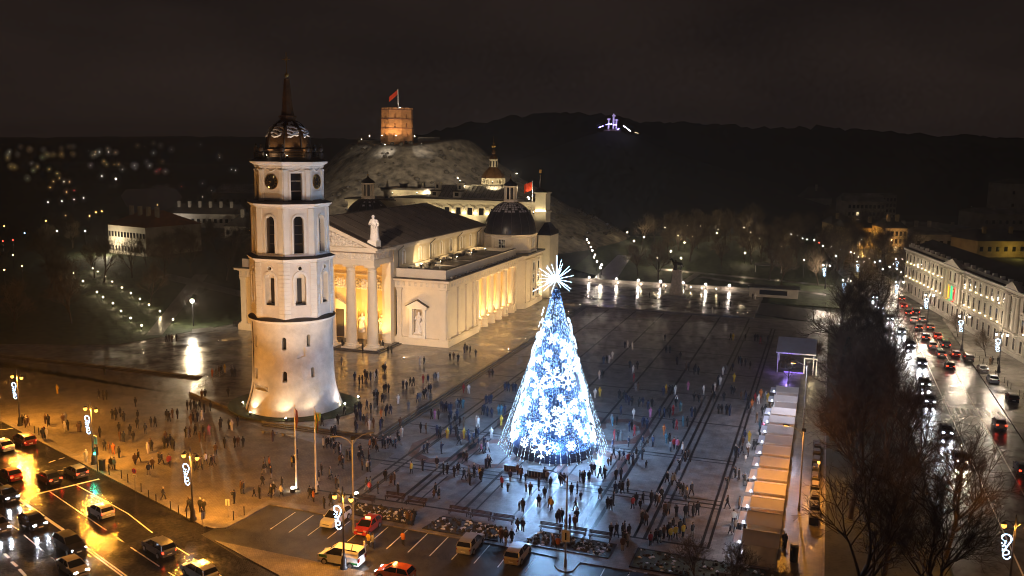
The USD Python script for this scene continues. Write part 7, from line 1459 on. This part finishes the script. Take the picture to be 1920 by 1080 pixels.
lp = scatter(58, -230, -66, -26, 150, 7.5, 5, lambda u, v: not (abs(v - (-14 + (u + 69) * -1.78)) < 9) and not (-75 < u and v < 20) and not (u > -118 and v > 92))
place_trees(lp, small + big[:1], 'in the dark park left of the cathedral', 'bare trees in the left park', .05, (.75, 1.05))
bp_ = scatter(58, -4, 108, 116, 330, 8.0, 6, lambda u, v: not (abs(u - 34) < 5 and v < 145) and not (u > 60 and v < 122) and not (-4 < u < 14 and v < 190))
place_trees(bp_, small, 'in the park behind the square', 'bare trees in the park behind the square', -.2, (.8, 1.15))
st_ = scatter(22, 60, 108, 165, 300, 8, 9); place_trees([(u + 0, v) for u, v in st_], small, 'along the far end of the street', 'bare trees at the far end of the street', -.4, (.7, .95))
for i, (px, py) in enumerate([(1848, 668), (1796, 632)]): dup(small[0], at(px, py, PLAZA), 40 * i, f'young bare tree on the pavement of the long building, {"nearer" if i == 0 else "farther"} one', 'young trees on the street pavement', True, .42, 'tree')
sp_ = thing('spruce_tree', 'dark spruce among the bare trees behind the far stalls', 'tree', L(81, -30, PLAZA)); MB().lathe([(.28, 0), (.05, 15)], 7).build('trunk', 'bark', sp_)
b = MB(); q = np.random.RandomState(2)
for k in range(520):
    z = 1.2 + 14 * q.rand() ** 1.1; R = (15.6 - z) * .27 + .15; a = q.rand() * 6.283; d = np.array([math.cos(a), math.sin(a), -.25]); s = np.array([-math.sin(a), math.cos(a), 0]) * R * .16
    p0 = np.array([0, 0, z]); p1 = p0 + d * R; m_ = p0 + d * R * .6 + [0, 0, .05]
    b.add([p0, m_ + s, p1, m_ - s, m_ - [0, 0, .3]], [(0, 1, 3), (1, 2, 3), (0, 4, 1), (1, 4, 2), (2, 4, 3), (3, 4, 0)])
b.build('crown', 'needles', sp_)

# ------------------------------------------------------------------ people
mat('skin', (.45, .28, .2), .6, var=.05)
COAT = {'k': ('black', (.012, .012, .014)), 'n': ('navy', (.016, .022, .05)), 'b': ('brown', (.10, .055, .03)), 'w': ('pale', (.62, .58, .54)), 'y': ('yellow', (.50, .32, .03)), 'r': ('red', (.28, .025, .03)), 'o': ('orange', (.42, .13, .03)), 'g': ('grey', (.15, .15, .155)), 'p': ('pink', (.38, .12, .22)), 't': ('teal', (.05, .13, .17))}
for k, (n_, c) in COAT.items(): mat('coat_' + n_, c, .85, var=.08, scale=3)
mat('trousers_dark', (.018, .019, .026), .85, var=.2); mat('trousers_light', (.26, .23, .2), .85, var=.2); mat('shoes', (.02, .018, .016), .6); mat('hat_dark', (.03, .028, .03), .9); mat('hat_light', (.5, .47, .44), .9); mat('hair', (.05, .03, .018), .7)
def hull(*q): return m3.Manifold.batch_hull([m3.Manifold.sphere(r, 8).translate(tuple(map(float, p))) for p, r in q])
def person_parts(pose, o, coat, tr, hat, long):
    """Front is -y. Poses: 0 standing, 1 walking, 2 holding up a phone, 3 hands in pockets, legs apart."""
    st = .22 if pose == 1 else .06 if pose == 3 else 0; hipx = .09; sx = .045 if pose == 3 else 0
    legs = []; shoes = MB()
    body = None
    for s in (-1, 1):
        f = st * s; kn = (s * (hipx + sx), -f * .7 - (.04 if pose == 1 and s > 0 else 0), .49); an = (s * (hipx + sx * 1.6), -f * 1.25 + (.06 if pose == 1 and s < 0 else 0), .09 + (.05 if pose == 1 and s < 0 else 0))
        lg = hull(((s * hipx, 0, .92), .10), (kn, .068)) + hull((kn, .068), (an, .048)); legs.append(lg)
        shoes.man(hull(((an[0], an[1] + .03, an[2] - .04), .05), ((an[0] + s * .02, an[1] - .15, an[2] - .05), .038)))
        body = lg if body is None else body + lg
    torso = hull(((-.09, 0, .95), .12), ((.09, 0, .95), .12), ((-.13, 0, 1.36), .10), ((.13, 0, 1.36), .10)); head = hull(((0, -.015, 1.63), .098), ((0, -.03, 1.57), .075)) + hull(((0, 0, 1.4), .065), ((0, 0, 1.55), .055)) + hull(((0, -.105, 1.61), .018), ((0, -.125, 1.60), .014))
    body = body + torso + head
    arms = []; hands = []
    for s in (-1, 1):
        sh = (s * .20, 0, 1.38)
        if pose == 2: el, ha = (s * .25, -.16, 1.20), (s * .07, -.36, 1.48)
        elif pose == 1: el, ha = (s * .26, .10 * s, 1.12), (s * .25, -.06 + .20 * s, .90)
        elif pose == 3: el, ha = (s * .30, .04, 1.12), (s * .19, -.10, .95)
        else: el, ha = (s * .25, .02, 1.12), (s * .23, -.07, .87)
        arms.append((sh, el, ha)); body = body + hull((sh, .055), (el, .045)) + hull((el, .045), (ha, .035)) + hull((ha, .04), ((ha[0], ha[1] - .03, ha[2] + (-.07 if pose != 2 else .06)), .028))
        for q in range(4): body = body + hull(((ha[0] + (q - 1.5) * .018, ha[1] - .02, ha[2] + (-.06 if pose != 2 else .05)), .010), ((ha[0] + (q - 1.5) * .02, ha[1] - .05, ha[2] + (-.115 if pose != 2 else .10)), .008))
    MB().man(body).build('body', 'skin', o, smooth=60)
    hem = .55 if long else .80
    c = hull(((-.10, 0, hem), .13), ((.10, 0, hem), .13), ((-.10, 0, 1.0), .135), ((.10, 0, 1.0), .135)) + hull(((-.10, 0, 1.0), .135), ((.10, 0, 1.0), .135), ((-.15, 0, 1.36), .115), ((.15, 0, 1.36), .115)) + hull(((0, .02, 1.42), .11), ((0, .02, 1.47), .085))
    for sh, el, ha in arms: c = c + hull((sh, .085), (el, .07)) + hull((el, .07), (np.array(el) * .12 + np.array(ha) * .88, .055))
    MB().man(c).build('coat', 'coat_' + COAT[coat][0], o, smooth=60)
    t = None
    for s, lg in zip((-1, 1), legs): pass
    tb = MB()
    for s in (-1, 1):
        f = st * s; kn = (s * (hipx + sx), -f * .7 - (.04 if pose == 1 and s > 0 else 0), .49); an = (s * (hipx + sx * 1.6), -f * 1.25 + (.06 if pose == 1 and s < 0 else 0), .13 + (.05 if pose == 1 and s < 0 else 0))
        tb.man(hull(((s * hipx, 0, .93), .115), (kn, .08)) + hull((kn, .08), (an, .062)))
    tb.build('trousers', 'trousers_light' if tr else 'trousers_dark', o, smooth=60)
    shoes.build('shoes', 'shoes', o)
    hm = {0: 'hair', 1: 'hat_dark', 2: 'hat_light'}[hat]
    h = hull(((0, .015, 1.665), .108), ((0, .03, 1.60), .10)) if hat == 0 else hull(((0, .0, 1.67), .115), ((0, .02, 1.70), .10))
    if hat: h = h + m3.Manifold.sphere(.04, 6).translate((0, .02, 1.81))
    h = h - m3.Manifold.cube((.3, .2, .3), True).translate((0, -.155, 1.60)); MB().man(h).build('hair' if hat == 0 else 'hat', hm, o, smooth=60)
    if pose == 2: MB().box(-.04, .04, -.40, -.385, 1.47, 1.62).build('phone', 'lamp_black', o)
CROPS = [   # (x0, y0, scale, 'x,y,coat ...'): where feet show
 (560, 620, 3.857, '320,130,k 463,165,k 607,125,k 648,165,k 672,165,k 310,250,g 405,365,n 462,385,k 480,340,k 497,355,k 520,360,n 548,360,w 562,340,k 612,300,k 626,290,w 755,420,n 775,420,w 830,400,k 875,245,w 907,245,k 1095,215,k 1153,225,k 1203,140,k 1218,160,k 1240,165,k 1280,190,k 1380,340,b 1402,340,k 990,365,n 1008,365,w 900,380,r 935,380,n 905,490,k 918,480,k 942,450,k 955,450,n 860,520,n 878,510,g 720,530,w 793,575,g 1193,450,r 1230,455,w 1492,440,n 1518,440,n 1550,440,n 1568,440,n 1340,600,n 1355,530,n 1375,530,n 1365,620,n 1330,610,k 1445,610,t 1465,605,t 1490,605,n 1150,560,n 1170,560,k 1188,560,t 1030,570,n 1045,590,n 1060,590,n 1085,600,n 1100,590,n 1100,640,n 1130,680,k 1145,640,n 1165,690,k 1090,670,k 960,640,k 983,640,p 1297,695,w 1285,690,w 1465,685,y 1393,775,w 1195,780,y 1075,780,y 1000,760,n 1018,775,k 1025,770,k 1100,750,n 1140,760,k 1160,830,k 1150,790,k 1228,790,n 1235,820,n 1265,810,n 1298,780,n 1300,845,n 1338,845,n 883,740,k 922,745,b 735,700,b 745,770,w 718,800,k 730,800,k 728,830,k 590,720,n 600,700,k 598,640,o 630,620,n 665,605,n 640,600,k 545,500,k 570,500,k 560,480,k 605,520,k 618,450,k 632,440,k 650,450,k 522,595,k 493,570,k 570,540,k 408,600,k 435,590,n 450,590,k 420,650,k 415,625,k 470,680,k 490,690,b 512,715,w 420,740,n 410,720,k 283,680,k 170,690,k 330,610,k 240,770,k 255,770,k 265,760,k 180,850,w 200,850,k 215,840,k 235,850,k 250,830,k 300,900,w 260,880,k 255,890,k 350,940,n 370,940,n 165,1040,k 230,1070,k 320,1000,k 310,970,k 445,900,k 460,940,k 515,860,o 520,830,k 545,850,k 560,860,b 570,880,k 510,930,b 460,1010,b 497,1020,w 515,1020,n 440,950,k 605,850,n 625,855,k 645,850,n 665,840,n 685,840,t 700,850,n 725,830,n 610,830,k 905,890,n 930,885,n 1032,890,n 815,1035,y 897,1015,n 1000,1000,n 1012,1000,n 1047,1040,k 1075,1040,n 1195,950,k 1215,950,b 1125,1060,k 1155,1030,k 1320,890,p 1340,890,t 1365,880,w 1355,1000,n 1380,990,n 1365,980,k 1310,1060,o 1330,1050,b 1270,1050,k'),
 (400, 740, 3.177, '45,195,k 95,205,k 110,213,w 145,190,k 355,275,n 15,360,b 68,320,k 128,315,k 150,310,b 500,385,k 468,430,y 480,425,k 302,470,n 345,500,k 335,440,o 293,545,k 165,590,b 180,590,k 243,610,k 275,620,k 125,650,k 345,615,k 360,600,k 405,610,w 410,560,k 575,620,k 597,640,o 620,560,w 630,520,n 645,480,k 695,505,g 730,560,b 745,560,g 750,640,w 775,645,k 660,680,k 700,660,k 930,585,r 915,570,k 980,590,k 1025,515,k 1060,545,b 1080,540,b 1100,600,k 1315,615,b 1345,620,k 1110,765,n 1155,775,b 1185,780,b 1195,760,k 1130,900,o 900,950,w 925,905,y'),
 (840, 740, 3.177, '95,405,k 110,400,k 40,490,b 60,480,k 95,510,k 130,540,k 155,495,k 190,505,y 225,440,k 245,440,k 370,520,n 355,580,k 415,480,b 435,495,k 462,515,k 465,580,b 490,600,k 540,570,k 575,510,n 575,620,k 540,670,n 610,560,n 605,680,b 615,690,y 445,700,k 670,540,k 690,540,n 650,770,k 660,765,b 700,790,b 725,800,k 765,760,k 760,690,k 735,600,k 770,590,n 790,630,n 785,520,k 810,525,n 840,520,k 855,470,n 870,480,n 905,500,n 930,490,n 955,425,b 970,420,b 905,620,k 415,815,k 445,815,n 317,880,b 345,890,k 380,880,k 630,915,b 655,925,o 320,555,r 1000,510,k 1030,510,n 1070,580,k 995,590,n 1020,590,n 950,680,k 970,690,k 985,660,k 1100,680,r 1120,660,k 1145,680,k 1160,650,k 1210,650,k 1240,660,k 1270,630,k 1155,770,k 1180,780,b 1290,720,b 970,850,k 1003,850,k 1040,850,k 1050,840,k 1205,900,r 1235,885,k 1260,885,k 1190,900,k 1055,900,k 1040,930,b 1305,530,k 1335,540,g 1385,590,k 1400,600,k 1420,620,y 1450,600,n 1360,730,k 1430,720,b 1460,730,k 1485,720,k 1325,870,y 1355,860,y 1400,850,y 1380,830,k 1340,810,k 1405,800,k 1455,845,k 1320,830,k 1180,440,k 980,325,n 990,270,r 1010,275,k 1020,390,k 1045,390,n 1070,415,r 1100,420,n 1120,380,k 1160,310,n 1220,310,n 1110,245,r 1075,310,n 980,190,t 1005,180,k 1030,120,n 1080,220,n 1095,210,k 1165,190,n 1185,200,n 1105,140,w 1160,70,n 1190,90,n 1205,135,p 1215,75,k 1260,130,n 1340,120,r 1385,95,t 1360,60,w 1450,130,k 1470,130,k 1285,240,o 1300,290,t 1360,210,r 1400,190,t 1425,190,k 1325,340,g 1365,330,p 1345,325,r 1395,355,w 1430,400,k 1410,400,k 1380,450,k'),
 (1060, 620, 3.857, '720,75,k 450,125,w 483,135,w 728,165,k 755,165,k 300,235,k 318,235,w 340,205,w 830,210,k 805,245,k 465,270,k 490,310,w 520,280,k 245,350,w 268,345,k 495,370,r 508,435,g 890,290,k 940,300,k 960,320,k 215,485,w 248,475,y 440,520,n 460,540,n 425,500,k 710,470,n 728,455,y 750,460,k 770,460,k 795,460,w 888,430,p 1000,460,w 930,510,k 965,520,k 1140,320,w 1160,310,g 1210,290,k 1220,370,y 1265,240,t 1300,260,k 1335,280,k 1195,70,k 1212,70,y 1300,75,k 1370,75,k 1390,75,k 1410,100,r 1420,80,k 1465,85,k 1120,390,w 1105,385,k 1080,440,w 1065,450,k 1200,460,k 1220,470,k 1270,500,b 1300,500,k 1145,510,k 1075,510,k 1130,600,k 1165,610,k 1190,600,k 915,625,n 935,625,k 830,585,t 800,550,k 715,625,n 755,620,k'),
 (1380, 720, 6.75, '65,200,b 120,220,n 150,260,k 240,230,r 285,250,w 310,180,o 370,210,g 400,230,y 430,300,b 200,310,o 165,330,k 215,390,g 260,490,b 330,400,k 370,380,k 300,590,t 310,560,k 110,720,n 165,730,y 85,800,b 150,870,w 120,990,w 220,840,k 260,840,k 30,930,n 75,900,k 300,680,k 340,600,p'),
 (1360, 880, 5.4, '100,100,k 135,110,k 195,165,k 230,170,k 20,200,k 20,400,k 140,400,b 185,410,b 80,550,w 140,670,k 100,640,b 200,650,k 385,870,r 410,880,k 330,830,k 210,900,k 605,800,n'),
 (0, 620, 2.348, '460,195,k 253,278,y 435,300,k 455,305,k 470,305,k 597,335,k 495,390,k 512,395,k 530,380,k 545,400,k 607,395,k 525,450,k 573,460,k 588,490,k 605,430,k 640,455,n 665,425,n 735,395,k 745,400,k 760,385,b 782,388,k 825,350,k 840,350,k 855,345,k 865,360,k 880,350,k 900,360,k 840,412,b 850,405,k 870,400,k 890,395,w 890,300,b 935,205,o 975,190,k 990,185,y 1025,205,k 1035,200,k 820,470,k 835,470,b 860,460,k 880,490,b 895,465,k 920,460,p 970,440,k 1005,290,k 725,520,k 740,515,k 760,520,k 730,490,b 750,505,k 650,540,w 668,530,k 595,590,b 610,580,k 655,635,n 672,610,b 712,590,n 745,600,r 460,530,k 480,540,b 500,545,o 525,560,k 545,490,n 490,610,k 505,612,g 380,575,w 720,745,n 830,795,k 883,800,k 905,590,w 890,610,g 860,620,k 930,600,k 115,420,w 100,415,k 125,420,b 200,410,b 215,420,k 205,475,w 195,470,r 278,410,b 285,445,w 300,440,k 355,445,k 440,470,k'),
 (0, 440, 4.0, '1250,805,k 1270,800,k 1290,800,w 1325,800,k 1755,690,k 1770,690,k 1795,690,k'),
 (1180, 460, 7.71, '80,790,k 290,760,k 460,620,k 800,640,k 860,640,k 1300,890,k 1460,890,k 1360,900,w 1200,980,w 1820,780,w'),
 (1680, 560, 6.75, '1190,840,b 1215,830,k 1285,830,k'), (600, 320, 3.0, '125,990,k 240,1015,k 355,1000,k')]
PPL = []
for x0, y0, s, txt in CROPS:
    for q in txt.split():
        a, b_, c = q.split(','); px, py = x0 + float(a) / s, y0 + float(b_) / s
        p = G(px, py)
        if all((p[0] - q2[0][0]) ** 2 + (p[1] - q2[0][1]) ** 2 > .30 ** 2 for q2 in PPL): PPL.append((p, c, px, py))
rq = random.Random(5)
for q in list(PPL):                                                  # companions standing close by, so that people stand in twos and threes
    if rq.random() < .22:
        p2 = q[0] + np.array([rq.uniform(-.8, .8), rq.uniform(-.8, .8), 0])
        if all((p2[0] - q2[0][0]) ** 2 + (p2[1] - q2[0][1]) ** 2 > .34 ** 2 for q2 in PPL): PPL.append((p2, rq.choice('kknbkg'), q[2], q[3]))
PPL.sort(key=lambda q: np.linalg.norm(q[0] - EYE))
MARKS = [('the lit tree', TREE), ('the bell tower', TW), ('the portico columns', L(-20, -10)), ('the left flagpole', at(556, 918, PLAZA)), ('the double-armed lamp post', at(663, 998, PLAZA)), ('the slim lamp post', at(1060, 1063, PLAZA)), ('the corner street lamp', at(362, 975, PLAZA)), ('the green traffic light', at(183, 884, PLAZA)), ('the far left street lamp', at(38, 798, PLAZA)), ('the nearest stalls', L(69, -80)), ('the middle stalls', L(69, -55)), ('the far stalls', L(69, -32)), ('the stage canopy', L(72, 5)), ('the ramp railing', at(395, 715, 0)), ('the church corner', L(0, 0)), ('the horse monument', L(*toL(at(1268, 556, 0)))), ('the tower floodlights', L(8, -52)), ('the front benches', L(32, -78)), ('the lower right bed', L(62, -82)), ('the bright mast lamp', at(363, 612, 0)), ('the street bollards', at(1872, 710, PLAZA))]
seen_lab = {}
def place_words(p, px):
    n, q = min(MARKS, key=lambda m: np.hypot(*(m[1] - p)[:2])); d = p - q; dist = np.hypot(*d[:2])
    r_ = float(d @ _R); f_ = float(d[:2] @ np.array([0, 1.])); side = ('right of' if r_ > 0 else 'left of') if abs(r_) > abs(f_) else ('behind' if f_ > 0 else 'in front of')
    return f'{words(max(1, int(round(dist))))} metres {side} {n}'
protos = {}
crowd = {}
rp = random.Random(77)
for i, (p, c, px, py) in enumerate(PPL):
    d = TREE - p; dist = np.hypot(d[0], d[1])
    ang = math.degrees(math.atan2(d[1], d[0])) + 90 if (dist < 45 and rp.random() < .7) else rp.uniform(0, 360)
    ang += rp.uniform(-25, 25)
    pose = rp.choice([0, 0, 0, 1, 1, 2, 3]); pose = 3 if c in 'ygpto' and pose == 2 else pose
    rare = c in 'yropgt'
    tr = 0 if rare else (rp.random() < .16); hat = rp.choice([0, 1, 2]) if not rare else rp.choice([0, 1]); long = c in 'wbpk' and pose in (0, 1) and rp.random() < .3
    if i < 300:
        key = (pose, c, tr, hat, long); w = place_words(p, px)
        act = {0: 'standing', 1: 'walking', 2: 'holding a phone', 3: 'standing'}[pose]
        lab = f'person in {"long " if long else ""}{COAT[c][0]} coat {act}, {w}'
        if lab in seen_lab:
            seen_lab[lab] += 1; hw = {0: 'bare-headed', 1: 'in dark hat', 2: 'in pale hat'}[hat]
            lab2 = f'person {hw} in {COAT[c][0]} coat {act}, {w}'
            k_ = 2
            while lab2 in seen_lab: lab2 = f'{nth(k_)} person {hw} in {COAT[c][0]} coat {act}, {w}'; k_ += 1
            lab = lab2
        seen_lab[lab] = 1
        sc = rp.uniform(.93, 1.06) if rp.random() > .06 else .7
        if key not in protos:
            o = thing('person', lab, 'person', p, ang, 'people on the cathedral square', (sc, sc, sc)); person_parts(pose, o, c, tr, hat, long); protos[key] = o
        else: dup(protos[key], p, ang, lab, None, True, sc)
    else:
        m = crowd.setdefault(COAT[c][0], MB()); st = .1 if pose == 1 else 0; a = math.radians(ang); R2 = np.array([[math.cos(a), -math.sin(a), 0], [math.sin(a), math.cos(a), 0], [0, 0, 1]])
        b = MB()
        for s in (-1, 1): b.tube([(s * .1, 0, .9), (s * .1, -st * s, .5), (s * .1, -st * s * 2, 0)], [.1, .08, .06], 5)
        b.lathe([(.17, .7), (.2, 1.0), (.22, 1.35), (.12, 1.46), (.06, 1.5)], 7); b.ball((0, 0, 1.62), .12, 1)
        for s in (-1, 1): b.tube([(s * .2, 0, 1.38), (s * .26, -.02, 1.1), (s * .22, -.12, .88)], [.08, .065, .04], 5)
        m.add(np.vstack(b.v) @ R2.T + p, np.vstack(b.f))
cr = thing('distant_crowd', 'small figures scattered over the far parts of the square', 'crowd', (0, 0, 0)); cr.SetCustomDataByKey('kind', 'stuff')
for k, m in crowd.items(): tag(m.build('figures', 'coat_' + k, cr), kind='stuff')

# ------------------------------------------------------------------ damp winter air
MATS['haze'] = usdkit.material(stage, '/World/Looks/haze', {'v': ('principled_volume', {'color': (.80, .80, .84), 'density': .00021, 'anisotropy': .55})}, [], volume='v.volume')
tag(MB().box(-2900, 2900, -300, 4300, -2.0, 96).build('haze', 'haze'), 'thin damp night haze filling the air', kind='stuff')
